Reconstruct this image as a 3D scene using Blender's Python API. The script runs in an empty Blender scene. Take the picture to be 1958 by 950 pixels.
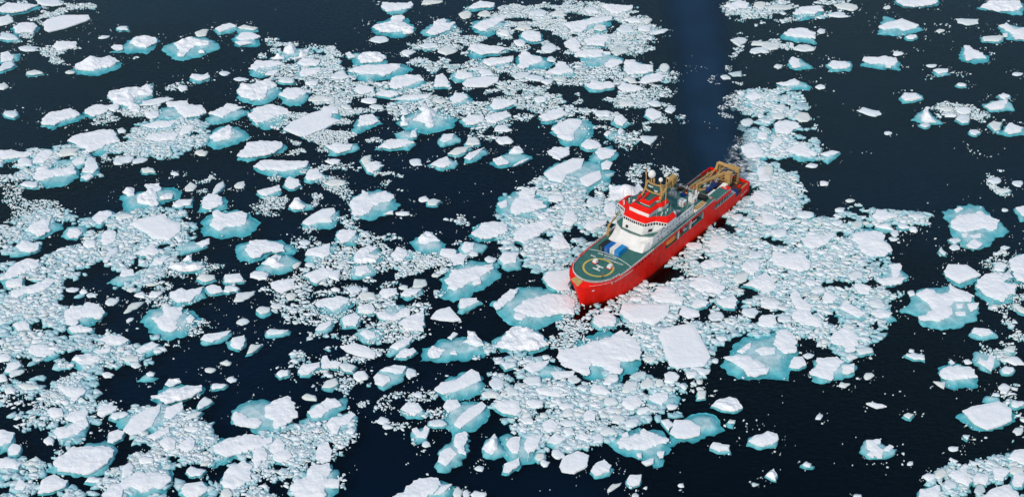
import bpy, bmesh, math, random
import numpy as np
from mathutils import Vector, noise
from mathutils.geometry import delaunay_2d_cdt

scene = bpy.context.scene
COL = scene.collection
R = math.radians

# ---------------------------------------------------------------- camera
cam_d = bpy.data.cameras.new('camera'); cam = bpy.data.objects.new('camera', cam_d); COL.objects.link(cam)
cam.location = (0, 0, 363.15); cam.rotation_euler = (math.pi/2 - 0.6121, 0, 0)
cam_d.sensor_fit = 'HORIZONTAL'; cam_d.angle = 2*math.atan(979/2614.7)
cam_d.clip_start = 1; cam_d.clip_end = 20000
scene.camera = cam

# ---------------------------------------------------------------- sky and sun
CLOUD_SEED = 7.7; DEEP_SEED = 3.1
SUN_EL, SUN_AZ = R(40), R(210)          # azimuth clockwise from +Y
w = bpy.data.worlds.new('World'); scene.world = w; w.use_nodes = True
nt = w.node_tree; nt.nodes.clear()
out = nt.nodes.new('ShaderNodeOutputWorld'); bg = nt.nodes.new('ShaderNodeBackground')
sky = nt.nodes.new('ShaderNodeTexSky'); sky.sky_type = 'NISHITA'; sky.sun_disc = False
sky.sun_elevation = SUN_EL; sky.sun_rotation = SUN_AZ; sky.altitude = 200
sky.air_density = 1.0; sky.dust_density = 2.0; sky.ozone_density = 2.0
bg.inputs['Strength'].default_value = 0.15
# broken thin cloud, seen from below on a flat layer
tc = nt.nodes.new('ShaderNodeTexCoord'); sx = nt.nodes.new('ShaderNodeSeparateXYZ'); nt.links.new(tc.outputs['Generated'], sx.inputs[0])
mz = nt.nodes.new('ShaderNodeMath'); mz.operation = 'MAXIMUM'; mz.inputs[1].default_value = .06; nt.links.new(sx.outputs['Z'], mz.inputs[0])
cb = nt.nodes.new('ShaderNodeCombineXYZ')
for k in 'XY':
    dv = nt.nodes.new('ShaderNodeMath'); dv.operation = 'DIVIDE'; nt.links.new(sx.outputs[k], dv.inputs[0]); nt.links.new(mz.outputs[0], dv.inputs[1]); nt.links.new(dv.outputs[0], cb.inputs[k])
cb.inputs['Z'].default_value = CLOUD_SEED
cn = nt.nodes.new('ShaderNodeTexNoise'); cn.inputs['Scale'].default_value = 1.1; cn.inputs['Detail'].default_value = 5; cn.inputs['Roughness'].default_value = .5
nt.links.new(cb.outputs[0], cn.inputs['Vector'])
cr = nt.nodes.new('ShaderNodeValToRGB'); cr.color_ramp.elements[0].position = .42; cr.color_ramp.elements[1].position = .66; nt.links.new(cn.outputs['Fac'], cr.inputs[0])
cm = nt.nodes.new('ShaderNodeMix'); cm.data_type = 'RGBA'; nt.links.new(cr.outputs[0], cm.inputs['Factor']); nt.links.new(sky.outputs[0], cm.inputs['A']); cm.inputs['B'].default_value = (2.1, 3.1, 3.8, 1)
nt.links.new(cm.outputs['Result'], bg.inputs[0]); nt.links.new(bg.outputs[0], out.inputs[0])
sd = bpy.data.lights.new('sun', 'SUN'); sun = bpy.data.objects.new('sun', sd); COL.objects.link(sun)
sd.energy = 2.05; sd.angle = R(0.53); sd.color = (1.0, 0.89, 0.75)
sv = Vector((math.sin(SUN_AZ)*math.cos(SUN_EL), math.cos(SUN_AZ)*math.cos(SUN_EL), math.sin(SUN_EL)))
sun.rotation_euler = sv.to_track_quat('Z', 'Y').to_euler(); sun.location = sv*500
scene.view_settings.view_transform = 'Standard'; scene.view_settings.look = 'None'
scene.view_settings.exposure = 0.0; scene.view_settings.gamma = 1.0
scene.cycles.use_denoising = True
scene.cycles.max_bounces = 8; scene.cycles.transparent_max_bounces = 12; scene.cycles.caustics_reflective = False
scene.cycles.diffuse_bounces = 3

# ---------------------------------------------------------------- helpers
def mat(name, col=None, rough=.6, metal=0, spec=.5):
    m = bpy.data.materials.new(name); m.use_nodes = True
    b = m.node_tree.nodes['Principled BSDF']
    if col: b.inputs['Base Color'].default_value = (*col, 1)
    b.inputs['Roughness'].default_value = rough; b.inputs['Metallic'].default_value = metal
    b.inputs['Specular IOR Level'].default_value = spec
    return m, m.node_tree, b

def ramp_noise(nt, scale, stops, detail=4, rough=.55, coord='Object', vec=None, fac=None):
    """noise -> colour ramp; returns the ramp's colour socket and the noise node"""
    tc = nt.nodes.new('ShaderNodeTexCoord'); n = nt.nodes.new('ShaderNodeTexNoise')
    n.inputs['Scale'].default_value = scale; n.inputs['Detail'].default_value = detail; n.inputs['Roughness'].default_value = rough
    src = tc.outputs[coord]
    if vec:
        mp = nt.nodes.new('ShaderNodeMapping'); mp.inputs['Scale'].default_value = vec
        nt.links.new(src, mp.inputs[0]); src = mp.outputs[0]
    nt.links.new(src, n.inputs['Vector'])
    r = nt.nodes.new('ShaderNodeValToRGB'); e = r.color_ramp.elements
    while len(e) < len(stops): e.new(.5)
    for k, (p, c) in zip(e, stops): k.position = p; k.color = (*c, 1)
    nt.links.new(n.outputs['Fac'], r.inputs[0])
    return r.outputs[0], n

def bump(nt, b, scale, strength, dist, detail=4, vec=None, coord='Object'):
    tc = nt.nodes.new('ShaderNodeTexCoord'); n = nt.nodes.new('ShaderNodeTexNoise'); bp = nt.nodes.new('ShaderNodeBump')
    n.inputs['Scale'].default_value = scale; n.inputs['Detail'].default_value = detail
    src = tc.outputs[coord]
    if vec:
        mp = nt.nodes.new('ShaderNodeMapping'); mp.inputs['Scale'].default_value = vec
        nt.links.new(src, mp.inputs[0]); src = mp.outputs[0]
    nt.links.new(src, n.inputs['Vector'])
    bp.inputs['Strength'].default_value = strength; bp.inputs['Distance'].default_value = dist
    nt.links.new(n.outputs['Fac'], bp.inputs['Height'])
    if b is not None: nt.links.new(bp.outputs[0], b.inputs['Normal'])
    return bp

def painted(name, col, rough=.5, var=.12, wear=None, scale=.35, vec=None):
    """paint with faint blotches and optional wear colour"""
    m, nt, b = mat(name, col, rough, spec=.22)
    d = tuple(c*(1-var) for c in col); l = tuple(min(1, c*(1+var*.5)) for c in col)
    st = [(.3, d), (.6, l)] if not wear else [(.27, wear), (.36, d), (.65, l)]
    c, n = ramp_noise(nt, scale, st, detail=6, rough=.6, vec=vec)
    nt.links.new(c, b.inputs['Base Color'])
    return m

def add_mesh(name, verts, faces, mats, parent=None, loc=(0, 0, 0), smooth=False, idx=None):
    me = bpy.data.meshes.new(name); me.from_pydata(verts, [], faces)
    for m in (mats if isinstance(mats, (list, tuple)) else [mats]): me.materials.append(m)
    if idx is not None: me.polygons.foreach_set('material_index', idx)
    if smooth: me.polygons.foreach_set('use_smooth', [True]*len(faces))
    me.update()
    o = bpy.data.objects.new(name, me); COL.objects.link(o); o.location = loc
    if parent: o.parent = parent
    return o

def tag(o, label=None, cat=None, group=None, kind=None):
    for k, v in (('label', label), ('category', cat), ('group', group), ('kind', kind)):
        if v: o[k] = v
    return o

def empty(name, loc=(0, 0, 0), rz=0):
    o = bpy.data.objects.new(name, None); COL.objects.link(o); o.location = loc; o.rotation_euler = (0, 0, rz)
    o.empty_display_size = .5
    return o

# ---------------------------------------------------------------- water
def water_material():
    m = bpy.data.materials.new('sea_water'); m.use_nodes = True; nt = m.node_tree; nt.nodes.clear()
    o = nt.nodes.new('ShaderNodeOutputMaterial')
    tr = nt.nodes.new('ShaderNodeBsdfTransparent'); gl = nt.nodes.new('ShaderNodeBsdfGlossy'); mx = nt.nodes.new('ShaderNodeMixShader')
    fr = nt.nodes.new('ShaderNodeFresnel'); fr.inputs['IOR'].default_value = 1.33
    gl.inputs['Roughness'].default_value = .10; gl.inputs['Color'].default_value = (.78, 1, 1, 1)
    b1 = bump(nt, None, .32, .5, .3, 6, (1.0, 1.9, 1), 'Object')
    nt.links.new(b1.outputs[0], gl.inputs['Normal']); nt.links.new(b1.outputs[0], fr.inputs['Normal'])
    ge = nt.nodes.new('ShaderNodeNewGeometry'); iv = nt.nodes.new('ShaderNodeMath'); iv.operation = 'SUBTRACT'; iv.inputs[0].default_value = 1
    ml = nt.nodes.new('ShaderNodeMath'); ml.operation = 'MULTIPLY'      # straight (unrefracted) rays: no total reflection from below
    nt.links.new(ge.outputs['Backfacing'], iv.inputs[1]); nt.links.new(iv.outputs[0], ml.inputs[0]); nt.links.new(fr.outputs[0], ml.inputs[1])
    nt.links.new(ml.outputs[0], mx.inputs[0]); nt.links.new(tr.outputs[0], mx.inputs[1]); nt.links.new(gl.outputs[0], mx.inputs[2])
    nt.links.new(mx.outputs[0], o.inputs['Surface'])
    va = nt.nodes.new('ShaderNodeVolumeAbsorption'); va.inputs['Color'].default_value = (.25, .83, .87, 1); va.inputs['Density'].default_value = .52
    nt.links.new(va.outputs[0], o.inputs['Volume'])
    return m
WATER = water_material()
UPWELL_TINT, nt_, b_ = mat('painted_upwelling', (.004, .02, .045), 1.0, spec=0)
c_, n_ = ramp_noise(nt_, .0045, [(.42, (.003, .007, .012)), (.62, (.007, .036, .08))], detail=3)  # upwelling light and blue sky reflection painted as noise patches on the floor
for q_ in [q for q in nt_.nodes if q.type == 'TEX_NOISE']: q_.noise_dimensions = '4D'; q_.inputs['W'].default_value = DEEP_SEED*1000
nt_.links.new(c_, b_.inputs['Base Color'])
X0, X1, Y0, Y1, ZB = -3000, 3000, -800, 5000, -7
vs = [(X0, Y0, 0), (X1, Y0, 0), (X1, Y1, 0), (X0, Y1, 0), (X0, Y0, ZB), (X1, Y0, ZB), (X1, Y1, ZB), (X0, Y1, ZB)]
sea = add_mesh('sea_water', vs, [(0, 1, 2, 3), (7, 6, 5, 4), (0, 4, 5, 1), (1, 5, 6, 2), (2, 6, 7, 3), (3, 7, 4, 0)], [WATER, UPWELL_TINT], idx=[0, 1, 1, 1, 1, 1])
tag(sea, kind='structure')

# ---------------------------------------------------------------- ice
def snow_material():
    m, nt, b = mat('snow', (.84, .85, .88), .75, spec=.25)
    c, n = ramp_noise(nt, .12, [(.26, (.72, .79, .83)), (.38, (.81, .835, .865)), (.55, (.86, .86, .875)), (.7, (.88, .875, .87))], detail=7, rough=.65)
    nt.links.new(c, b.inputs['Base Color'])
    bump(nt, b, .7, .35, .3, 7)
    return m
SNOW = snow_material()
def shelf_material():
    m, nt, b = mat('submerged_ice', (.6, .75, .78), .5, spec=.2)
    c, n = ramp_noise(nt, .22, [(.26, (.19, .36, .39)), (.44, (.37, .56, .59)), (.57, (.52, .67, .70)), (.70, (.72, .79, .80))], detail=6, rough=.6)
    nt.links.new(c, b.inputs['Base Color'])
    bump(nt, b, .8, .5, .3, 6)
    return m
SHELF = shelf_material()
def slush_material():
    m, nt, b = mat('slush_ice', (.6, .7, .73), .6, spec=.2)
    c, n = ramp_noise(nt, .5, [(.30, (.40, .55, .59)), (.48, (.58, .68, .72)), (.68, (.78, .82, .84))], detail=6, rough=.6)
    nt.links.new(c, b.inputs['Base Color']); return m
SLUSH = slush_material()
def brash_material():
    m, nt, b = mat('brash_snow', (.8, .83, .86), .75, spec=.25)
    g = nt.nodes.new('ShaderNodeNewGeometry'); r = nt.nodes.new('ShaderNodeValToRGB'); e = r.color_ramp.elements
    e[0].position = 0; e[0].color = (.46, .60, .66, 1); e[1].position = 1; e[1].color = (.85, .86, .87, 1)
    k = e.new(.45); k.color = (.70, .76, .80, 1); k = e.new(.06); k.color = (.72, .74, .70, 1)
    nt.links.new(g.outputs['Random Per Island'], r.inputs[0]); nt.links.new(r.outputs[0], b.inputs['Base Color'])
    bump(nt, b, 1.5, .5, .2, 5)
    return m
BRASH_M = brash_material()

rng = np.random.default_rng(11)
def resample(P, step, jit):
    P = np.array(P, float); out = []
    for i in range(len(P)):
        a, b = P[i], P[(i+1) % len(P)]; L = np.linalg.norm(b-a); n = max(1, int(round(L/step)))
        d = (b-a)/max(L, 1e-6); nrm = np.array([-d[1], d[0]])
        for k in range(n):
            q = a + (b-a)*k/n
            nz = noise.noise((q[0]*.22, q[1]*.22, 3.1+len(P)))*2.0 + noise.noise((q[0]*.6, q[1]*.6, 9.3))*1.7 + noise.noise((q[0]*1.4, q[1]*1.4, 7.7))*1.0
            out.append(q + nrm*(nz*jit))
    return np.array(out)
def inside(P, Q):
    x, y = Q[:, 0], Q[:, 1]; r = np.zeros(len(Q), bool)
    for i in range(len(P)):
        ax, ay = P[i-1]; bx, by = P[i]
        c = ((ay > y) != (by > y))
        if ay != by: r ^= c & (x < (bx-ax)*(y-ay)/(by-ay)+ax)
    return r
def edge_dist(P, Q):
    A = P; B = np.roll(P, -1, 0); D = B-A; L = (D**2).sum(1)+1e-9; r = np.full(len(Q), 1e9)
    for i in range(len(A)):
        t = np.clip(((Q-A[i])@D[i])/L[i], 0, 1); r = np.minimum(r, np.linalg.norm(Q-A[i]-t[:, None]*D[i], axis=1))
    return r
def shell(P, step, jit, zfun, zlow, flare):
    """closed-topped irregular slab over outline P: (verts, faces)"""
    O = resample(P, step, jit)
    lo, hi = O.min(0), O.max(0); A = max((hi-lo).prod(), 1); s = max(step*1.05, math.sqrt(A/420))
    gx, gy = np.meshgrid(np.arange(lo[0], hi[0], s), np.arange(lo[1], hi[1], s*.87)); gx[1::2] += s*.5
    Q = np.c_[gx.ravel(), gy.ravel()]; Q = Q + rng.uniform(-.3, .3, Q.shape)*s
    Q = Q[inside(O, Q)]
    if len(Q): Q = Q[edge_dist(O, Q) > s*.45]
    n = len(O); V = [Vector(q) for q in O] + [Vector(q) for q in Q]
    v, e, f, *_ = delaunay_2d_cdt(V, [(i, (i+1) % n) for i in range(n)], [], 1, 1e-4)
    v = np.array([(q.x, q.y) for q in v]); d = edge_dist(O, v)
    z = zfun(v, d); V3 = [(a[0], a[1], c) for a, c in zip(v, z)]
    f = [tuple(t) for t in f]
    cnt = {}
    for t in f:
        for i in range(len(t)):
            a, b = t[i], t[(i+1) % len(t)]
            cnt[(a, b)] = 1
    F = list(f); low = {}; c0 = O.mean(0)
    def lowv(i):
        if i not in low:
            p = v[i]; r = p-c0; r = r/max(np.linalg.norm(r), .01)
            low[i] = len(V3); V3.append((p[0]+r[0]*flare, p[1]+r[1]*flare, zlow))
        return low[i]
    for (a, b) in list(cnt):
        if (b, a) not in cnt: F.append((b, a, lowv(a), lowv(b)))
    return V3, F
def area(P):
    P = np.array(P); x, y = P[:, 0], P[:, 1]; return abs((x*np.roll(y, -1)-y*np.roll(x, -1)).sum())/2
def cap_shell(P, cx, cy, t, wide):
    A = area(P); h = (.28 + .08*min(4, A**.25)) * rng.uniform(.8, 1.25)
    amp = {-1: .12, 0: .27, 1: .5, 2: .5}[t]; pk = np.array(P).mean(0) + rng.uniform(-.1, .1, 2)*math.sqrt(A)
    def zf(v, d):
        z = h*(.55+.45*np.clip(d/1.7, 0, 1))
        for i, (x, y) in enumerate(v):
            X, Y = x+cx, y+cy
            q = noise.noise((X*.16, Y*.16, 1.7)) + .6*noise.noise((X*.45, Y*.45, 5.2)) + .6*noise.noise((X*1.0, Y*1.0, 9.))
            k = min(1, d[i]/1.2)
            z[i] += amp*q*(.35+.65*k) + (.45*amp*max(0, noise.noise((X*.3, Y*.3, 33.)))*2.2*k)
            if t == 2: z[i] += 2.6*math.exp(-((x-pk[0])**2+(y-pk[1])**2)/(.10*A)) * k
            if t == 1: z[i] += 1.0*max(0, noise.noise((X*.22, Y*.22, 51.)))*2*k
        return np.maximum(z, .16)
    st = .85 if A > 25 else .7
    return shell(P, st, .14 if t == -1 else .15+.36*min(1, A/120), zf, -.3, .12)
def shelf_shell(P, cx, cy, caps):
    A = area(P); w = max(1.6, .42*math.sqrt(A/math.pi))
    def zf(v, d):
        k = np.clip(d/w, 0, 1); q_ = rng.uniform(.45, 1.2) if A < 150 else rng.uniform(.8, 1.7); z = -.95*q_ + .95*q_*(k*k*(3-2*k))**.75
        for i, (x, y) in enumerate(v):
            X, Y = x+cx, y+cy
            z[i] += .30*noise.noise((X*.12, Y*.12, 71.)) + .20*noise.noise((X*.5, Y*.5, 13.)) - .10
        return z
    return shell(P, 1.4, .3+.5*min(1, A/200), zf, -1.5, .25)

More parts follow.
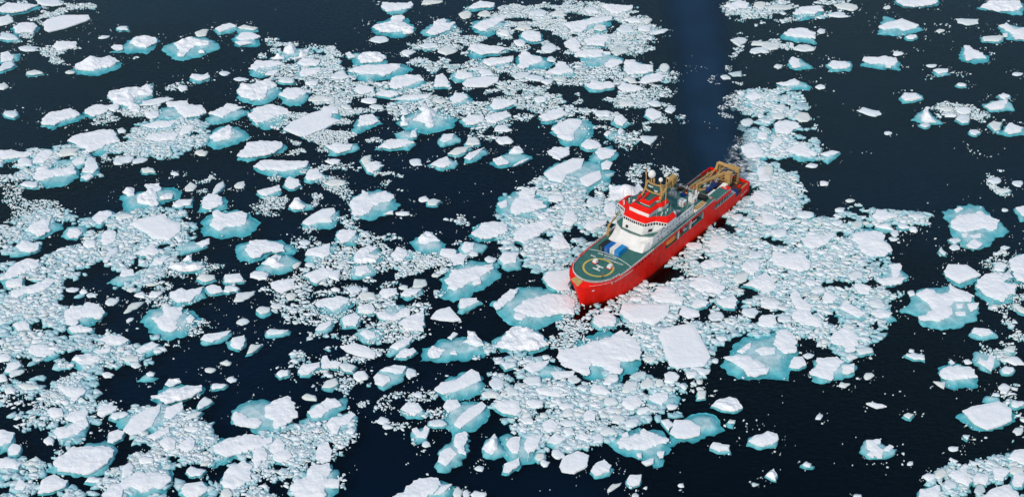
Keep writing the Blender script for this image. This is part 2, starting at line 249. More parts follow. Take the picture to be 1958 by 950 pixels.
FLOES = """
38.6,440.9,0|biggest snow-white floe below the ship's bow|-200,9 -133,44 -124,91 -54,138 7,175 74,162 150,67 160,9 138,-82 77,-127 46,-160 -12,-182 -68,-149|-200,-20 -185,20 -88,55 -50,79 33,108 73,150 95,138 149,67 158,9 142,-31 68,-48 59,-77 63,-116 20,-121 -7,-88 -57,-60 -72,-82 -67,-121 -96,-138 -131,-94 -173,-77
104.5,440.9,0|enormous turquoise floe with a dog-shaped white top|-181,-59 -130,21 -99,91 -56,126 28,144 84,162 155,138 152,32 78,-143 -22,-140 -123,-143 -167,-93|-166,-26 -97,-3 -55,-14 14,-94 -5,-121 -59,-146 -87,-138 -101,-82/-105,20 -76,44 -42,73 -43,44 -82,3/56,85 80,144 129,168 159,120 146,26 102,3 63,38/-27,26 5,44 56,38 51,3 -3,-8
10.0,474.4,0|huge floe split by the ship's bow|-189,30 -74,145 30,145 145,87 200,30 163,-64 82,-100 -9,-173 -87,-137 -166,-45|-86,-33 -52,23 41,69 156,80 177,23 169,-59 83,-70 15,-81 -53,-77/-184,4 -109,111 -68,119 -98,42 -166,-33
188.0,474.0,0|biggest turquoise floe on the right, with a crooked white top|-192,-21 -120,55 -82,120 3,146 69,159 92,126 154,68 160,4 120,-83 37,-139 -57,-151 -125,-120 -121,-59|-96,80 -78,106 -22,113 -10,80 50,87 67,152 97,119 153,68 127,29 58,29 32,-9 28,-53 -30,-102 -121,-102 -126,-78 -69,-46 -47,-34 -67,23/110,10 163,20 146,-15 112,-40/60,10 92,13 80,-15 57,-15/41,-46 83,-46 82,-68 43,-68
219.1,537.5,0|big lone turquoise floe with a white saddle, far right|-112,115 -41,161 26,187 83,176 106,107 122,46 160,-51 73,-95 30,-160 -56,-203 -101,-160 -124,-73 -113,16|-103,23 -47,76 31,84 67,122 77,69 129,31 99,-29 74,-58 31,-36 -60,-66 -92,-58 -107,-21/-60,122 -28,149 -16,130 -57,102/-44,-95 10,-80 2,-109 -41,-117/-86,-174 -35,-124 -6,-167 -41,-203 -79,-196/-81,-80 -52,-80 -64,-109 -85,-109
-19.8,495.3,0|very large turquoise floe with a long white back, left of the ship|-122,-132 -113,39 -76,101 -5,142 124,128 149,26 87,-54 -5,-145 -58,-171|-98,-48 -74,46 -18,60 109,94 113,60 55,-8 -15,-61 -53,-107 -88,-87/-81,128 -70,170 -38,184 -17,142 -23,80 -36,101 -67,90/20,-48 55,-14 59,-48 32,-67
-136.9,366.6,0|long white floe with a turquoise triangle behind, bottom left|-147,-63 -134,-36 -79,10 -50,56 28,122 84,113 92,38 97,-18 71,-81 -56,-90|-141,-68 -121,-32 -66,14 -41,46 80,37 97,5 75,-32 36,-32 3,-59 -36,-32 -67,-41 -63,-86 -121,-86
33.5,583.2,-1|huge turquoise floe with two white slabs, above the ship|-175,-22 -147,78 -38,154 120,114 181,28 149,-71 41,-153 -74,-134 -163,-71|-175,-5 -121,55 -26,136 33,131 16,45 -58,-15 -86,-88 -150,-64/1,-54 61,-5 109,20 111,-54 42,-127 10,-103/118,85 146,121 177,95 155,35 121,35
72.0,446.0,-1|plain white four-cornered plate below the ship||-98,70 -87,112 37,152 64,125 76,59 105,-70 73,-127 7,-132 -37,-143 -72,-121 -84,-24
-162.0,379.0,0|great oval white floe, bottom left|-142,-58 -115,-25 -92,37 -29,81 46,105 101,76 110,37 88,-68 20,-86 -81,-77|-113,-31 -94,22 -57,61 10,63 50,65 106,41 94,-7 73,-54 21,-84 -35,-73 -77,-64
-98.3,403.4,0|turquoise round floe with white blocks at both sides, bottom left of centre|-52,-49 -115,-39 -121,33 -87,86 -26,102 27,96 47,86 115,-8 111,-79 46,-104 -10,-99|8,-3 10,49 53,96 86,112 115,75 122,23 141,-13 107,-49 63,-74 38,-24/-117,-24 -110,17 -81,7 -55,-24 -21,-19 7,-44 -13,-74 -55,-69 -97,-64
50.4,387.7,0|big turquoise oval with a wavy white crest, bottom|-121,18 -91,68 -7,93 61,83 104,28 103,-21 64,-108 37,-117 -7,-79 -85,-45 -120,-16|-102,-2 -80,28 -11,42 5,72 38,57 63,33 99,18 87,-2 39,-17 10,-41 -64,-36 -90,-26/49,-55 76,-51 70,-84 52,-89/-13,-108 32,-89 30,-113 3,-127/-29,-65 -12,-60 -11,-84 -24,-89/-79,42 -58,57 -53,33 -74,23
-146.9,464.2,0|large turquoise floe with scattered white blocks, left of centre|-129,-4 -107,77 -53,115 35,96 96,58 132,8 103,-59 74,-101 18,-119 -47,-95|-84,8 -36,33 -57,98 -35,102 -15,83 31,83 44,33 28,-16 43,-53 19,-83 -40,-53 -56,-16/64,8 78,35 100,8 96,-20 78,-20
-142.8,401.5,-1|long jagged slab with turquoise behind it, lower left|-127,-30 -120,32 -11,73 47,63 114,94 127,11 52,-60 -17,-90 -67,-80|-82,-71 -69,-5 -14,57 32,73 36,36 22,-45 -10,-86 -49,-96/56,57 112,94 122,57 90,-5 60,6
-72.9,366.4,0|big white floe with a turquoise right corner, bottom edge|-92,-16 -75,30 -36,86 42,101 73,58 87,-7 72,-52 37,-88 -60,-88|-91,-21 -79,11 -36,34 -32,81 37,95 50,62 42,11 85,11 86,-25 44,-30 40,-84 -60,-84
-134.5,539.1,0|large saucer-shaped turquoise floe with a white bow-tie top|-123,-60 -129,45 -77,106 13,125 77,99 132,15 137,-45 92,-104 -14,-111 -99,-96|-88,-15 -78,23 -94,83 -75,99 -36,68 53,91 70,68 82,-8 49,-37 -1,-37 -37,-70 -66,-45
-24.1,445.4,1|wide turquoise floe with jumbled white humps, below the ship's bow|-140,-76 -130,5 -58,64 30,93 113,58 137,-24 57,-70 -52,-70|-113,-36 -93,10 -40,-19 -60,-65 -100,-71/-32,63 -7,99 12,87 -13,51/11,4 54,51 52,111 83,99 122,16 92,4 40,34/-17,-42 4,-19 13,-48
4.9,554.7,0|starfish-shaped white top on a turquoise floe, left of the ship|-127,-22 -110,71 -34,132 69,118 119,47 124,-68 28,-127 -84,-113|-59,-30 -21,63 5,134 62,124 61,49 118,-21 29,-67 -34,-98/-117,2 -77,39 -72,-16 -102,-35
71.6,397.0,-1|flat blue-green floe with a white box on its left|-112,-75 -79,25 -18,77 67,92 103,46 113,-10 29,-55 -48,-80 -105,-102|-103,-41 -78,35 -17,30 17,-5 12,-51 -48,-70 -81,-65
-18.7,403.7,-1|turquoise floe with two white slabs and a brown stain|-84,-11 -83,51 -25,88 66,83 95,41 89,-21 15,-92 -40,-104 -72,-67|-38,-57 -22,-16 19,35 67,72 85,46 61,4 14,-47 -13,-82/-87,46 -74,83 -32,86 -17,51 -64,9
-67.4,555.9,0|lone thick floe with a turquoise bay, centre|-109,-46 -110,47 -64,111 21,135 75,111 105,47 131,-15 73,-92 -25,-135 -86,-115|-111,-23 -109,40 -67,56 -64,111 -26,79 -24,56 58,103 97,48 82,8 32,0 0,-31 -12,-85 -76,-123 -97,-85/57,-100 97,-69 103,-100
-106.4,385.1,0|long white floe in a teal corner beside open water, bottom left|-99,44 22,74 85,64 111,-15 11,-63 -63,-101|-81,4 -39,39 34,70 87,54 110,39 109,0 39,-29 -17,-54 -61,-29
187.8,403.5,-1|broad flat white diamond near the right edge|-117,12 -90,32 57,85 97,53 120,12 97,-19 21,-65 -18,-80 -77,-70 -113,-24|-98,22 -45,48 61,77 97,32 80,-35 18,-70 -28,-88 -72,-50
-45.4,637.7,2|big turquoise oval with a star-shaped white peak|-167,-29 -134,47 -53,124 22,144 101,95 151,9 144,-66 72,-113 -30,-131 -106,-94|-69,-9 -31,67 -47,106 -30,135 14,115 52,125 45,57 29,0 33,-84 15,-94 -16,-37/-142,-37 -101,-28 -94,-66 -135,-75/-141,19 -123,29 -111,-19 -129,-28
3.3,385.9,0|wide bluish floe broken into blocks, bottom centre|-85,46 -45,86 -4,66 37,76 85,71 81,16 49,-61 -4,-99 -31,-113 -51,-61|-58,11 -38,41 0,51 -11,-37 -31,-37/10,11 30,51 82,60 70,-8 29,-47
3.8,450.7,1|smooth white hump left below the ship's bow|-132,-31 -103,28 -36,77 40,89 113,17 120,-19 105,-54 23,-72 -36,-66 -110,-54|-106,-49 -80,10 -36,82 32,82 84,22 109,-31 75,-66 1,-74
-20.7,421.4,-1|tilted white slab on a turquoise hull-shaped base|-102,-52 -79,2 -46,68 25,100 69,79 91,24 99,-19 30,-68 -61,-96|-106,-30 -80,13 -23,24 40,96 69,74 81,29 14,-20 -28,-41 -70,-57
57.9,469.3,-1|wide flat white floe beside the ship's port bow|-119,2 -101,69 115,73 106,-20 27,-100 -17,-86 -65,-75|-112,-1 -97,55 108,55 97,-19 27,-92 -15,-63 -61,-74
-177.5,561.2,1|angular turquoise floe with a white H-shaped ridge, left|-147,26 -83,50 -28,74 26,107 100,110 140,58 141,10 96,-21 12,-107 -87,-122|-58,18 -20,42 -39,107 28,123 44,66 23,42 45,3 57,-76 23,-76 -44,-45/-137,42 -125,83 -86,74 -75,18 -97,3/55,-5 82,31 114,18 117,-13 63,-26
214.9,486.7,0|large white floe with a jagged outline near the right edge|-86,32 -32,98 32,128 68,85 97,25 44,-98 -23,-117 -67,-110 -84,-33|-90,19 -40,85 29,121 49,92 45,38 96,25 76,-27 33,-53 5,-98 -58,-47
-105.1,635.0,-1|great sloping white slab, upper centre left|-160,-76 -123,-2 2,132 84,171 140,84 102,-2 65,-95 -29,-159|-154,-85 -122,-10 -30,84 24,113 28,162 105,152 117,84 84,84 84,37 129,8 72,-67 -20,-149 -56,-158
-167.5,535.4,-1|big flat snow-white floe, left of centre|-141,29 -112,67 -4,113 53,82 110,7 116,-67 76,-110 -9,-96 -77,-52|-137,15 -101,60 -23,90 15,108 33,60 105,15 113,-45 77,-115 -9,-96 -43,-52 -83,-23
-31.1,362.2,0|icy floe with a dark hole cut by the bottom edge|-129,-50 -93,-1 -32,63 47,68 94,31 91,-50|-129,-46 -87,3 -51,53 28,63 52,26 6,-28 -64,-55/25,-24 49,21 88,30 63,-10
-188.2,722.8,1|wide turquoise floe topped by a hooked white ridge|-158,-35 -165,22 -80,91 -8,149 54,149 155,56 168,10 131,-46 80,-102 -11,-157 -71,-135 -128,-80|-105,35 -67,81 -14,127 14,92 103,58 109,23 30,5 -7,-67 -17,-123 -47,-123 -57,-101 -48,-45/58,-63 87,-52 97,-79 68,-85
-115.5,517.9,0|turquoise floe under a long white cap, centre left|-125,-7 -117,43 -40,79 68,72 130,36 164,-7 140,-35 58,-28 14,-63 -29,-98 -87,-91|-74,-14 -67,43 -37,65 13,58 92,22 107,-28 27,-35 -16,-77 -39,-84
32.5,626.3,0|big heart-shaped floe with turquoise right half, left of wake|-118,11 -88,85 18,142 74,123 118,66 98,-45 45,-117 -30,-162 -79,-108|-117,20 -40,95 26,114 53,77 -4,-53 -1,-98 -57,-122 -83,-71
167.0,522.8,0|large white floe at the right rim of the pack ice|-88,30 -20,118 33,133 67,59 87,-70 37,-112 -49,-98 -84,-70|-90,23 -46,74 40,89 73,52 71,9 85,-70 43,-116 -35,-105 -61,-77 -58,-20
-22.4,383.1,0|tall arrow-shaped floe with twin white blocks, bottom centre|-62,-99 -56,-4 -34,44 18,114 58,94 52,-14 23,-71 -22,-99|-57,-57 -52,-9 -13,15 15,-19 -23,-76/0,29 5,88 38,108 56,88 41,20 49,-19 22,-9
-216.3,615.2,0|broad stepped white floe with a pointed left end|-156,3 -124,57 10,112 66,112 122,-6 88,-95 45,-139 -21,-95|-152,-6 -121,49 12,109 65,104 89,40 123,-14 58,-41 19,-103 -6,-112 -86,-50
-209.1,662.8,1|white floe with a raised horn and long lower leg|-134,12 -136,62 -51,113 28,113 88,154 113,12 63,-88 92,-175 54,-175 -86,-68|-131,3 -133,53 -45,94 33,94 53,135 94,104 109,13 53,3 14,-17 21,-67 77,-126 85,-184 54,-174 3,-116 -83,-77
182.4,428.4,0|rounded white floe over a bubbly teal ledge, lower right|-73,21 -49,60 4,94 60,60 78,-18 61,-68 -13,-76 -79,-57|-80,-2 -57,31 5,48 60,37 74,-24 20,-30 -33,-41 -73,-32/-20,77 -6,88 6,65 -15,54
131.6,432.0,0|square white floe with a ragged teal hem, lower right|-96,-10 -59,52 18,75 59,58 100,30 88,-32 29,-54 -75,-74|-94,-38 -57,29 -51,63 31,69 55,41 34,12 4,-32 -14,-71 -52,-63/42,12 95,24 86,-21 38,-44
-75.7,692.7,0|very wide turquoise floe under a long white bar|-178,-8 -159,56 99,100 160,89 189,35 147,-19 52,-82 -43,-124 -116,-82|-168,-7 -137,40 -59,62 121,79 120,25 68,-28 32,-70 -1,-39 -90,-39
-228.8,582.1,0|straight-edged white block with a teal lower lip, left edge|-94,-37 -119,63 -66,97 90,80 119,-12 44,-110 -41,-102|-91,-45 -108,47 -67,72 -37,30 68,69 102,13 78,-3 -12,-28 -56,-61
-74.5,406.8,0|large crumbled floe with a pale teal skirt, bottom left of centre|-81,-73 -61,20 -4,73 87,78 79,20 24,-52 -27,-88 -69,-83|-63,-17 -26,20 4,67 40,62 65,25 26,-6 -4,-47 -45,-47
-140.2,668.9,1|lumpy white floe with twin knobs, upper centre left|-110,-59 -112,73 -77,104 -26,93 23,156 107,52 126,-9 64,-119 8,-129 -72,-109|-116,-18 -103,84 -51,63 -8,105 37,136 96,63 50,-18 42,-98 -16,-98 -88,-68
-185.7,468.6,0|rounded white floe with a bite of turquoise in front|-90,2 -71,60 -15,83 50,71 93,5 77,-39 27,-82 -43,-81|-85,1 -68,51 -12,45 -4,73 52,64 89,8 84,-36 54,-36 21,-24 -11,-48 -9,-85 -48,-79
-135.0,417.4,1|long pale slab with a white knob, lower left|-97,-33 -60,42 -7,64 97,42 97,5 49,-38 -16,-67 -60,-59|-93,-36 -43,-1 29,31 92,37 99,-1 44,-49 -23,-65/-55,42 -44,75 -6,78 6,58 -35,31
127.5,507.9,0|broad white floe with a scalloped edge, right of the ship|-115,7 -81,70 -33,88 -22,54 72,71 99,-9 75,-75 18,-93 -21,-56 -89,-32|-99,2 -74,58 -32,72 -20,44 63,58 87,-12 66,-66 15,-83 -20,-53 -81,-32
-9.7,533.2,0|square-topped white floe in a turquoise frame, left of the ship|-98,-45 -92,37 -38,74 92,81 96,-15 46,-74 -60,-88|-94,-45 -54,14 -50,51 20,63 71,37 79,-8 55,-37 30,-59 -44,-81
-149.9,620.9,1|oval turquoise floe with a white dome on its left|-89,-81 -91,28 -67,102 15,117 89,65 119,-9 57,-81 -45,-125|-85,-26 -62,28 -1,102 46,19 24,-44 -46,-63
-174.6,439.1,1|long turquoise floe with a white oval boss, lower left|-99,-41 -78,16 -8,62 71,68 91,16 42,-53 -12,-70|-78,-19 -68,10 -15,4 13,10 41,-13 13,-47 -40,-42/-2,38 66,62 66,33 26,15
140.3,449.7,0|white floe with a teal left flank, right end of the pack|-74,-15 -37,62 30,99 75,27 48,-32 -13,-113 -41,-73|-64,-15 -40,50 29,98 72,14 24,-73 -5,-73 -11,-27
-182.1,644.5,0|long floe with a turquoise pool between two white ends|-164,8 -89,37 -61,86 -6,95 55,76 170,-2 109,-55 10,-78 -93,-78|-62,116 46,126 68,86 132,77 173,-1 145,-39 72,-54 35,-11 3,57 -45,57/-159,9 -83,9 -68,-39 -102,-77 -137,-49
-116.2,588.8,0|long straight white floe with a turquoise front|-126,-21 -146,22 -111,56 40,68 123,47 122,-21 60,-87 -68,-54|-139,5 -120,56 -4,65 123,48 119,5 78,-20 10,-37 -89,-29
-70.9,750.1,1|round turquoise floe with a knobbed white top, top edge|-135,-6 -94,79 -23,140 63,128 125,-6 109,-101 17,-131 -101,-89|-128,-16 -99,20 -28,56 -22,130 41,142 61,93 47,56 110,-16 119,-87 69,-123 55,-64 -17,-87 -80,-87
-77.8,475.0,0|sunken turquoise floe with a crescent white top, centre|-88,-6 -67,45 -9,77 54,71 83,7 51,-56 2,-91 -65,-44|-85,0 -65,32 24,61 62,32 40,-13 -3,-48 -29,-19 -67,-25
-106.7,506.2,1|icy turquoise disc strewn with white rubble|-92,-42 -84,12 -28,75 44,82 87,26 82,-29 17,-76 -56,-70|-72,-8 -38,33 -19,68 8,47 6,5 34,-22 -10,-49 -29,-29
-237.1,699.9,2|long ridged floe with a small spire, upper left|-127,-37 -124,6 -52,83 29,127 118,50 123,-16 35,-108 -98,-91|-125,-25 -116,18 -46,62 5,62 42,117 116,40 94,-14 -13,-68 -103,-68
21.0,493.8,-1|white slab touching the ship's starboard bow|-80,13 -52,67 52,81 75,29 45,-47 50,-84 -5,-93 -54,-45|-73,7 -49,54 47,68 65,21 39,-46 46,-79 -5,-92 -51,-46
-170.8,394.5,0|crescent-topped floe with a brownish underside, lower left|-72,-5 -56,25 9,66 52,61 59,-20 10,-70 -34,-55|-69,-6 -66,15 -24,10 6,55 39,60 55,25 31,-16 -10,-40 -43,-45
-212.3,486.7,0|long curved floe with a blue notch, left|-99,-53 -61,19 -10,58 69,85 100,32 52,-20 -31,-85 -64,-79|-92,-59 -80,-21 -11,12 43,72 78,58 63,-1 11,-40 -22,-34 -49,-72
45.6,752.8,0|swept white floe with a boomerang top, top edge|-149,16 -101,40 9,101 164,101 143,16 54,-57 -55,-139 -116,-92|-150,5 -91,29 -4,54 29,78 159,103 156,54 14,-7 -32,-102 -96,-110
-219.5,726.6,1|turquoise floe with a detached white lump at its left|-151,-84 -97,-5 -59,99 19,123 87,99 113,53 99,-50 68,-100 -24,-102|-56,20 -35,89 25,101 87,77 105,20 58,-49 17,-49/-148,-49 -135,-19 -87,-26 -74,-78 -107,-94
50.3,707.4,0|turquoise floe with a straight white bar on its top edge|-137,74 54,97 130,19 133,-25 63,-91 -78,-97 -105,-14|-140,64 -90,98 28,109 21,24 -93,20 -134,24/19,-68 67,-13 118,-13 131,-50 82,-100 32,-107/27,87 68,82 66,53 31,53
87.0,489.4,0|large white pan off the ship's port side|-97,3 -51,63 30,69 92,-13 59,-70 -11,-56 -63,-42|-83,-2 -46,51 26,58 80,-15 50,-67 -11,-54 -56,-41
-90.5,542.7,-1|slanting white slab with turquoise front corner, centre left|-93,-36 -73,9 -7,93 71,78 76,-6 53,-66 -20,-84 -81,-66|-90,-44 -64,9 -12,70 46,81 58,47 38,2 50,-36 -9,-36 -55,-66
202.4,497.9,-1|smooth white shield-shaped floe, right|-72,13 -38,75 48,68 87,-7 43,-54 -21,-87 -72,-40|-73,13 -42,65 41,61 84,-14 -27,-76 -76,-20
-49.6,428.0,0|icy blue floe with a white forward lip, bottom centre|-70,-20 -62,25 22,70 70,58 57,-20 3,-64 -39,-74|-70,-20 -52,2 -7,-20 1,-42 -25,-72 -58,-58/-47,24 16,58 60,47 48,8 20,2 -10,19
231.7,750.1,0|wedge-shaped turquoise floe with a long white crest, top right|-130,-89 -114,-41 -45,153 -15,140 153,-6 134,-41 25,-101 -92,-108|-117,-16 -72,32 48,93 124,8 105,-28 22,-64 -1,-28 -91,-52
-66.5,512.5,1|turquoise oval floe with two white lumps, centre|-85,-44 -75,26 2,79 51,69 89,5 61,-51 -42,-71|-52,-2 -35,40 2,71 45,54 8,5 58,-16 46,-58 -50,-65 -57,-30
-222.7,533.7,0|notched white floe with turquoise right corner, far left|-84,-20 -72,24 -5,84 87,54 93,17 59,-28 7,-79 -56,-86|-66,-20 -54,24 -12,80 31,77 35,17 54,-20 10,-69 -19,-42
-143.4,481.8,0|tilted white floe with a straight far edge, left of centre|-76,-49 -82,22 -25,48 65,68 86,-4 33,-49 -18,-68|-72,-23 -80,15 -32,48 -5,28 63,61 53,9 24,-42 -28,-53
-222.5,501.0,0|long pointed white floe on the left edge|-70,-71 -51,23 -11,78 68,85 77,23 25,-45 -42,-111|-67,-78 -48,16 6,78 62,74 74,23 4,-51
-241.6,639.8,0|blocky floe alone in dark water, upper left|-87,-78 -99,-2 -67,55 24,103 120,26 95,-21 46,-50 -14,-106|-95,-11 -80,36 28,94 90,36 81,-2 16,-40 -9,-87 -77,-77
-39.2,522.1,1|turquoise floe with a white dome, left of the ship|-86,30 -39,74 27,66 87,8 73,-49 1,-77 -57,-49|-49,30 -15,85 19,74 54,16 -2,-6 -35,-6
-270.8,755.1,-1|smooth blank white slab with a pointed right end||-121,-16 -113,33 -28,94 122,94 147,45 123,9 21,-88 -51,-135 -92,-100
-0.4,598.7,1|long two-humped floe trailing turquoise, above the ship at upper centre|-110,-43 -74,0 7,105 43,105 66,52 104,0 51,-51 -47,-94|-11,35 16,106 39,106 63,44 25,27/-92,-25 -47,1 -11,-60 -65,-85/7,-94 42,-43 97,-12 60,-51
171.3,496.6,0|turquoise floe cupped by a white arm, right rim of the pack|-81,-27 -16,67 52,88 68,-1 24,-67 -48,-74|-79,-34 -5,-21 6,47 -4,74 51,85 50,47 15,-21 56,-27 16,-67 -58,-80
23.5,376.6,-1|smooth ten-sided white cake, bottom centre right||-57,-20 -39,28 16,61 58,37 46,-20 -2,-57 -48,-48
-51.0,469.1,0|white ring-topped floe with a turquoise hollow, centre|-78,-10 -52,40 31,66 64,40 75,-22 9,-59 -68,-47|-78,-4 -50,28 -64,9 -1,-22 49,34 70,9 68,-22 9,-59 -60,-41
139.6,384.1,0|white cross-topped floe on turquoise, bottom right|-68,-5 -29,54 28,34 81,0 62,-24 11,-43 -48,-38|-32,44 28,54 19,29 -1,29 24,-10 9,-50 -11,-48 -23,-10 -34,0/17,-10 52,24 66,10 44,-10/-47,-29 -23,-10 -14,-29 -24,-48
54.5,565.5,2|peaked white floe partly hidden by the ship's bridge|-75,-80 -62,72 59,64 96,31 50,-56 -54,-80|-73,-72 -63,56 -20,48 57,40 82,80 95,23 60,-40 -10,-64
-189.0,375.2,0|floe with a teal far corner on the left edge, bottom|-21,-67 -55,46 17,51 58,27 34,-30 6,-67|-42,-16 -51,36 4,31 38,7 33,-21 -10,-11
181.0,360.4,0|large white floe at the bottom right corner|-102,-26 -44,28 42,62 63,7 64,-45|-90,-24 -39,21 35,48 53,3 53,-42
-83.5,708.9,1|turquoise hexagonal floe with a white boss at its right|-133,59 -79,82 108,48 119,-29 68,-84 -65,-69|-55,-6 -25,60 67,60 113,-6 86,-50 16,-61 -25,-61/-132,49 -108,67 -71,5 -100,-17
-176.7,418.2,0|wedge-shaped floe with a pale teal back, lower left|-65,13 -25,51 38,54 58,18 21,-71 -18,-57 -46,-20|-64,12 -16,18 36,12 54,-4 22,-73 -8,-36 -44,-9
-147.4,504.1,1|oblong white floe with a knob on its far edge|-79,-42 -80,20 -30,54 68,47 79,-35 30,-51|-81,-28 -79,19 -4,6 64,26 80,-15 45,-42 -1,-49/-25,33 -17,75 5,82 9,40
305.2,778.6,1|broad white dome at the top right corner|-167,-20 -120,31 -14,95 121,70 109,-20 69,-100 13,-107 -20,-75|-159,-25 -77,72 110,72 104,-18 31,-81 -66,-81
71.1,696.1,0|thick white block at the wake's left edge|-84,-42 -59,99 -18,110 92,33 91,-42 17,-99 -62,-84|-78,-30 -60,93 -10,89 17,45 86,24 89,-41 18,-73 -51,-73
142.4,524.1,0|heart-notched white floe in the pack right of the ship|-83,16 -47,49 7,48 36,33 82,64 101,43 74,-7 7,-55 -42,-71 -72,-32|-78,10 -44,39 5,39 31,25 74,54 88,32 62,-12 4,-55 -39,-69 -65,-33
-41.8,463.1,0|pale bluish sail-shaped floe, centre|-70,-6 41,98 43,-62 -36,-61|-67,-12 38,88 42,-66 -33,-60
97.1,389.5,0|white loaf-shaped floe alone in dark water, bottom right|-70,-24 -53,15 17,45 62,30 64,0 40,-24 -17,-44|-60,-10 -29,15 22,41 58,29 59,-5 -4,-40 -36,-30
230.3,502.7,0|pale floe cluster against the right edge, middle|-38,51 25,113 72,119 -8,-140 -51,-107 -46,-28|-37,40 17,89 60,96 -7,-122 -46,-95 -42,-28
-7.1,385.3,2|triangular white tent beside dark water, bottom centre|-44,-26 -32,32 2,82 26,22 57,-26 3,-55 -37,-41|-41,-12 -25,17 2,71 19,27 16,-12 -4,-41
170.9,738.6,0|thick white step floe beside the wake, top right|-118,-21 -85,50 -37,85 87,74 82,-102 -21,-67 -90,-44|-96,4 -40,75 46,80 97,16 85,-54 -16,-31 -76,-19
267.3,713.1,0|diamond-shaped turquoise floe with a white hook, upper right|-88,-16 -34,107 -5,119 99,-5 52,-82 -12,-93 -74,-60|-59,-37 -27,97 5,102 20,63 56,7 60,-48 -1,-48 -59,-77
-77.0,527.4,0|rough round floe with a turquoise left side, centre|-59,-8 -54,57 28,68 61,-1 41,-66 -8,-73|-56,6 -44,47 38,50 38,6 14,-37 -17,-59
-127.8,714.9,2|three-lobed turquoise floe crowned by a white pinnacle|-117,-56 -78,33 8,78 97,71 93,-23 -2,-78|-110,-66 -48,-33 -32,-77 -102,-84/-3,-66 46,-55 48,12 94,57 95,-33 30,-88/-56,23 -47,75 -18,125 23,45 15,-6 -19,-22
122.1,560.2,0|white floe off the ship's port quarter|-73,2 -17,72 67,38 62,-32 -28,-77|-67,-3 -15,60 58,28 51,-35 -26,-74
-63.6,443.1,-1|greyish flat shard with a pointed left tip||-85,29 -24,46 22,29 69,-12 65,-52 13,-41 -56,-6
154.4,361.0,0|pale floe with a white rim cut by the bottom edge, right|-65,-38 -37,20 29,52 52,38 32,-38|-48,-21 -36,15 -15,11 33,42 44,24 21,-30
86.1,410.0,1|lumpy white bun at the edge of the dark water, bottom right|-72,-8 -36,25 9,44 45,32 56,-20 14,-45 -29,-29|-68,-12 -36,20 8,38 42,25 53,-23 11,-46 -29,-33
212.9,702.2,0|bone-shaped white floe on a turquoise base, upper right|-137,-17 -113,27 100,71 84,-60 -1,-60 -94,-28|-118,28 -96,61 29,76 84,50 84,6 29,-59 0,-55 1,-5 -81,-11
300.4,743.3,0|turquoise floe with white corners on the right edge, top|-73,62 -11,111 91,62 37,-114 -60,-91 -71,-21|-74,64 -19,105 -3,52 2,16 73,40 31,-113 -37,-113 -21,-43 -44,4/-84,-43 -54,-31 -68,-78 -89,-78
-17.4,679.2,-1|flat greyish plate in the packed ice, top centre||-103,-17 -74,35 24,62 98,56 94,4 36,-58 -82,-58
-28.6,467.1,-1|clean white triangular slab left of the ship's bow||-64,-20 -44,30 16,58 65,-32 35,-44 -56,-26
-195.1,389.7,0|turquoise-edged floe cut by the left edge, lower left|-3,-70 -42,58 17,43 34,-2 25,-51|-46,52 -16,42 25,32 22,-17 -12,-37
-71.4,381.7,0|upright egg-shaped pale floe, bottom left of centre||-28,-23 -29,35 2,62 30,15 26,-42 -5,-57
222.1,640.2,2|triangular turquoise floe with a white tower, right|-90,-16 -52,22 -5,80 28,80 75,-54 2,-63 -57,-39|-36,-44 -13,32 9,81 25,71 16,13 34,-62 -17,-62
252.3,784.9,0|white floe cut by the top edge, right of centre|-137,5 -106,-64 -29,-76 80,-52 149,4 135,59 -104,61|-132,-4 -103,-68 -30,-81 74,-55 131,-4 122,47 -98,47
-167.7,450.7,0|clean oval white floe, lower left|-68,10 -43,33 32,29 63,-2 40,-35 -18,-35|-61,4 -37,25 32,20 59,-7 38,-37 -14,-37
192.6,379.9,0|white floe cut by the right edge, bottom|-50,-11 -12,37 46,52 12,-58 -27,-34|-41,-11 -8,32 42,42 15,-44 -12,-25
264.5,626.9,0|turquoise floe on the right edge, upper right|-91,-32 -27,42 19,70 73,32 50,-41 -37,-54|-52,-22 -4,61 57,14 24,-32 -37,-50
-102.7,554.7,2|peaked white floe shaped like a tent|-57,-27 -35,52 -15,59 70,-3 48,-34 -18,-47|-50,-26 -34,44 -14,52 30,-19 20,-45 -36,-42
76.0,643.3,-1|smooth round white cake near the wake|-48,-11 -36,54 -4,68 49,21 44,-31 -6,-75|-44,-18 -34,40 -4,56 44,11 40,-37 -6,-75
162.7,600.3,0|arrowhead floe pointing right, behind the ship's stern|-44,19 -12,40 66,45 37,-7 -19,-64 -44,-33|-46,11 24,46 57,28 36,11 -13,-7
245.5,548.5,0|teal-edged floe cut by the right edge, middle|-26,28 44,74 1,-64 -27,-72|-23,28 35,51 2,-56 -14,-26
84.8,519.2,0|round white floe beside the ship's waterline amidships||-41,11 -28,22 8,25 27,23 37,8 30,-17 -1,-29 -29,-22 -27,-10
97.6,370.6,1|small sail-shaped iceberg lump, bottom right|-28,-3 11,34 20,2 7,-32|-27,-8 8,27 17,-3 5,-35
144.8,408.9,-1|thin flat sliver of grey ice, bottom right||-38,11 -16,16 24,5 39,-7 -2,-16
-102.7,369.9,0|large oblong turquoise-edged floe, below the long white floe in a teal corner beside open water|-71,-43 -49,35 11,91 53,59 61,-29 8,-80 -47,-64|-57,-37 -42,27 10,75 48,46 53,-28 7,-69 -41,-56
-130.3,642.0,0|large oblong turquoise-edged floe, below the lumpy white floe with twin knobs|-113,4 -92,81 -29,111 36,120 92,62 101,-72 -12,-137 -56,-91|-111,-5 -82,82 9,111 88,63 99,14 45,-5 -4,-62 -57,-80
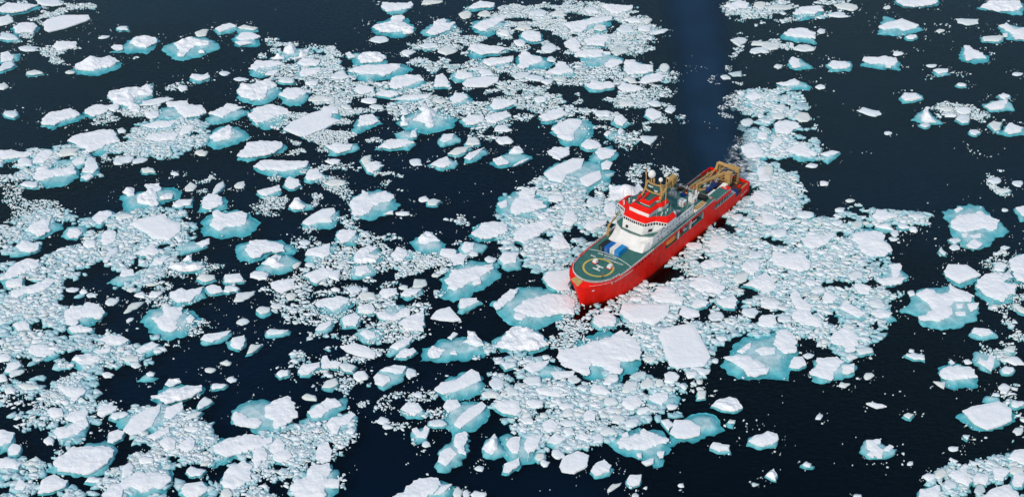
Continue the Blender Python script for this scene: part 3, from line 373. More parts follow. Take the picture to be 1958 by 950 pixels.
-129.9,606.7,0|large slender white floe, upper left of the long straight white floe with a turquoise front|-109,-88 -79,61 -11,97 92,79 125,43 114,-10 31,-62 -51,-114|-107,-71 -77,53 -17,79 103,71 111,17 82,-36 15,-71 -55,-88
13.7,430.9,0|mid-sized slender turquoise-edged floe, lower right of the smooth white hump left below the ship's bow|-91,7 -77,46 18,58 103,-10 52,-54 -49,-49|-91,12 -69,40 15,55 3,23 -56,-21/24,-16 118,-10 109,-44 37,-60
9.8,532.7,0|mid-sized slender white floe, just below the starfish-shaped white top on a turquoise floe|-92,-29 -50,49 82,98 120,59 58,-13 3,-68 -49,-106 -92,-91|-87,-32 -45,42 72,87 109,49 54,-18 3,-69 -46,-105 -87,-90
68.2,481.5,0|mid-sized turquoise-edged floe, upper right of the wide flat white floe beside the ship's port bow|-85,4 -32,78 27,60 82,-11 71,-67 -1,-56 -70,-41|-74,-1 -30,64 24,51 72,-14 59,-65 -1,-52 -62,-39
11.5,704.7,0|mid-sized long turquoise-edged floe, upper right of the flat greyish plate in the packed ice|-97,-53 -92,57 -50,124 71,68 131,-9 79,-74 -52,-113|-71,69 -50,125 0,69 51,47 58,-8 -11,-52 -52,-106 -77,-84
-58.9,679.9,0|mid-sized turquoise-edged floe, lower right of the very wide turquoise floe under a long white bar|-100,-37 -97,56 -10,99 70,88 110,-17 69,-68 -7,-109 -67,-78|-96,-16 -90,37 -9,79 71,68 89,16 28,-36 -47,-87 -87,-67
127.0,465.5,0|mid-sized long turquoise-edged floe, upper left of the white floe with a teal left flank|-77,12 -71,36 -29,76 19,67 35,26 75,-10 64,-77 -8,-55 -33,-50|-66,6 -60,28 -25,62 15,55 28,19 61,-12 53,-67 -7,-48 -29,-45
147.7,470.2,0|mid-sized oblong mostly turquoise floe, above the white floe with a teal left flank|-80,-21 -53,42 -17,67 50,55 75,-8 49,-58 -5,-64 -61,-39|-53,23 -19,61 14,35 54,-15 19,-52 -11,-15
-66.8,399.1,0|mid-sized oblong turquoise-edged floe, lower right of the large crumbled floe with a pale teal skirt|-60,-6 -40,35 40,66 64,35 29,-36 -8,-76 -53,-36|-56,-11 -39,24 2,30 34,60 50,40 33,-1 1,-21 -9,-62 -30,-62
-87.9,514.8,0|mid-sized long turquoise-edged floe, lower left of the rough round floe with a turquoise left side|-73,-53 -67,24 -6,67 67,67 81,10 31,-53 -38,-81|-74,-32 -65,17 -18,31 31,63 42,-11 16,-53 -19,-32
-154.3,642.9,0|mid-sized slender turquoise-edged floe, above the oval turquoise floe with a white dome on its left|-95,-81 -89,14 -22,92 109,53 120,14 58,-43 -46,-96|-87,5 -20,83 -7,122 82,73 30,15 0,-33
-13.8,751.7,0|mid-sized long turquoise-edged floe, above the flat greyish plate in the packed ice|-108,2 -88,75 -3,112 83,75 131,27 63,-57 -10,-140 -63,-93|-91,-32 -55,40 -2,65 83,126 104,89 41,-8 -42,-91
-117.4,362.9,0|mid-sized oblong turquoise-edged floe, just right of the long white floe with a turquoise triangle behind|-58,-1 -49,30 -16,39 27,48 61,5 51,-13 22,-50 -11,-44 -37,-38|-46,-4 -38,23 -11,28 23,36 50,2 44,-13 20,-44 -8,-38 -29,-34
-140.4,697.1,0|mid-sized long turquoise-edged floe, lower left of the three-lobed turquoise floe crowned by a white pinnacle|-97,-9 -57,89 65,89 100,56 89,-9 22,-105 -59,-94|-95,-19 -65,79 68,68 98,35 47,3 -31,-8 -45,-51/11,-93 25,-51 83,-40 62,-104
-145.5,557.1,0|mid-sized turquoise-edged floe, upper left of the large saucer-shaped turquoise floe with a white bow-tie top|-56,-74 -58,51 -31,91 48,59 73,-35 33,-74|-47,-27 -46,36 -27,75 46,28 47,-27 7,-69 -39,-50
-196.8,443.3,0|mid-sized long turquoise-edged floe, left of the long turquoise floe with a white oval boss|81,-17 41,-56 -8,-46 -47,-20 -70,-2 -64,43 -21,53 19,44 62,1|60,-14 32,-43 -5,-37 -35,-17 -50,-3 -48,30 -14,37 15,32 49,-1
149.5,604.1,0|mid-sized long turquoise-edged floe, left of the arrowhead floe pointing right, behind the ship's stern|-96,16 -22,78 41,69 86,16 62,-62 -4,-80 -53,-54|-89,8 -24,70 23,75 34,34 76,-10 56,-45 0,-53
-119.9,663.9,0|mid-sized oblong turquoise-edged floe, right of the lumpy white floe with twin knobs|-82,1 -60,92 59,82 75,-9 52,-99 -36,-89|-81,2 -44,83 36,73 65,32 12,-48 -32,-38
-43.8,748.7,0|mid-sized long turquoise-edged floe, right of the round turquoise floe with a knobbed white top|-106,-51 -83,8 8,118 40,130 108,20 68,-51 -35,-110 -87,-98|-83,-85 -54,-38 -29,10 -38,70 30,119 43,46 96,58 62,-38 -24,-109
-170.8,365.6,0|mid-sized oblong white floe, just lower left of the great oval white floe, bottom left|-44,-45 -44,24 -5,52 52,20 55,-9 8,-43|-38,-49 -41,19 -3,47 52,15 53,-13 9,-44
196.5,437.2,0|mid-sized mostly turquoise floe, upper right of the rounded white floe over a bubbly teal ledge|-55,12 -26,63 54,35 55,-11 1,-73 -35,-45|-42,-17 -29,6 -4,-11 22,29 49,23 34,-6 0,-73 -20,-40
123.8,605.1,0|mid-sized uneven turquoise-edged floe, above the white floe off the ship's port quarter|-58,-14 -68,49 -14,89 36,88 54,39 61,14 66,-65 18,-75 -49,-94|-48,-16 -58,35 -13,72 29,68 42,28 48,8 52,-57 13,-68 -42,-79
40.2,464.2,0|mid-sized oblong turquoise-edged floe, left of the wide flat white floe beside the ship's port bow|60,7 45,-51 5,-49 -30,-57 -62,-27 -56,25 -22,41 14,76 51,26|46,2 38,-46 4,-43 -26,-53 -51,-26 -45,17 -19,31 11,58 43,19
-15.3,718.4,0|mid-sized slender turquoise-edged floe, above the flat greyish plate in the packed ice|-98,-58 -97,77 131,43 136,-2 39,-58 -52,-85|-100,-1 -91,67 59,49 131,22 80,-35 -22,-57
-1.0,408.3,0|mid-sized turquoise-edged floe, right of the turquoise floe with two white slabs and a brown stain|-68,4 -50,34 14,45 46,41 49,-30 28,-56 -33,-32|-58,0 -44,26 12,37 40,31 43,-32 26,-52 -30,-32
-78.0,634.9,0|mid-sized long mostly turquoise floe, right of the great sloping white slab, upper centre left|-68,-75 -60,37 -8,94 59,75 89,-1 23,-57 -46,-112|-33,-47 -33,57 31,76 75,0 31,-28
50.9,731.9,0|mid-sized oblong turquoise-edged floe, just lower right of the swept white floe with a boomerang top|-100,0 -11,117 40,93 97,-12 89,-58 10,-92 -62,-85|-95,-10 -3,59 64,48 56,1 30,-91 -62,-68
-60.3,454.1,0|mid-sized mostly turquoise floe, upper right of the greyish flat shard with a pointed left tip|-72,6 -52,43 38,43 71,6 44,-41 1,-55 -46,-29|-41,6 -21,30 18,12 28,-18 0,-38 -17,-18
47.1,602.3,0|mid-sized oblong mostly turquoise floe, upper right of the huge turquoise floe with two white slabs|-81,-36 -41,52 44,96 74,-1 34,-70 -65,-70|-43,8 -14,52 66,26 35,-44 -11,-61
-186.7,629.6,0|mid-sized mostly turquoise floe, right of the broad stepped white floe with a pointed left end|-90,-32 -95,33 75,71 87,33 84,-41 -54,-68|-98,6 -31,44 82,62 63,-3 -38,-13
126.6,476.4,0|mid-sized long white floe, below the broad white floe with a scalloped edge|-47,45 -16,115 14,33 59,-25 28,-79 -14,-83|-44,37 -14,102 12,24 49,-27 24,-77 -14,-77
96.2,521.3,0|mid-sized rounded turquoise-edged floe, right of the round white floe beside the ship's waterline amidships|-56,16 -11,77 54,51 53,-18 18,-70 -47,-67|-50,9 -11,60 44,38 44,-19 15,-62 -42,-62
113.9,490.4,0|mid-sized rounded turquoise-edged floe, lower left of the broad white floe with a scalloped edge|-35,52 7,90 38,53 43,-24 17,-70 -38,-85|-32,41 5,75 32,41 37,-25 15,-64 -34,-77
-68.1,500.3,0|mid-sized long mostly turquoise floe, just below the turquoise oval floe with two white lumps, centre|-68,-11 -49,44 38,58 66,3 39,-51 -40,-51|-22,-31 -23,23 24,37 39,-4 7,-44
-60.3,612.2,0|mid-sized slender turquoise-edged floe, lower left of the big turquoise oval with a star-shaped white peak|-108,-47 -69,42 49,60 97,24 74,-47|-89,-47 -50,33 51,43 94,7 11,-47
-157.4,733.2,0|mid-sized long turquoise-edged floe, upper left of the three-lobed turquoise floe crowned by a white pinnacle|-91,10 -66,80 0,97 76,45 87,-59 40,-94 -56,-71|-64,11 -34,82 36,70 80,23 49,-12 -34,-16/-55,-46 9,-23 46,-58 -21,-92
-0.9,508.9,0|mid-sized rounded turquoise-edged floe, lower right of the square-topped white floe in a turquoise frame|-56,-15 -49,41 36,83 48,-56 -8,-76|-48,-1 -33,41 40,48 24,-22 -24,-35
145.1,629.9,0|mid-sized oblong turquoise-edged floe, upper left of the arrowhead floe pointing right, behind the ship's stern|90,-1 57,-20 4,-82 -50,-73 -74,-53 -60,37 -33,63 17,80 74,44|80,-7 50,-23 2,-81 -46,-71 -66,-52 -52,25 -29,49 13,61 65,32
-306.3,776.1,0|mid-sized turquoise-edged floe, upper left of the smooth blank white slab with a pointed right end|-90,71 -37,74 59,59 148,44 123,-3 87,-43 12,-77 -89,-80 -114,2|-72,56 -29,57 55,47 128,32 104,-8 77,-42 13,-74 -76,-73 -97,-4
-9.1,704.3,0|mid-sized slender turquoise-edged floe, upper right of the flat greyish plate in the packed ice|-123,6 -93,50 100,61 105,6 20,-92 -51,-49|-82,-26 -63,29 100,55 90,-4 19,-37 -31,-58
181.9,770.3,0|mid-sized long turquoise-edged floe, above the thick white step floe beside the wake|-102,-24 -55,63 94,101 99,13 29,-74 -73,-106|-97,-23 -46,53 89,78 91,2 14,-35 -27,-23 -76,-60
60.4,412.8,0|mid-sized slender turquoise-edged floe, above the big turquoise oval with a wavy white crest|-64,-8 -43,34 63,29 63,-8 14,-40 -41,-34|-56,2 -36,29 25,39 21,-3 -6,-30 -40,-14
28.8,694.0,0|mid-sized oblong turquoise-edged floe, below the swept white floe with a boomerang top|-101,-32 -44,43 -22,109 18,98 76,11 72,-74 -37,-74|-101,-37 -39,34 -27,99 18,84 59,-20 -7,-62
111.3,490.4,0|mid-sized long white floe, lower left of the broad white floe with a scalloped edge|-97,-8 -22,45 68,37 53,-52 -17,-36|-83,-12 -21,35 60,28 47,-51 -16,-38
-225.2,518.1,0|mid-sized long turquoise-edged floe, lower left of the notched white floe with turquoise right corner|-51,-58 -58,20 -21,63 40,48 69,-9 28,-51|-46,13 -17,53 52,27 64,-16 35,-44 -11,-23
-188.8,526.7,0|mid-sized oblong turquoise-edged floe, left of the big flat snow-white floe, left of centre|-53,-38 -54,35 -14,72 49,35 62,-38 3,-66|-25,-30 -31,28 -10,60 29,35 37,-30 12,-66 -10,-59
-50.0,512.8,0|mid-sized long turquoise-edged floe, lower left of the turquoise floe with a white dome|-63,-12 -40,59 43,44 74,-5 16,-54 -40,-54|-55,-5 -31,51 11,37 22,-5 1,-54 -40,-47
-88.2,608.1,0|mid-sized slender turquoise-edged floe, lower right of the great sloping white slab, upper centre left|-86,20 -53,47 75,56 89,3 22,-59 -59,-59|-80,12 -43,42 55,30 46,-24 -5,-59 -44,-32
-38.6,406.6,0|mid-sized turquoise-edged floe, left of the turquoise floe with two white slabs and a brown stain|-58,1 -43,38 13,43 43,1 72,-19 31,-40 -24,-35|-54,1 -36,36 13,36 33,-4 4,-35
-86.7,497.3,0|mid-sized long white floe, right of the icy turquoise disc strewn with white rubble|-84,-2 13,55 60,48 64,5 -4,-67|-73,-8 12,46 57,40 57,-1 -2,-68
-123.3,386.7,0|mid-sized turquoise-edged floe, left of the long white floe in a teal corner beside open water|-54,-11 -35,28 -12,48 45,18 49,-21 6,-45|-50,-12 -26,18 -10,43 15,18 17,-26 -6,-45
-18.9,518.6,0|mid-sized long mostly turquoise floe, lower left of the square-topped white floe in a turquoise frame|-56,-28 -58,43 24,51 73,15 50,-28 -14,-63|-44,-14 -33,36 16,29 9,-21 -23,-42
-172.9,494.7,0|mid-sized slender mostly turquoise floe, left of the tilted white floe with a straight far edge|-83,-28 -51,18 21,52 73,32 60,-15 -11,-48|-34,18 -28,59 16,59 33,18 -15,5
168.2,369.6,0|mid-sized uneven white floe, upper left of the large white floe at the bottom right corner|-49,7 -32,28 0,32 19,61 33,49 27,12 34,-23 13,-55 -24,-30|-48,2 -30,21 -2,26 15,51 28,40 23,7 30,-25 10,-53 -23,-30
-223.8,647.8,0|small long turquoise-edged floe, right of the blocky floe alone in dark water, upper left|-16,-74 -64,-44 -82,-2 -44,49 -22,74 32,60 80,39 69,-3 54,-51|-9,-69 -53,-43 -66,-7 -35,37 -16,55 29,44 69,28 58,-8 46,-46
21.9,641.9,0|small long turquoise-edged floe, just upper left of the big heart-shaped floe with turquoise right half|-84,-14 -7,63 51,92 72,5 18,-71 -57,-71|-79,-19 -7,50 51,83 68,6 19,-51 -47,-61
-255.2,601.1,0|small slender turquoise-edged floe, upper left of the straight-edged white block with a teal lower lip|-56,-50 -85,46 -32,50 98,25 77,-27 -1,-55|-82,38 -27,38 98,11 72,-23 -4,-41 -55,-49
-152.7,445.2,0|small oblong mostly turquoise floe, right of the clean oval white floe, lower left|-50,-34 -39,18 4,60 51,30 36,-22 -1,-57|-45,-17 10,36 47,18 20,-11 -19,-34
-28.4,660.2,0|small long turquoise-edged floe, lower left of the flat greyish plate in the packed ice|-75,28 -48,58 30,78 80,-2 52,-52 -4,-81 -58,-42|-55,-1 -28,59 31,49 46,9 4,-41 -43,-51
-71.6,777.3,0|small slender turquoise-edged floe, just above the round turquoise floe with a knobbed white top|-96,-7 -96,57 68,70 91,83 96,6 44,-70 -30,-94|-96,-5 -90,54 -7,46 70,46 95,72 95,-17 11,-55 -53,-68
48.1,411.2,0|small rounded white floe, above the big turquoise oval with a wavy white crest|-48,-4 -14,43 26,50 50,-4 3,-49 -34,-40|-44,-8 -13,34 23,39 44,-8 2,-50 -32,-40
108.7,502.9,0|small rounded turquoise-edged floe, left of the broad white floe with a scalloped edge|-55,2 -20,51 49,57 50,2 2,-68 -42,-46|-46,-3 -17,38 41,45 41,-3 1,-64 -36,-44
-6.8,653.6,0|small slender turquoise-edged floe, lower right of the flat greyish plate in the packed ice|-96,-25 -49,34 38,74 96,24 38,-44 -47,-70|-48,-24 -30,55 47,55 86,15 19,-53 -29,-53
-292.5,747.8,0|small long turquoise-edged floe, left of the smooth blank white slab with a pointed right end|-87,17 -59,72 36,83 78,16 67,-69 -36,-86|-70,7 -47,55 35,67 68,7 62,-64 -28,-81
-225.3,593.6,0|small mostly turquoise floe, upper right of the straight-edged white block with a teal lower lip|-106,-1 -61,34 71,42 91,-1 58,-43 -69,-35|14,8 29,34 77,26 85,-9 47,-34
-55.2,660.3,0|small slender turquoise-edged floe, upper left of the big turquoise oval with a star-shaped white peak|-114,-23 -50,37 94,57 105,27 51,-43 -83,-53|-109,-16 -40,32 100,44 88,-2 1,-12
-239.8,599.5,0|small long turquoise-edged floe, upper left of the straight-edged white block with a teal lower lip|-16,-67 -45,-73 -55,-26 -31,58 -14,79 29,80 51,41 44,-30 21,-78|-9,-59 -35,-64 -39,-24 -22,39 -8,58 26,57 44,28 37,-29 19,-66
-69.2,464.3,0|small rounded turquoise-edged floe, lower right of the sunken turquoise floe with a crescent white top|-48,0 -38,26 -9,47 11,61 47,25 41,-5 29,-53 12,-48 -34,-48|-37,-4 -28,16 -6,33 9,43 38,17 33,-7 23,-47 10,-41 -25,-43
-205.8,532.0,0|small long mostly turquoise floe, right of the notched white floe with turquoise right corner|-58,-33 -49,41 47,56 56,-11 19,-62|-29,-33 -28,11 8,19 38,-18 29,-62 -8,-62
-125.7,452.8,0|small slender turquoise-edged floe, lower right of the large turquoise floe with scattered white blocks|-63,-28 -48,13 21,43 68,31 58,1 12,-34 -45,-46|-60,-23 -47,7 60,37 50,7 -2,-34
-149.7,519.4,0|small mostly turquoise floe, above the oblong white floe with a knob on its far edge|-63,-22 -57,28 13,50 86,7 43,-22 -24,-57|27,21 82,57 89,21 67,-15
-212.4,585.6,0|small oblong turquoise-edged floe, just right of the straight-edged white block with a teal lower lip|-28,-80 -47,11 -29,79 25,79 50,-5 14,-88|-35,-13 -30,54 19,71 40,20 24,-22/-27,-63 9,-30 33,-55 8,-96
34.0,373.7,0|small rounded white floe, right of the smooth ten-sided white cake, bottom centre right|-44,-15 -25,23 10,51 47,4 25,-29 -28,-41|-42,-15 -19,27 9,46 37,13 25,-20 -29,-40
-94.4,388.8,0|small slender mostly turquoise floe, below the turquoise round floe with white blocks at both sides|-33,-52 -49,7 14,37 55,42 46,7 4,-32|-32,-57 -40,-3 17,22 21,-8 -10,-28
264.7,653.1,0|small slender turquoise-edged floe, upper left of the turquoise floe on the right edge, upper right|-89,0 -71,29 66,69 72,-39 20,-53 -65,-53|-83,-19 -14,30 59,64 51,20 11,-48 -67,-54
-196.0,543.9,0|small oblong turquoise-edged floe, lower left of the angular turquoise floe with a white H-shaped ridge|-30,53 24,66 48,41 52,21 39,-16 12,-76 -15,-67 -54,-15 -37,35|-21,38 21,48 40,30 44,13 32,-16 11,-62 -11,-54 -40,-15 -27,23
-101.7,489.0,0|small long white floe, just below the icy turquoise disc strewn with white rubble||-69,17 48,54 49,-10 5,-62 -39,-29
91.3,505.3,0|small slender turquoise-edged floe, just above the large white pan off the ship's port side|46,38 73,7 63,-12 23,-33 -13,-40 -52,-39 -67,-9 -65,5 -24,37|38,27 61,2 49,-14 18,-32 -12,-39 -43,-37 -54,-12 -53,0 -20,26
-19.3,476.0,0|small turquoise-edged floe, upper right of the clean white triangular slab left of the ship's bow|-41,-54 -37,41 29,48 61,9 8,-41 -22,-60|-38,-35 -32,28 37,35 49,9 -8,-29
35.0,418.4,0|small oblong turquoise-edged floe, just below the biggest snow-white floe below the ship's bow|-50,-11 -27,38 23,38 53,-11 19,-38 -37,-32|-36,-11 -20,29 16,27 45,-17 12,-29
22.1,522.5,0|small uneven white floe, above the white slab touching the ship's starboard bow|-57,-21 -13,78 32,34 53,-45 1,-58|-51,-24 -12,62 28,26 50,-46 1,-60
157.7,677.0,0|small slender mostly turquoise floe, below the thick white step floe beside the wake|-101,2 -76,33 28,64 97,-18 67,-49 -40,-49|-101,3 -39,24 6,55 35,24 25,-7 -67,-28
-47.0,446.6,0|small slender turquoise-edged floe, lower left of the pale bluish sail-shaped floe, centre|-56,-48 -35,10 54,72 46,22 19,-25 -37,-59|-40,-13 -13,22 51,63 39,10 -3,-25
-34.7,592.9,0|small long turquoise-edged floe, below the big turquoise oval with a star-shaped white peak|-83,-11 -32,41 21,67 68,7 52,-36 0,-61|-69,-19 -22,33 17,59 42,-2 8,-44
-115.7,449.3,0|small rounded turquoise-edged floe, lower right of the large turquoise floe with scattered white blocks|-52,7 -6,48 32,42 40,-11 11,-58 -31,-28|-24,-23 -23,18 25,42 35,1 23,-58 -13,-40
-83.3,431.9,0|small long turquoise-edged floe, lower left of the greyish flat shard with a pointed left tip|-48,-26 -33,25 37,48 49,8 4,-42 -32,-42|-44,-26 -30,17 37,38 43,8 4,-37 -32,-40
-95.8,381.0,0|small turquoise-edged floe, right of the long white floe in a teal corner beside open water|-20,-33 -29,-6 -29,33 -4,49 12,44 34,-2 29,-34 19,-33 -2,-53|-15,-30 -24,-8 -23,23 -2,38 11,32 29,-5 24,-32 17,-30 -1,-47
11.6,737.5,0|small long turquoise-edged floe, left of the swept white floe with a boomerang top|-34,84 12,74 56,51 67,-20 62,-69 9,-81 -41,-56 -69,-17 -73,20|-28,66 11,54 49,35 55,-24 54,-67 8,-79 -35,-55 -57,-21 -60,10
-20.9,637.1,0|small long turquoise-edged floe, right of the big turquoise oval with a star-shaped white peak|-75,6 -29,53 51,63 62,-23 21,-64 -45,-51|-55,-3 -19,44 52,48 57,-13 12,-60 -35,-50
15.2,417.2,0|small slender turquoise-edged floe, lower left of the biggest snow-white floe below the ship's bow|-69,23 -40,30 -3,23 76,5 51,-12 50,-32 10,-30 -32,-15 -60,-3|-57,15 -33,20 -3,15 60,0 42,-13 42,-30 8,-29 -27,-16 -47,-6
140.8,479.2,0|small oblong turquoise-edged floe, above the white floe with a teal left flank|-45,-4 -27,48 19,48 55,-10 16,-48 -43,-35|-43,3 -25,41 12,35 26,3 -4,-29 -42,-29
48.4,674.9,0|small white floe, below the turquoise floe with a straight white bar on its top edge|-80,13 -47,54 71,44 87,-8 16,-59 -62,-49|-77,8 -43,45 65,41 87,-13 16,-48 -51,-33
187.3,699.8,0|small slender turquoise-edged floe, left of the bone-shaped white floe on a turquoise base|-76,7 -49,51 74,62 73,7 45,-58 -70,-58|-70,-3 -42,41 39,41 61,-3 32,-46 -48,-46
200.3,455.3,0|small slender turquoise-edged floe, just lower right of the biggest turquoise floe on the right|-59,-6 -38,31 44,31 62,-12 11,-35 -47,-27|-48,0 -32,30 34,24 40,-6 -9,-21
-27.5,687.2,0|small slender turquoise-edged floe, just upper left of the flat greyish plate in the packed ice|-78,-17 -61,47 74,58 75,-6 17,-65 -42,-58|-43,-26 -36,48 50,27 56,-15 7,-47
-7.8,639.6,0|small long white floe, below the flat greyish plate in the packed ice|-69,0 -37,38 48,76 67,9 2,-76 -55,-48|-66,-9 -27,29 48,67 67,10 -8,-66 -55,-47
178.1,544.9,0|small white floe, above the large white floe at the right rim of the pack ice|-55,18 -33,41 13,56 68,2 34,-36 -38,-58|-56,-5 -26,38 10,47 62,-5 -2,-43 -39,-63
95.1,476.9,0|small oblong white floe, lower right of the large white pan off the ship's port side|-58,6 -20,29 34,55 47,13 20,-50 -39,-35|-54,0 -21,19 29,45 40,7 17,-50 -35,-38
-98.5,581.2,0|small oblong turquoise-edged floe, right of the long straight white floe with a turquoise front|-51,-44 -44,39 -4,72 67,-3 44,-36 -14,-61|-43,-36 -43,39 -2,61 46,-11 11,-44
-167.5,515.7,0|small long turquoise-edged floe, just below the big flat snow-white floe, left of centre|-79,-27 -37,1 -3,72 57,1 59,-27 -27,-44|-73,-31 -15,15 1,58 51,-6 37,-37
-87.1,380.5,0|small oblong turquoise-edged floe, left of the upright egg-shaped pale floe, bottom left of centre|32,16 45,-3 18,-31 -1,-38 -26,-26 -41,-10 -38,13 -6,36 17,37|29,9 39,-7 17,-31 0,-37 -21,-28 -36,-13 -32,7 -4,27 16,30
-35.5,392.9,0|small rounded turquoise-edged floe, upper left of the tall arrow-shaped floe with twin white blocks|-35,-14 -30,26 24,46 36,16 21,-34 -12,-49|-33,20 -16,31 -1,5 17,41 35,26 21,-29 -10,-19
164.2,702.4,0|small long mostly turquoise floe, below the thick white step floe beside the wake|-63,14 -32,80 27,69 79,-41 3,-73 -62,-41|-53,15 -24,70 11,37 1,-50 -46,-61
-182.7,618.7,0|small slender white floe, below the long floe with a turquoise pool between two white ends||50,43 82,26 70,-27 12,-40 -16,-48 -71,-23 -91,-10 -59,37 -20,32
-33.1,617.3,0|small mostly turquoise floe, lower right of the big turquoise oval with a star-shaped white peak|-60,-27 -40,45 33,67 63,-9 19,-54 -36,-63|-42,-18 -26,37 29,46 17,-8 -18,-35
-90.0,385.7,0|small white floe, right of the long white floe in a teal corner beside open water|34,-16 13,-40 -13,-43 -32,-17 -27,14 -17,38 0,55 23,24 30,13|31,-19 12,-39 -11,-42 -27,-20 -23,8 -13,30 1,43 22,16 28,7
126.8,582.9,0|small rounded white floe, above the white floe off the ship's port quarter|-16,74 24,65 37,49 48,18 28,-30 21,-68 -43,-69 -36,-23 -37,28|-15,63 20,51 31,38 42,10 25,-34 18,-67 -41,-70 -34,-27 -36,18
-117.5,703.5,0|small slender turquoise-edged floe, lower right of the three-lobed turquoise floe crowned by a white pinnacle|-87,-19 -36,58 13,69 75,14 77,-41 -32,-58|-33,37 16,48 74,4 58,-50 -12,-50 -57,-18
183.3,371.2,0|small uneven turquoise-edged floe, lower left of the white floe cut by the right edge, bottom|20,-14 -2,-41 -16,-40 -37,-29 -29,-1 -24,32 16,35 32,24 48,17|15,-15 -5,-40 -15,-37 -35,-29 -27,-5 -23,24 12,27 26,16 38,10
-119.2,566.5,0|small long turquoise-edged floe, below the long straight white floe with a turquoise front|-64,-11 -51,21 39,62 56,-3 20,-51 -42,-43|-60,-3 -16,21 40,54 54,5 -7,-43 -42,-35
-115.5,691.5,0|small turquoise-edged floe, lower right of the three-lobed turquoise floe crowned by a white pinnacle|-64,-60 -59,36 -1,58 64,58 77,4 -6,-70|-44,-37 -37,26 65,52 76,1 3,-58
160.7,467.5,0|small long turquoise-edged floe, upper right of the white floe with a teal left flank|-58,6 -19,44 44,19 50,-25 16,-41 -34,-25|-53,12 -14,37 42,12 21,-13 -33,-19
24.3,602.7,0|small oblong white floe, just lower left of the big heart-shaped floe with turquoise right half||-64,15 -22,50 51,55 50,-12 2,-72 -33,-46
-170.6,402.9,0|small long white floe, just above the crescent-topped floe with a brownish underside, lower left||-48,-18 -35,13 19,44 35,24 35,-18 -1,-38
17.6,388.9,0|small oblong turquoise-edged floe, upper left of the smooth ten-sided white cake, bottom centre right|-45,-14 -10,46 30,16 43,-23 -5,-33|-42,-14 -10,38 33,9 2,-19
122.6,541.3,0|small oblong turquoise-edged floe, below the white floe off the ship's port quarter|-32,63 19,46 58,-21 15,-50 -45,-40|-26,46 14,31 44,-22 11,-44 -38,-37
-63.4,471.9,0|small oblong turquoise-edged floe, left of the white ring-topped floe with a turquoise hollow, centre|30,31 49,-6 33,-33 10,-44 -7,-32 -43,-28 -42,31 -28,31 0,45|26,22 40,-9 28,-31 9,-39 -5,-30 -32,-27 -33,20 -21,20 1,33
64.7,774.3,0|small slender white floe, upper right of the swept white floe with a boomerang top||-99,40 -65,60 32,40 97,40 93,-10 3,-73 -40,-60
-153.3,391.9,0|small oblong white floe, just lower left of the long jagged slab with turquoise behind it|-26,-40 -33,17 0,40 35,29 29,-17 -3,-43|-21,-39 -28,10 1,30 31,20 27,-19 -1,-44
-20.2,779.0,0|small slender turquoise-edged floe, right of the round turquoise floe with a knobbed white top|-98,-49 -72,14 3,73 91,27 92,-24 -38,-61|-87,-55 3,60 91,29 86,-29 27,-29
-29.1,513.9,0|small oblong turquoise-edged floe, just lower right of the turquoise floe with a white dome|-44,37 -2,41 33,37 43,17 44,-8 38,-38 6,-51 -36,-20 -51,-12|-35,26 -2,28 27,25 34,10 36,-10 31,-35 5,-45 -29,-20 -39,-14
41.0,611.3,0|small oblong turquoise-edged floe, just lower right of the big heart-shaped floe with turquoise right half|-45,-34 -56,3 -33,43 -17,66 22,49 51,23 55,-35 4,-53 -24,-52|-39,-34 -50,-4 -27,30 -15,48 18,35 44,13 48,-35 3,-49 -20,-49
-39.3,680.7,0|small uneven white floe, left of the flat greyish plate in the packed ice|-44,-66 -38,70 -2,97 35,38 54,-70|-39,-65 -33,54 -1,81 31,29 47,-71
-18.6,601.5,0|small slender mostly turquoise floe, left of the long two-humped floe trailing turquoise|-58,-28 -41,16 48,77 58,24 5,-54 -48,-66|-58,-36 -32,7 44,65 13,-1 -26,-53
188.9,367.8,0|small rounded turquoise-edged floe, upper right of the large white floe at the bottom right corner|-14,28 9,50 32,31 31,9 14,-29 4,-39 -28,-42 -36,-15 -18,8|-13,19 5,35 24,22 23,4 9,-27 1,-36 -24,-36 -30,-15 -16,3
131.5,618.3,0|small oblong mostly turquoise floe, left of the arrowhead floe pointing right, behind the ship's stern|-53,-19 -23,63 48,45 45,-37 -32,-64|-34,-9 -15,54 28,36 9,-28
47.5,550.2,0|small turquoise-edged floe, lower left of the peaked white floe partly hidden by the ship's bridge|33,22 26,-9 25,-65 -10,-66 -24,-59 -35,-10 -25,52 -15,51 19,78|28,13 22,-13 22,-61 -9,-61 -20,-53 -31,-13 -21,40 -13,39 16,62
-181.8,364.3,0|small oblong turquoise-edged floe, below the floe with a teal far corner on the left edge|-33,-13 -14,42 34,14 21,-31 -18,-31|-22,-13 -18,37 20,9 13,-22
133.1,663.0,0|small long turquoise-edged floe, lower left of the thick white step floe beside the wake|-60,0 -24,50 56,60 55,-10 -2,-70 -56,-40|-52,-9 14,45 49,-9 -11,-59
-161.2,506.8,0|small turquoise-edged floe, left of the oblong white floe with a knob on its far edge|-45,-48 -34,13 36,62 51,27 8,-35 -33,-65|-33,-28 -19,20 44,48 21,-14
139.6,779.5,0|small slender white floe, upper left of the thick white step floe beside the wake|-115,-7 -41,22 30,93 81,23 57,-51 -40,-65|-102,-14 -39,11 24,76 70,11 50,-52 -38,-65
219.0,662.5,0|small long turquoise-edged floe, upper left of the triangular turquoise floe with a white tower, right|-66,-5 -30,45 50,55 69,-9 16,-45 -53,-55|-52,-4 -23,36 35,36 56,-18 -5,-50 -50,-38
15.0,397.4,0|small rounded white floe, upper right of the wide bluish floe broken into blocks, bottom centre|-2,-39 -21,-32 -34,-3 -31,14 -4,40 12,36 37,12 32,-1 17,-34|-2,-40 -19,-33 -30,-7 -28,8 -3,33 11,26 32,6 27,-5 16,-34
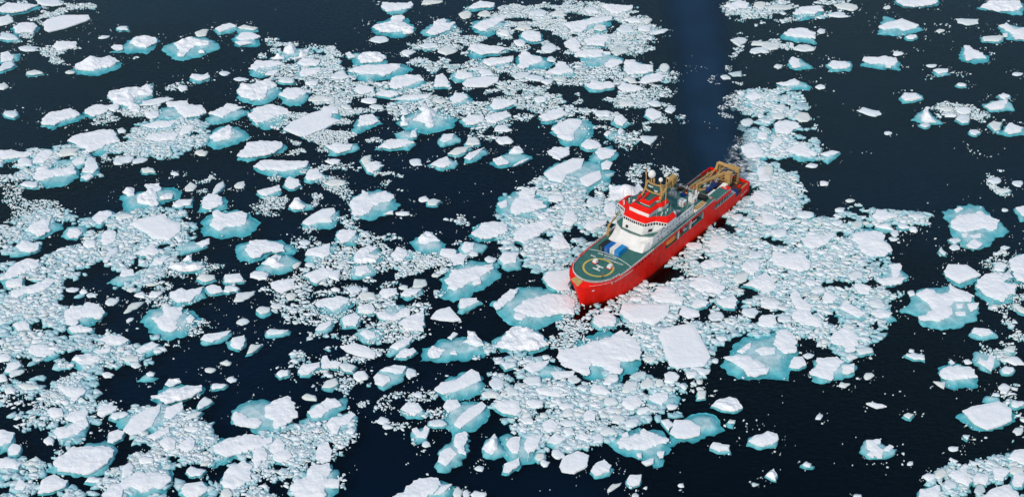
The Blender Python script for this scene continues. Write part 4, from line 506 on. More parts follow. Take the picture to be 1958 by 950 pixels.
-179.8,405.3,0|small oblong turquoise-edged floe, upper left of the crescent-topped floe with a brownish underside, lower left|-42,-6 -30,25 23,35 38,-6 9,-42|-39,-2 -28,19 14,19 29,-22 3,-43
-262.0,723.9,0|small slender white floe, below the smooth blank white slab with a pointed right end||-74,-20 -62,49 58,49 75,-20 0,-65
-135.4,393.2,0|small slender turquoise-edged floe, just lower right of the long jagged slab with turquoise behind it|-59,-27 -31,3 16,38 47,23 16,-27|-58,-27 -24,2 18,33 24,2 -22,-37
-124.9,494.4,0|small long turquoise-edged floe, lower left of the icy turquoise disc strewn with white rubble|-42,-29 -44,2 -48,28 -14,32 27,39 30,29 50,3 47,-24 7,-35|-34,-31 -38,-3 -41,19 -11,22 25,30 27,19 44,-3 43,-26 7,-35
110.2,463.3,0|small rounded white floe, just above the enormous turquoise floe with a dog-shaped white top||-29,-38 -37,13 -22,33 15,41 40,33 32,16 36,-15 12,-39 -20,-42
27.8,542.5,0|small rounded white floe, right of the starfish-shaped white top on a turquoise floe|-40,-40 -23,51 24,64 37,-5 9,-64|-37,-42 -22,42 21,49 35,-11 8,-64
-221.9,490.7,0|small long turquoise-edged floe, just below the long pointed white floe on the left edge|8,-41 -36,-27 -49,-2 -40,18 -23,28 16,45 32,36 41,-2 44,-21|8,-38 -27,-28 -39,-6 -33,11 -17,20 17,32 28,25 36,-7 39,-22
-75.4,435.5,0|small oblong white floe, lower left of the greyish flat shard with a pointed left tip|-34,-18 -36,42 -17,47 2,17 56,6 30,-32 -23,-31|-30,-23 -33,34 -16,40 2,11 51,0 29,-34 -22,-34
118.3,436.0,0|small uneven white floe, just left of the square white floe with a ragged teal hem|-46,-30 -12,37 30,41 35,-13 0,-38|-44,-33 -12,29 25,31 32,-16 -2,-41
-160.3,406.2,0|small long white floe, lower right of the wedge-shaped floe with a pale teal back||-34,-20 -30,22 2,34 38,22 39,-4 -8,-40
175.2,368.2,0|small uneven turquoise-edged floe, upper left of the large white floe at the bottom right corner|-5,34 6,28 32,27 36,15 18,-24 9,-34 -12,-22 -35,-28 -35,-1|-7,26 3,21 26,20 28,9 14,-24 5,-34 -13,-23 -33,-29 -34,-4
109.6,463.2,0|small uneven white floe, just above the enormous turquoise floe with a dog-shaped white top||-50,-30 -13,38 37,44 23,-42
-55.3,621.7,0|small mostly turquoise floe, lower left of the big turquoise oval with a star-shaped white peak|-70,29 13,47 66,11 37,-53 -47,-26|18,-43 23,30 46,39 54,-25
-290.3,710.3,0|small turquoise-edged floe, lower left of the smooth blank white slab with a pointed right end|-69,45 46,56 63,-21 33,-54 -37,-59|-65,35 -31,58 22,2 33,-53 -24,-64
-109.1,574.3,0|small rounded turquoise-edged floe, lower right of the long straight white floe with a turquoise front|31,42 39,4 47,-17 19,-55 -10,-55 -40,-21 -38,21 -26,69 11,39|28,30 35,-3 44,-21 18,-57 -8,-55 -34,-25 -31,13 -21,53 11,28
78.3,683.3,0|small slender white floe, lower right of the thick white block at the wake's left edge||-81,-48 -36,25 47,72 65,25 48,-27 -33,-58
-44.2,483.9,0|small slender turquoise-edged floe, upper right of the white ring-topped floe with a turquoise hollow, centre|-53,-18 -28,27 50,34 51,1 -16,-44|-48,-19 -24,20 46,24 14,-19 -24,-31
-171.9,747.4,0|small turquoise-edged floe, upper right of the wide turquoise floe topped by a hooked white ridge|-71,-14 -48,33 18,82 68,9 41,-50 -30,-69|-60,-13 -26,35 22,64 61,23 16,-25 -21,-56
155.9,486.8,0|small oblong turquoise-edged floe, lower left of the turquoise floe cupped by a white arm|-30,39 0,41 39,19 45,-3 28,-17 21,-42 -20,-44 -30,-20 -39,14|-29,28 -2,29 33,11 38,-8 24,-20 17,-42 -19,-44 -28,-23 -37,8
28.3,390.5,0|small long mostly turquoise floe, above the smooth ten-sided white cake, bottom centre right|-43,-10 -14,30 40,20 31,-20 -24,-30|-39,0 -8,24 26,10 4,-20
-0.1,375.6,0|small long white floe, just below the wide bluish floe broken into blocks, bottom centre|-34,-39 -30,4 32,47 33,3 -12,-37|-30,-39 -27,-1 30,37 30,-1 -10,-39
-70.2,589.9,0|small oblong white floe, above the lone thick floe with a turquoise bay, centre|38,45 46,5 30,-33 3,-60 -29,-51 -42,-1 -52,17 -23,39 8,54|34,32 42,-3 27,-36 4,-59 -26,-52 -36,-7 -45,8 -21,30 8,41
-43.9,442.0,0|small long turquoise-edged floe, upper right of the icy blue floe with a white forward lip|-51,-27 -36,4 -11,29 11,29 29,40 45,12 31,-11 0,-33 -21,-31|-43,-28 -30,-1 -10,20 10,20 26,29 40,5 27,-14 1,-32 -17,-31
58.1,635.6,0|small oblong turquoise-edged floe, left of the smooth round white cake near the wake|-53,-8 -30,49 27,59 51,-8 19,-64 -27,-45|-34,2 -21,50 8,59 37,2 5,-54 -22,-35
35.9,724.7,0|small rounded white floe, lower left of the swept white floe with a boomerang top||-4,-93 -16,-55 -43,-14 -51,33 -17,80 13,84 34,38 44,-4 36,-71
30.7,403.2,0|small uneven turquoise-edged floe, upper left of the big turquoise oval with a wavy white crest|9,-29 -13,-32 -31,-31 -27,8 -17,27 5,47 22,24 26,14 25,-40|7,-29 -11,-30 -25,-29 -22,3 -14,19 4,34 17,16 22,7 19,-36
76.8,469.0,0|small long white floe, lower left of the large white pan off the ship's port side||-45,-8 -21,42 45,11 41,-20 -7,-39
-79.9,459.6,0|small slender turquoise-edged floe, just below the sunken turquoise floe with a crescent white top|-42,-37 -32,11 32,48 42,24 11,-37|-39,-25 -24,11 25,39 25,11 5,-19
113.0,475.1,0|small oblong white floe, below the broad white floe with a scalloped edge||-3,40 30,28 43,4 22,-35 2,-35 -11,-33 -40,-19 -38,20 -20,27
-54.4,483.6,0|small oblong white floe, above the white ring-topped floe with a turquoise hollow, centre|-45,-2 -28,30 34,37 41,-9 -7,-48|-43,-7 -27,23 33,30 38,-9 -5,-45
-131.9,386.8,0|small rounded white floe, just lower right of the long jagged slab with turquoise behind it||2,32 23,18 29,-20 28,-26 3,-40 -11,-24 -35,6 -24,24 -13,38
65.0,672.2,0|small slender white floe, below the thick white block at the wake's left edge||-65,12 -38,53 40,32 76,-9 34,-45 -44,-39
-184.3,458.0,0|small slender turquoise-edged floe, below the rounded white floe with a bite of turquoise in front|-47,16 -3,29 13,18 55,8 61,-11 9,-25 -32,-22 -52,-2 -59,7|-39,9 -1,21 14,10 49,2 56,-15 11,-28 -26,-24 -43,-7 -49,1
82.3,475.6,0|small long turquoise-edged floe, just below the large white pan off the ship's port side|7,-30 -27,-34 -49,-19 -34,8 -18,31 3,32 33,31 50,11 28,-18|5,-29 -24,-32 -40,-20 -28,2 -16,22 2,23 26,23 40,5 23,-19
-209.7,460.0,0|small oblong turquoise-edged floe, below the long curved floe with a blue notch, left|-7,-35 -17,-26 -48,8 -31,27 6,36 25,19 37,8 43,-29 29,-27|-3,-36 -12,-26 -39,3 -25,18 6,27 23,12 33,1 40,-29 26,-28
-132.2,486.4,0|small oblong turquoise-edged floe, right of the tilted white floe with a straight far edge|-35,-11 -45,12 -23,37 -7,39 30,20 47,-16 29,-25 12,-37 -10,-37|-27,-14 -36,5 -18,25 -4,27 27,12 42,-19 26,-27 12,-37 -7,-37
45.6,368.0,0|small rounded white floe, below the big turquoise oval with a wavy white crest|-31,-14 -17,25 33,31 18,-24 -10,-34|-29,-18 -16,18 30,23 17,-28 -10,-37
-205.5,433.1,0|small long turquoise-edged floe, upper left of the wedge-shaped floe with a pale teal back|-29,-32 -28,25 20,38 38,6 1,-41|-21,-32 -22,18 19,30 34,1 2,-38
80.1,385.1,0|small slender white floe, left of the white loaf-shaped floe alone in dark water|-44,-5 -33,24 37,15 35,-24 1,-24|-42,0 -27,24 -1,19 35,9 28,-20 -6,-22
-82.0,670.9,0|small white floe, lower left of the very wide turquoise floe under a long white bar|-68,-19 -63,32 44,43 68,-9 32,-49|-58,-18 -34,43 55,23 50,-28 -6,-58
39.4,536.9,0|small white floe, lower left of the peaked white floe partly hidden by the ship's bridge||-59,-29 -31,23 61,39 51,1 -18,-43
-68.4,666.1,0|small slender turquoise-edged floe, just below the very wide turquoise floe under a long white bar|30,-42 19,-51 -20,-30 -70,-14 -78,15 -20,36 13,44 54,28 71,-10|27,-41 17,-49 -16,-31 -60,-19 -63,6 -16,23 12,31 46,18 61,-15
-175.9,685.4,0|small long turquoise-edged floe, below the wide turquoise floe topped by a hooked white ridge|-51,-30 -55,44 50,44 59,-9 9,-61|-51,-8 -48,34 6,13 40,45 58,-8 18,-50
-190.3,384.1,0|small rounded turquoise-edged floe, just lower right of the turquoise-edged floe cut by the left edge|-17,-28 -27,1 -23,24 -17,34 16,27 23,13 27,-1 23,-28 3,-34|-12,-28 -22,-4 -18,17 -13,27 16,18 22,7 26,-5 22,-29 5,-33
37.4,394.0,0||-38,3 -13,23 4,29 29,17 32,6 47,-14 12,-19 -18,-24 -37,-18|-31,-1 -11,15 3,21 24,11 27,1 38,-15 9,-19 -15,-23 -32,-19
-6.0,422.2,0|||-10,43 13,28 31,13 28,-3 25,-24 14,-37 -15,-33 -30,-4 -29,8
-298.4,735.7,0||-22,-37 -64,-24 -63,33 -39,62 2,52 43,27 82,-33 62,-47 3,-51|-14,-34 -47,-24 -45,19 -27,40 6,34 35,16 66,-31 52,-42 6,-45
47.8,420.3,0|||24,-17 -10,-35 -21,-39 -34,-27 -23,2 -13,32 1,37 30,27 33,20
160.0,476.0,0||7,-38 -22,-26 -39,-24 -33,18 -20,23 13,43 27,31 29,11 39,-13|4,-39 -21,-29 -35,-26 -32,10 -19,16 10,33 21,21 23,5 32,-17
-26.5,605.4,0||-71,-32 -27,21 54,56 59,21 -7,-49|-66,-37 -18,21 54,39 28,-14 -16,-44
-118.9,372.4,0||-37,-2 -25,27 44,8 20,-23 -16,-21|-33,-7 -22,21 41,2 20,-26 -13,-26
141.0,546.0,0||-27,-31 -49,-16 -44,-5 -36,33 -20,32 23,33 50,15 44,-14 15,-36|-24,-31 -42,-19 -39,-10 -30,22 -18,21 17,21 40,7 35,-17 11,-36
-29.0,398.9,0||37,3 44,-6 17,-25 -11,-19 -39,-13 -41,-4 -39,11 -3,24 12,26|33,-2 37,-10 14,-25 -9,-21 -33,-16 -33,-8 -32,5 -2,15 11,18
68.5,745.1,0||-64,9 -2,68 68,9 54,-39 -42,-55|-60,-2 -24,58 38,46 44,-25 -31,-42
128.2,584.2,0|||-29,2 -16,47 2,57 37,56 34,24 24,-17 2,-65 -15,-60 -39,-43
-73.3,422.4,0||-37,-18 -20,20 20,42 32,3 7,-38|-35,-22 -19,14 18,33 29,-2 6,-24
-154.8,403.5,0||25,-11 -9,-30 -20,-23 -38,-16 -34,14 -11,19 15,26 38,17 44,5|22,-13 -6,-28 -16,-22 -30,-17 -26,7 -8,11 14,18 33,9 36,0
-159.7,556.1,0||-55,-41 -30,30 45,38 47,-17 -18,-33|-47,-33 -24,22 46,30 39,-17 -17,-33
8.7,424.1,0|||-42,-2 -17,28 30,26 29,-29 -21,-24
-194.0,656.8,0|||-64,-22 -72,-6 9,37 44,44 89,29 69,15 17,-30 -25,-40 -84,-45
-67.5,432.7,0||22,-36 -10,-25 -21,-19 -39,10 -34,26 -1,29 19,21 39,6 27,-16|19,-34 -8,-27 -17,-21 -33,4 -27,18 0,21 17,13 35,0 24,-17
-100.0,455.5,0||-49,-8 -38,22 53,16 52,-5 13,-22 -40,-20|-45,-2 -34,20 50,13 27,-8 -32,-16
65.0,425.9,0|||-23,2 -25,19 -7,36 20,30 34,7 22,-17 6,-36 -12,-32 -31,-25
189.8,372.8,0||-9,28 15,23 34,11 24,-12 5,-29 -15,-27 -32,-15 -28,-2 -22,20|-10,19 10,15 27,5 17,-15 2,-28 -15,-26 -29,-17 -27,-5 -20,12
-155.3,367.8,0||-40,-11 -31,16 20,21 40,-7 18,-21|-36,-12 -23,13 22,7 17,-16
-113.3,496.4,0|||-44,9 -28,30 13,29 40,13 36,-15 35,-27 -2,-37 -6,-26 -40,-14
-137.3,494.8,0||-45,-9 -29,31 36,24 46,-9 -1,-36|-40,-9 -23,24 38,17 42,-9 7,-32
-138.5,378.2,0||34,-18 16,-17 -18,-21 -30,-16 -35,10 -21,18 12,23 28,15 35,7|28,-18 15,-18 -13,-21 -23,-17 -27,5 -16,12 12,14 24,8 30,2
206.9,776.7,0|||-21,48 19,52 55,22 69,-10 43,-49 17,-59 -27,-35 -59,-20 -76,29
-118.0,480.9,0|||-40,-39 -30,19 45,35 45,13 2,-32
147.7,443.6,0||-39,-1 -43,10 -12,21 16,27 39,19 38,-11 14,-22 -11,-26 -27,-29|-35,-5 -38,3 -12,13 12,18 31,11 32,-14 10,-23 -11,-26 -24,-28
208.0,444.0,0||-44,-10 -8,25 40,36 26,-10 -12,-39|-25,-5 6,24 36,24 14,-22
-122.6,410.9,0||35,9 15,-15 3,-29 -21,-41 -28,-17 -22,3 -7,39 1,34 24,25|33,3 15,-18 4,-29 -18,-40 -23,-20 -18,-2 -4,29 2,26 22,16
103.0,494.4,0|||42,35 28,0 16,-27 -23,-46 -34,-15 -40,-10 -14,30 4,35 27,37
-287.7,783.4,0|||74,-4 99,-30 38,-57 -35,-43 -57,-23 -93,29 -54,52 -11,55 46,35
-227.8,603.1,0|||-28,-42 -51,-22 -35,22 -33,37 20,35 50,33 38,-4 55,-20 15,-31
284.7,733.8,0||75,37 50,-20 24,-47 -20,-37 -68,-32 -68,-11 -70,21 7,36 57,43|64,24 39,-25 18,-47 -21,-40 -64,-37 -60,-17 -62,10 3,23 45,30
39.5,411.8,0||-32,-12 -23,25 20,28 34,-12 -9,-31|-28,-14 -19,17 16,20 28,-14 -8,-30
9.3,409.9,0|||-21,25 -1,24 35,15 30,-1 33,-14 11,-28 -18,-21 -33,-1 -34,16
-144.3,372.9,0|||-10,-43 -21,17 0,41 19,17 21,-20
-87.5,574.8,0||-63,-7 -15,35 55,21 50,-16 -17,-34|-56,-13 -12,25 50,12 45,-21 -14,-37
-288.6,699.1,0||16,71 30,51 54,11 36,-28 -8,-65 -44,-66 -43,-32 -36,1 -30,47|15,54 27,36 47,3 33,-28 -4,-59 -32,-62 -34,-33 -26,-6 -22,33
151.3,723.6,0|||6,-49 -11,-51 -46,-35 -47,-10 -52,36 -22,52 22,38 58,34 42,-41
221.9,503.5,0||-34,-28 -38,-19 -25,11 -13,35 15,40 43,16 24,-8 8,-41 -12,-38|-33,-30 -36,-21 -24,4 -14,24 10,30 34,9 18,-13 4,-40 -13,-37
103.4,469.0,0|||13,-36 -7,-33 -23,-21 -37,-1 -27,27 2,28 23,30 38,3 24,-11
-238.8,573.2,0||40,24 44,-3 47,-26 21,-37 -30,-18 -56,-8 -46,20 -28,32 26,27|35,14 39,-9 41,-27 20,-37 -23,-21 -44,-12 -35,11 -21,20 24,17
-48.1,724.2,0||-67,-4 -29,42 49,42 57,-26 -24,-49|-62,-9 -28,32 45,27 47,-18 -19,-36
192.7,644.8,0|||-67,17 -28,46 50,11 57,-21 18,-50 -23,-21
54.2,622.1,0||-58,7 -33,34 54,25 52,-17 -24,-43|-59,-7 -39,26 -21,16 -42,-38/12,16 29,72 50,26 24,-11
39.9,556.1,0|||-19,45 7,37 24,26 51,0 35,-15 10,-30 -26,-45 -39,-24 -29,17
-61.6,426.7,0|||-14,-27 -27,-13 -29,10 -16,29 14,32 16,22 31,-1 30,-15 -1,-33
-197.4,595.2,0|||34,43 49,18 39,-14 10,-27 -6,-41 -43,-38 -46,-1 -24,25 -8,31
275.7,755.9,0|||-65,37 77,30 57,-24 -8,-48 -64,-19
155.9,639.5,0|||-19,-49 -31,-40 -44,0 -25,24 -13,52 31,44 40,2 39,-11 17,-47
-159.3,746.9,0||-62,2 -48,50 74,14 74,-21 -43,-45|-51,4 -20,40 71,4 49,-27
-74.0,595.5,0||-21,49 20,63 21,15 25,-13 20,-42 10,-76 -12,-51 -31,5 -27,23|-17,35 18,47 20,6 22,-18 18,-43 10,-75 -9,-52 -27,-3 -22,13
-20.2,614.6,0||2,-41 -19,-39 -46,-31 -30,10 -28,46 -7,44 20,44 40,6 38,-29|2,-43 -16,-42 -41,-34 -27,2 -25,33 -6,32 17,33 35,-2 34,-33
113.2,476.5,0|||-21,34 9,29 25,38 30,-7 20,-21 3,-36 -21,-33 -31,-18 -26,1
256.7,631.2,0||-34,-10 -38,13 5,58 17,46 48,33 28,-4 15,-47 -24,-59 -28,-35|-32,-15 -34,4 1,44 11,31 38,21 21,-10 9,-48 -24,-59 -27,-37
88.4,466.3,0|||25,28 33,-2 21,-20 17,-29 -23,-27 -36,-9 -27,11 -19,20 11,35
-183.9,512.6,0|||-25,-57 -17,26 11,62 32,26 9,-16 -3,-64
-107.9,470.7,0||-30,-13 -29,31 26,24 34,-7 5,-38|-31,-1 -20,24 27,20 27,-7 -4,-26
165.8,776.1,0|||30,27 71,34 78,-9 42,-32 12,-36 -36,-29 -80,-26 -73,15 -16,40
208.0,436.6,0|||-44,1 -15,27 21,24 36,-21 -2,-27
241.7,638.9,0||-48,-14 -10,47 48,39 16,-46 -16,-51|-46,-21 -12,36 42,26 12,-49 -17,-53
-213.3,592.5,0|||32,-15 35,-39 18,-59 3,-50 -31,-11 -30,14 -24,59 -13,64 10,36
-63.7,481.0,0|||-39,-1 -26,25 29,25 39,-20 -21,-27
-104.2,659.7,0|||75,-3 48,-21 -7,-30 -62,-22 -70,-8 -48,13 -26,35 30,23 60,13
21.8,720.4,0|||43,13 46,-7 14,-52 -20,-56 -38,-38 -44,4 -33,28 -10,53 21,60
201.4,410.3,0||-26,10 -18,24 6,21 31,20 45,7 23,-12 -2,-24 -19,-27 -36,-17|-22,4 -16,14 2,12 20,11 32,2 14,-13 -4,-22 -16,-24 -30,-17
-307.2,757.9,0|||-3,77 37,27 55,-22 46,-42 23,-60 -7,-69 -41,-19 -58,36 -21,50
-1.3,434.3,0||38,-1 23,-15 14,-19 -18,-31 -26,-7 -34,8 -31,21 1,20 24,24|32,-6 20,-18 12,-22 -14,-31 -21,-10 -29,2 -28,13 1,12 21,16
-157.8,438.4,0||4,-21 -26,-21 -34,-10 -31,14 -25,21 6,24 27,19 32,2 34,-17|6,-23 -21,-23 -28,-14 -24,7 -20,13 7,16 26,11 30,-3 33,-19
170.8,720.4,0|||45,-29 -2,-40 -32,-31 -65,-14 -63,0 -24,40 20,42 39,29 65,-4
168.2,440.1,0||-49,6 -5,26 39,6 30,-26 -15,-17|-43,0 -6,17 34,0 25,-29 -15,-21
-96.8,687.1,0|||-53,-34 -30,30 17,62 50,-23 18,-44
71.3,616.1,0|||-45,32 -10,32 50,32 38,-4 2,-54 -32,-22
125.8,529.9,0|||1,-35 -32,-28 -34,-12 -37,18 -16,21 13,35 35,26 34,-9 20,-24
192.3,413.8,0||-39,-13 -19,19 37,19 28,-13 -10,-23|-2,8 10,27 34,24 32,8
62.9,717.3,0|||-53,-22 -18,46 44,46 50,-10 -25,-59
40.5,424.9,0|||-35,-26 -7,29 29,29 27,-4 -11,-32
-8.4,415.4,0|||-24,-19 -35,-7 -36,6 -4,25 16,17 34,6 36,-1 21,-22 -2,-18
55.0,422.4,0|||-31,-12 5,43 24,10 21,-23 -22,-28
154.7,496.4,0|||-2,32 23,34 35,15 29,-11 -4,-31 -21,-33 -30,-31 -34,0 -16,17
-269.3,643.5,0||-47,31 6,39 22,33 44,1 42,-16 28,-50 -5,-35 -37,-14 -47,5|-38,20 8,26 23,22 40,-6 40,-21 27,-48 -1,-38 -27,-19 -38,-3
-247.1,593.4,0|||-41,14 -34,37 -4,41 20,24 35,0 44,-34 14,-35 -25,-34 -29,-5
-79.5,496.6,0|||-37,-13 -10,34 21,41 22,-46
203.8,431.1,0||19,23 30,20 32,0 16,-16 4,-29 -27,-21 -31,-4 -28,5 -6,26|13,15 22,12 24,-4 11,-18 1,-28 -24,-22 -28,-8 -25,0 -7,17
176.6,535.2,0||-48,2 -8,31 37,24 35,-21 -14,-32|-48,2 8,31 34,17 18,2 33,-25
-3.9,615.0,0|||45,-10 32,-30 -18,-39 -36,-15 -43,-3 -33,28 11,41 24,27 39,10
-37.7,717.1,0|||-9,-50 -51,-10 -53,5 -27,41 14,45 30,29 62,6 36,-24 3,-49
53.1,748.2,0||42,-25 6,-58 -45,-30 -48,5 -34,25 -23,56 19,43 47,33 42,-5|33,-26 4,-52 -36,-31 -38,-3 -27,13 -19,38 15,29 37,19 33,-11
-41.0,490.3,0|||-29,-29 -25,28 26,28 32,-9 10,-29
61.0,398.7,0||-26,20 9,32 26,-3 -2,-42|-25,13 7,23 22,-7 -2,-43
-195.2,420.2,0|||15,-17 -6,-19 -24,-11 -46,9 -25,19 2,17 22,10 46,1 45,-9
163.8,537.4,0||33,6 26,-11 16,-21 -14,-40 -38,-25 -30,-4 -28,13 9,37 31,40|24,0 19,-15 11,-23 -14,-39 -32,-27 -26,-9 -26,5 5,25 24,28
21.7,559.9,0|||-15,-28 -37,-23 -35,0 -34,25 6,30 36,22 39,-3 32,-20 -6,-36
-148.6,426.5,0||-42,-16 -12,28 44,1 20,-18|-9,17 3,31 26,23 22,6 2,3
-171.3,626.2,0|||-6,44 29,51 35,24 30,0 18,-31 -21,-58 -32,-45 -31,-19 -25,20
-125.7,403.5,0||15,26 38,23 30,11 14,-14 -21,-29 -28,-19 -35,-17 -29,-1 -2,17|15,17 32,15 27,5 13,-16 -16,-29 -21,-21 -29,-19 -22,-5 0,11
-108.4,445.2,0||-26,-43 -15,28 36,28 6,-26|-21,-40 -12,18 32,18 7,-28
47.2,398.7,0|||-26,-20 -29,-3 -19,11 -5,20 19,27 29,12 21,-3 14,-19 2,-25
-124.7,486.6,0||33,-13 7,-20 -10,-29 -34,-18 -28,5 -33,20 -4,27 32,14 41,3|31,-18 8,-24 -7,-31 -29,-21 -23,-1 -28,12 -2,18 29,6 39,-4
-0.1,417.5,0|||-25,15 -11,37 24,4 28,-22 -11,-28
41.8,400.8,0|||-10,-21 -27,-19 -20,4 -17,24 3,25 15,21 30,6 17,-14 1,-29
-96.4,377.6,0|||-19,21 -6,40 12,20 13,8 19,-15 8,-37 -3,-38 -7,-24 -14,3
-144.8,570.1,0||-25,-19 -11,38 12,63 17,53 27,26 21,-2 16,-26 0,-47 -22,-63|-21,-23 -8,27 13,50 16,41 26,16 20,-8 16,-29 2,-49 -18,-61
-126.1,681.9,0||-55,-13 -33,25 -21,48 10,33 38,20 47,-19 44,-36 -12,-35 -26,-28|-46,-19 -29,14 -18,35 10,23 37,10 43,-24 40,-40 -10,-37 -21,-34
17.6,381.1,0|||0,28 10,18 23,1 26,-11 3,-27 -11,-20 -20,-9 -22,-1 -20,22
21.9,408.3,0|||4,21 14,16 31,14 26,-8 16,-19 0,-25 -29,-10 -28,4 -25,18
137.8,613.4,0|||-45,-66 -6,41 34,59 34,5 -21,-57
-78.1,731.8,0|||-48,-19 -54,6 -26,38 14,42 34,30 53,1 46,-19 12,-44 -1,-45
-164.9,473.1,0|||-24,-20 -22,1 -12,23 14,29 38,35 35,23 16,-10 -16,-40 -32,-45
162.5,365.0,0|||18,16 26,2 21,-8 -3,-24 -17,-22 -25,-6 -17,2 -12,18 2,27
134.1,729.6,0|||31,43 49,15 39,-11 17,-32 -11,-61 -33,-31 -42,-5 -50,14 -4,45
244.2,646.8,0|||12,40 41,25 44,11 27,-23 -4,-42 -29,-36 -44,-10 -29,20 -17,32
-105.1,360.6,0|||0,29 11,16 22,0 23,-9 8,-24 -6,-25 -21,-7 -19,2 -12,24
107.9,543.7,0||32,21 30,-11 16,-27 0,-37 -22,-24 -36,7 -26,22 8,31 23,32|25,12 24,-14 13,-27 -2,-36 -19,-24 -31,0 -23,12 5,20 18,22
-93.7,429.2,0||-32,-6 -14,21 22,25 26,-13 -7,-28|-25,-10 -10,12 20,16 22,-16 -5,-29
5.6,687.4,0|||-53,-16 -13,37 57,31 36,-16 -33,-47
22.2,398.6,0|||3,-20 -14,-18 -32,-2 -32,8 -12,16 11,17 27,13 33,-1 21,-14
-5.0,627.3,0|||-13,-27 -37,-24 -41,-3 -31,26 -14,35 18,38 31,9 49,-16 20,-34
243.6,692.4,0||-50,6 -30,27 53,38 39,-16 -29,-47|-46,7 -22,22 48,28 35,-8 -25,-29
16.6,767.6,0|||-61,0 -34,23 -24,35 17,48 59,11 48,3 30,-44 -6,-37 -38,-34
222.8,496.4,0||-24,-36 -33,-12 -12,17 15,42 22,34 26,11 28,-13 10,-20 -2,-27|-22,-34 -28,-15 -12,9 9,28 15,23 18,3 21,-16 5,-20 -5,-28
12.9,683.8,0|||49,-11 38,-24 25,-41 -32,-20 -47,-11 -56,9 -15,38 17,24 43,24
-196.0,521.3,0|||-30,-11 -25,32 22,25 30,-25 -1,-32
143.8,717.4,0|||-34,-40 -56,-19 -40,18 -9,34 23,39 40,28 51,-2 54,-22 -7,-28
198.7,418.9,0|||0,30 12,28 28,11 13,-10 3,-29 -7,-27 -24,-26 -19,-7 -22,8
10.8,380.2,0||0,25 18,22 21,2 17,-9 8,-21 -7,-27 -23,-8 -19,5 -16,17|0,17 14,14 16,-2 13,-11 7,-21 -6,-25 -19,-10 -15,0 -13,9
33.4,390.0,0|||-21,-22 -15,-6 -21,12 -2,27 15,23 18,6 19,-5 14,-26 -7,-23
-38.2,557.0,0||-16,26 7,33 42,13 30,4 19,-32 0,-31 -30,-23 -33,-5 -27,18|-13,16 6,23 36,5 25,-3 17,-33 1,-33 -25,-26 -28,-10 -23,9
117.5,464.7,0|||23,-20 -1,-23 -13,-21 -31,-16 -29,0 -12,29 10,19 27,20 29,4
-41.3,428.5,0|||8,24 18,19 24,-14 14,-17 -2,-34 -8,-32 -18,-14 -18,18 -13,32
76.2,415.9,0||-24,-26 -12,26 22,26 13,-26|-22,-29 -12,19 20,19 11,-29
173.0,362.4,0|||18,1 16,-8 4,-18 -1,-24 -15,-26 -24,-10 -8,15 1,27 17,25
160.6,370.7,0|||21,3 13,-9 1,-21 -15,-26 -23,-20 -20,0 -7,15 8,25 21,29
49.1,643.2,0|||9,-28 -29,-30 -44,-5 -39,16 -19,29 22,32 41,21 37,-10 26,-35
15.6,659.9,0||-19,-40 -33,-17 -38,13 -24,32 17,37 42,16 35,-9 26,-29 11,-35|-17,-44 -29,-22 -32,4 -21,20 15,26 37,6 32,-15 23,-33 10,-37
-12.2,359.8,0|||-19,-13 -29,0 -20,10 -17,18 15,13 29,6 27,-3 18,-14 -3,-15
-282.1,719.9,0|||-23,30 11,28 54,20 45,-7 46,-28 -2,-35 -39,-16 -63,13 -45,25
51.6,427.3,0|||-20,-23 -36,-9 -23,3 -5,17 18,24 32,19 32,3 10,-11 -7,-24
87.0,697.0,0||-8,-55 -22,-46 -31,-9 -20,35 -4,53 17,50 31,22 32,-3 17,-42|-8,-56 -20,-49 -29,-16 -20,22 -5,39 14,37 26,12 27,-10 15,-43
-69.8,485.5,0|||31,4 28,-10 14,-20 -11,-31 -20,-16 -31,6 -25,13 -11,28 15,22
-118.9,421.0,0||-29,-9 -27,12 -21,16 4,17 38,11 35,2 22,-12 -3,-15 -24,-20|-23,-12 -22,5 -15,8 5,10 35,5 30,-3 20,-15 -1,-17 -18,-22
-185.2,544.0,0|||47,10 42,-9 13,-17 -27,-24 -35,-21 -42,0 -22,20 -3,25 31,13
-210.5,438.4,0|||-26,5 -32,14 -12,25 4,27 24,9 29,-7 20,-19 4,-25 -14,-24
112.2,512.1,0|||1,30 41,11 24,-7 25,-15 6,-22 -33,-27 -30,-8 -32,13 -13,14
221.6,472.6,0||-32,35 -2,45 30,-11 18,-48 -14,-27|-29,24 -4,30 20,-14 11,-45 -14,-26
62.6,654.5,0|||-37,23 12,28 26,36 43,4 40,-15 12,-31 1,-27 -40,-30 -39,-5
-28.2,765.4,0|||-41,-3 -42,6 -25,30 7,61 31,30 37,1 23,-43 -5,-54 -20,-50
3.5,466.6,0|||14,-22 8,-30 -19,-18 -26,-9 -22,19 -11,25 10,26 16,14 31,3
-14.7,690.2,0|||-24,-21 -39,17 -23,44 -1,36 24,29 40,-4 41,-25 15,-32 -24,-44
135.8,485.2,0|||-4,28 11,26 26,17 30,-4 14,-16 -14,-30 -21,-16 -36,-9 -16,13
-50.1,783.4,0|||-62,-38 -49,26 71,26 73,0 8,-25
-175.2,476.7,0|||-7,24 15,20 28,18 25,-3 13,-27 -10,-25 -26,-12 -25,1 -20,21
199.2,765.1,0|||63,-21 10,-35 -20,-27 -58,-12 -59,9 2,40 19,33 45,26 43,-5
22.2,404.5,0|||7,26 20,11 18,-2 22,-16 4,-21 -16,-22 -22,-10 -17,7 -15,17
-183.2,586.3,0||19,18 30,11 44,-21 23,-20 -3,-28 -28,-20 -42,17 -14,21 -10,34|18,10 29,3 41,-26 22,-25 -1,-31 -22,-24 -34,8 -10,11 -7,22
-80.9,413.6,0|||-17,22 3,17 18,12 25,2 31,-13 27,-19 0,-16 -21,-8 -30,2
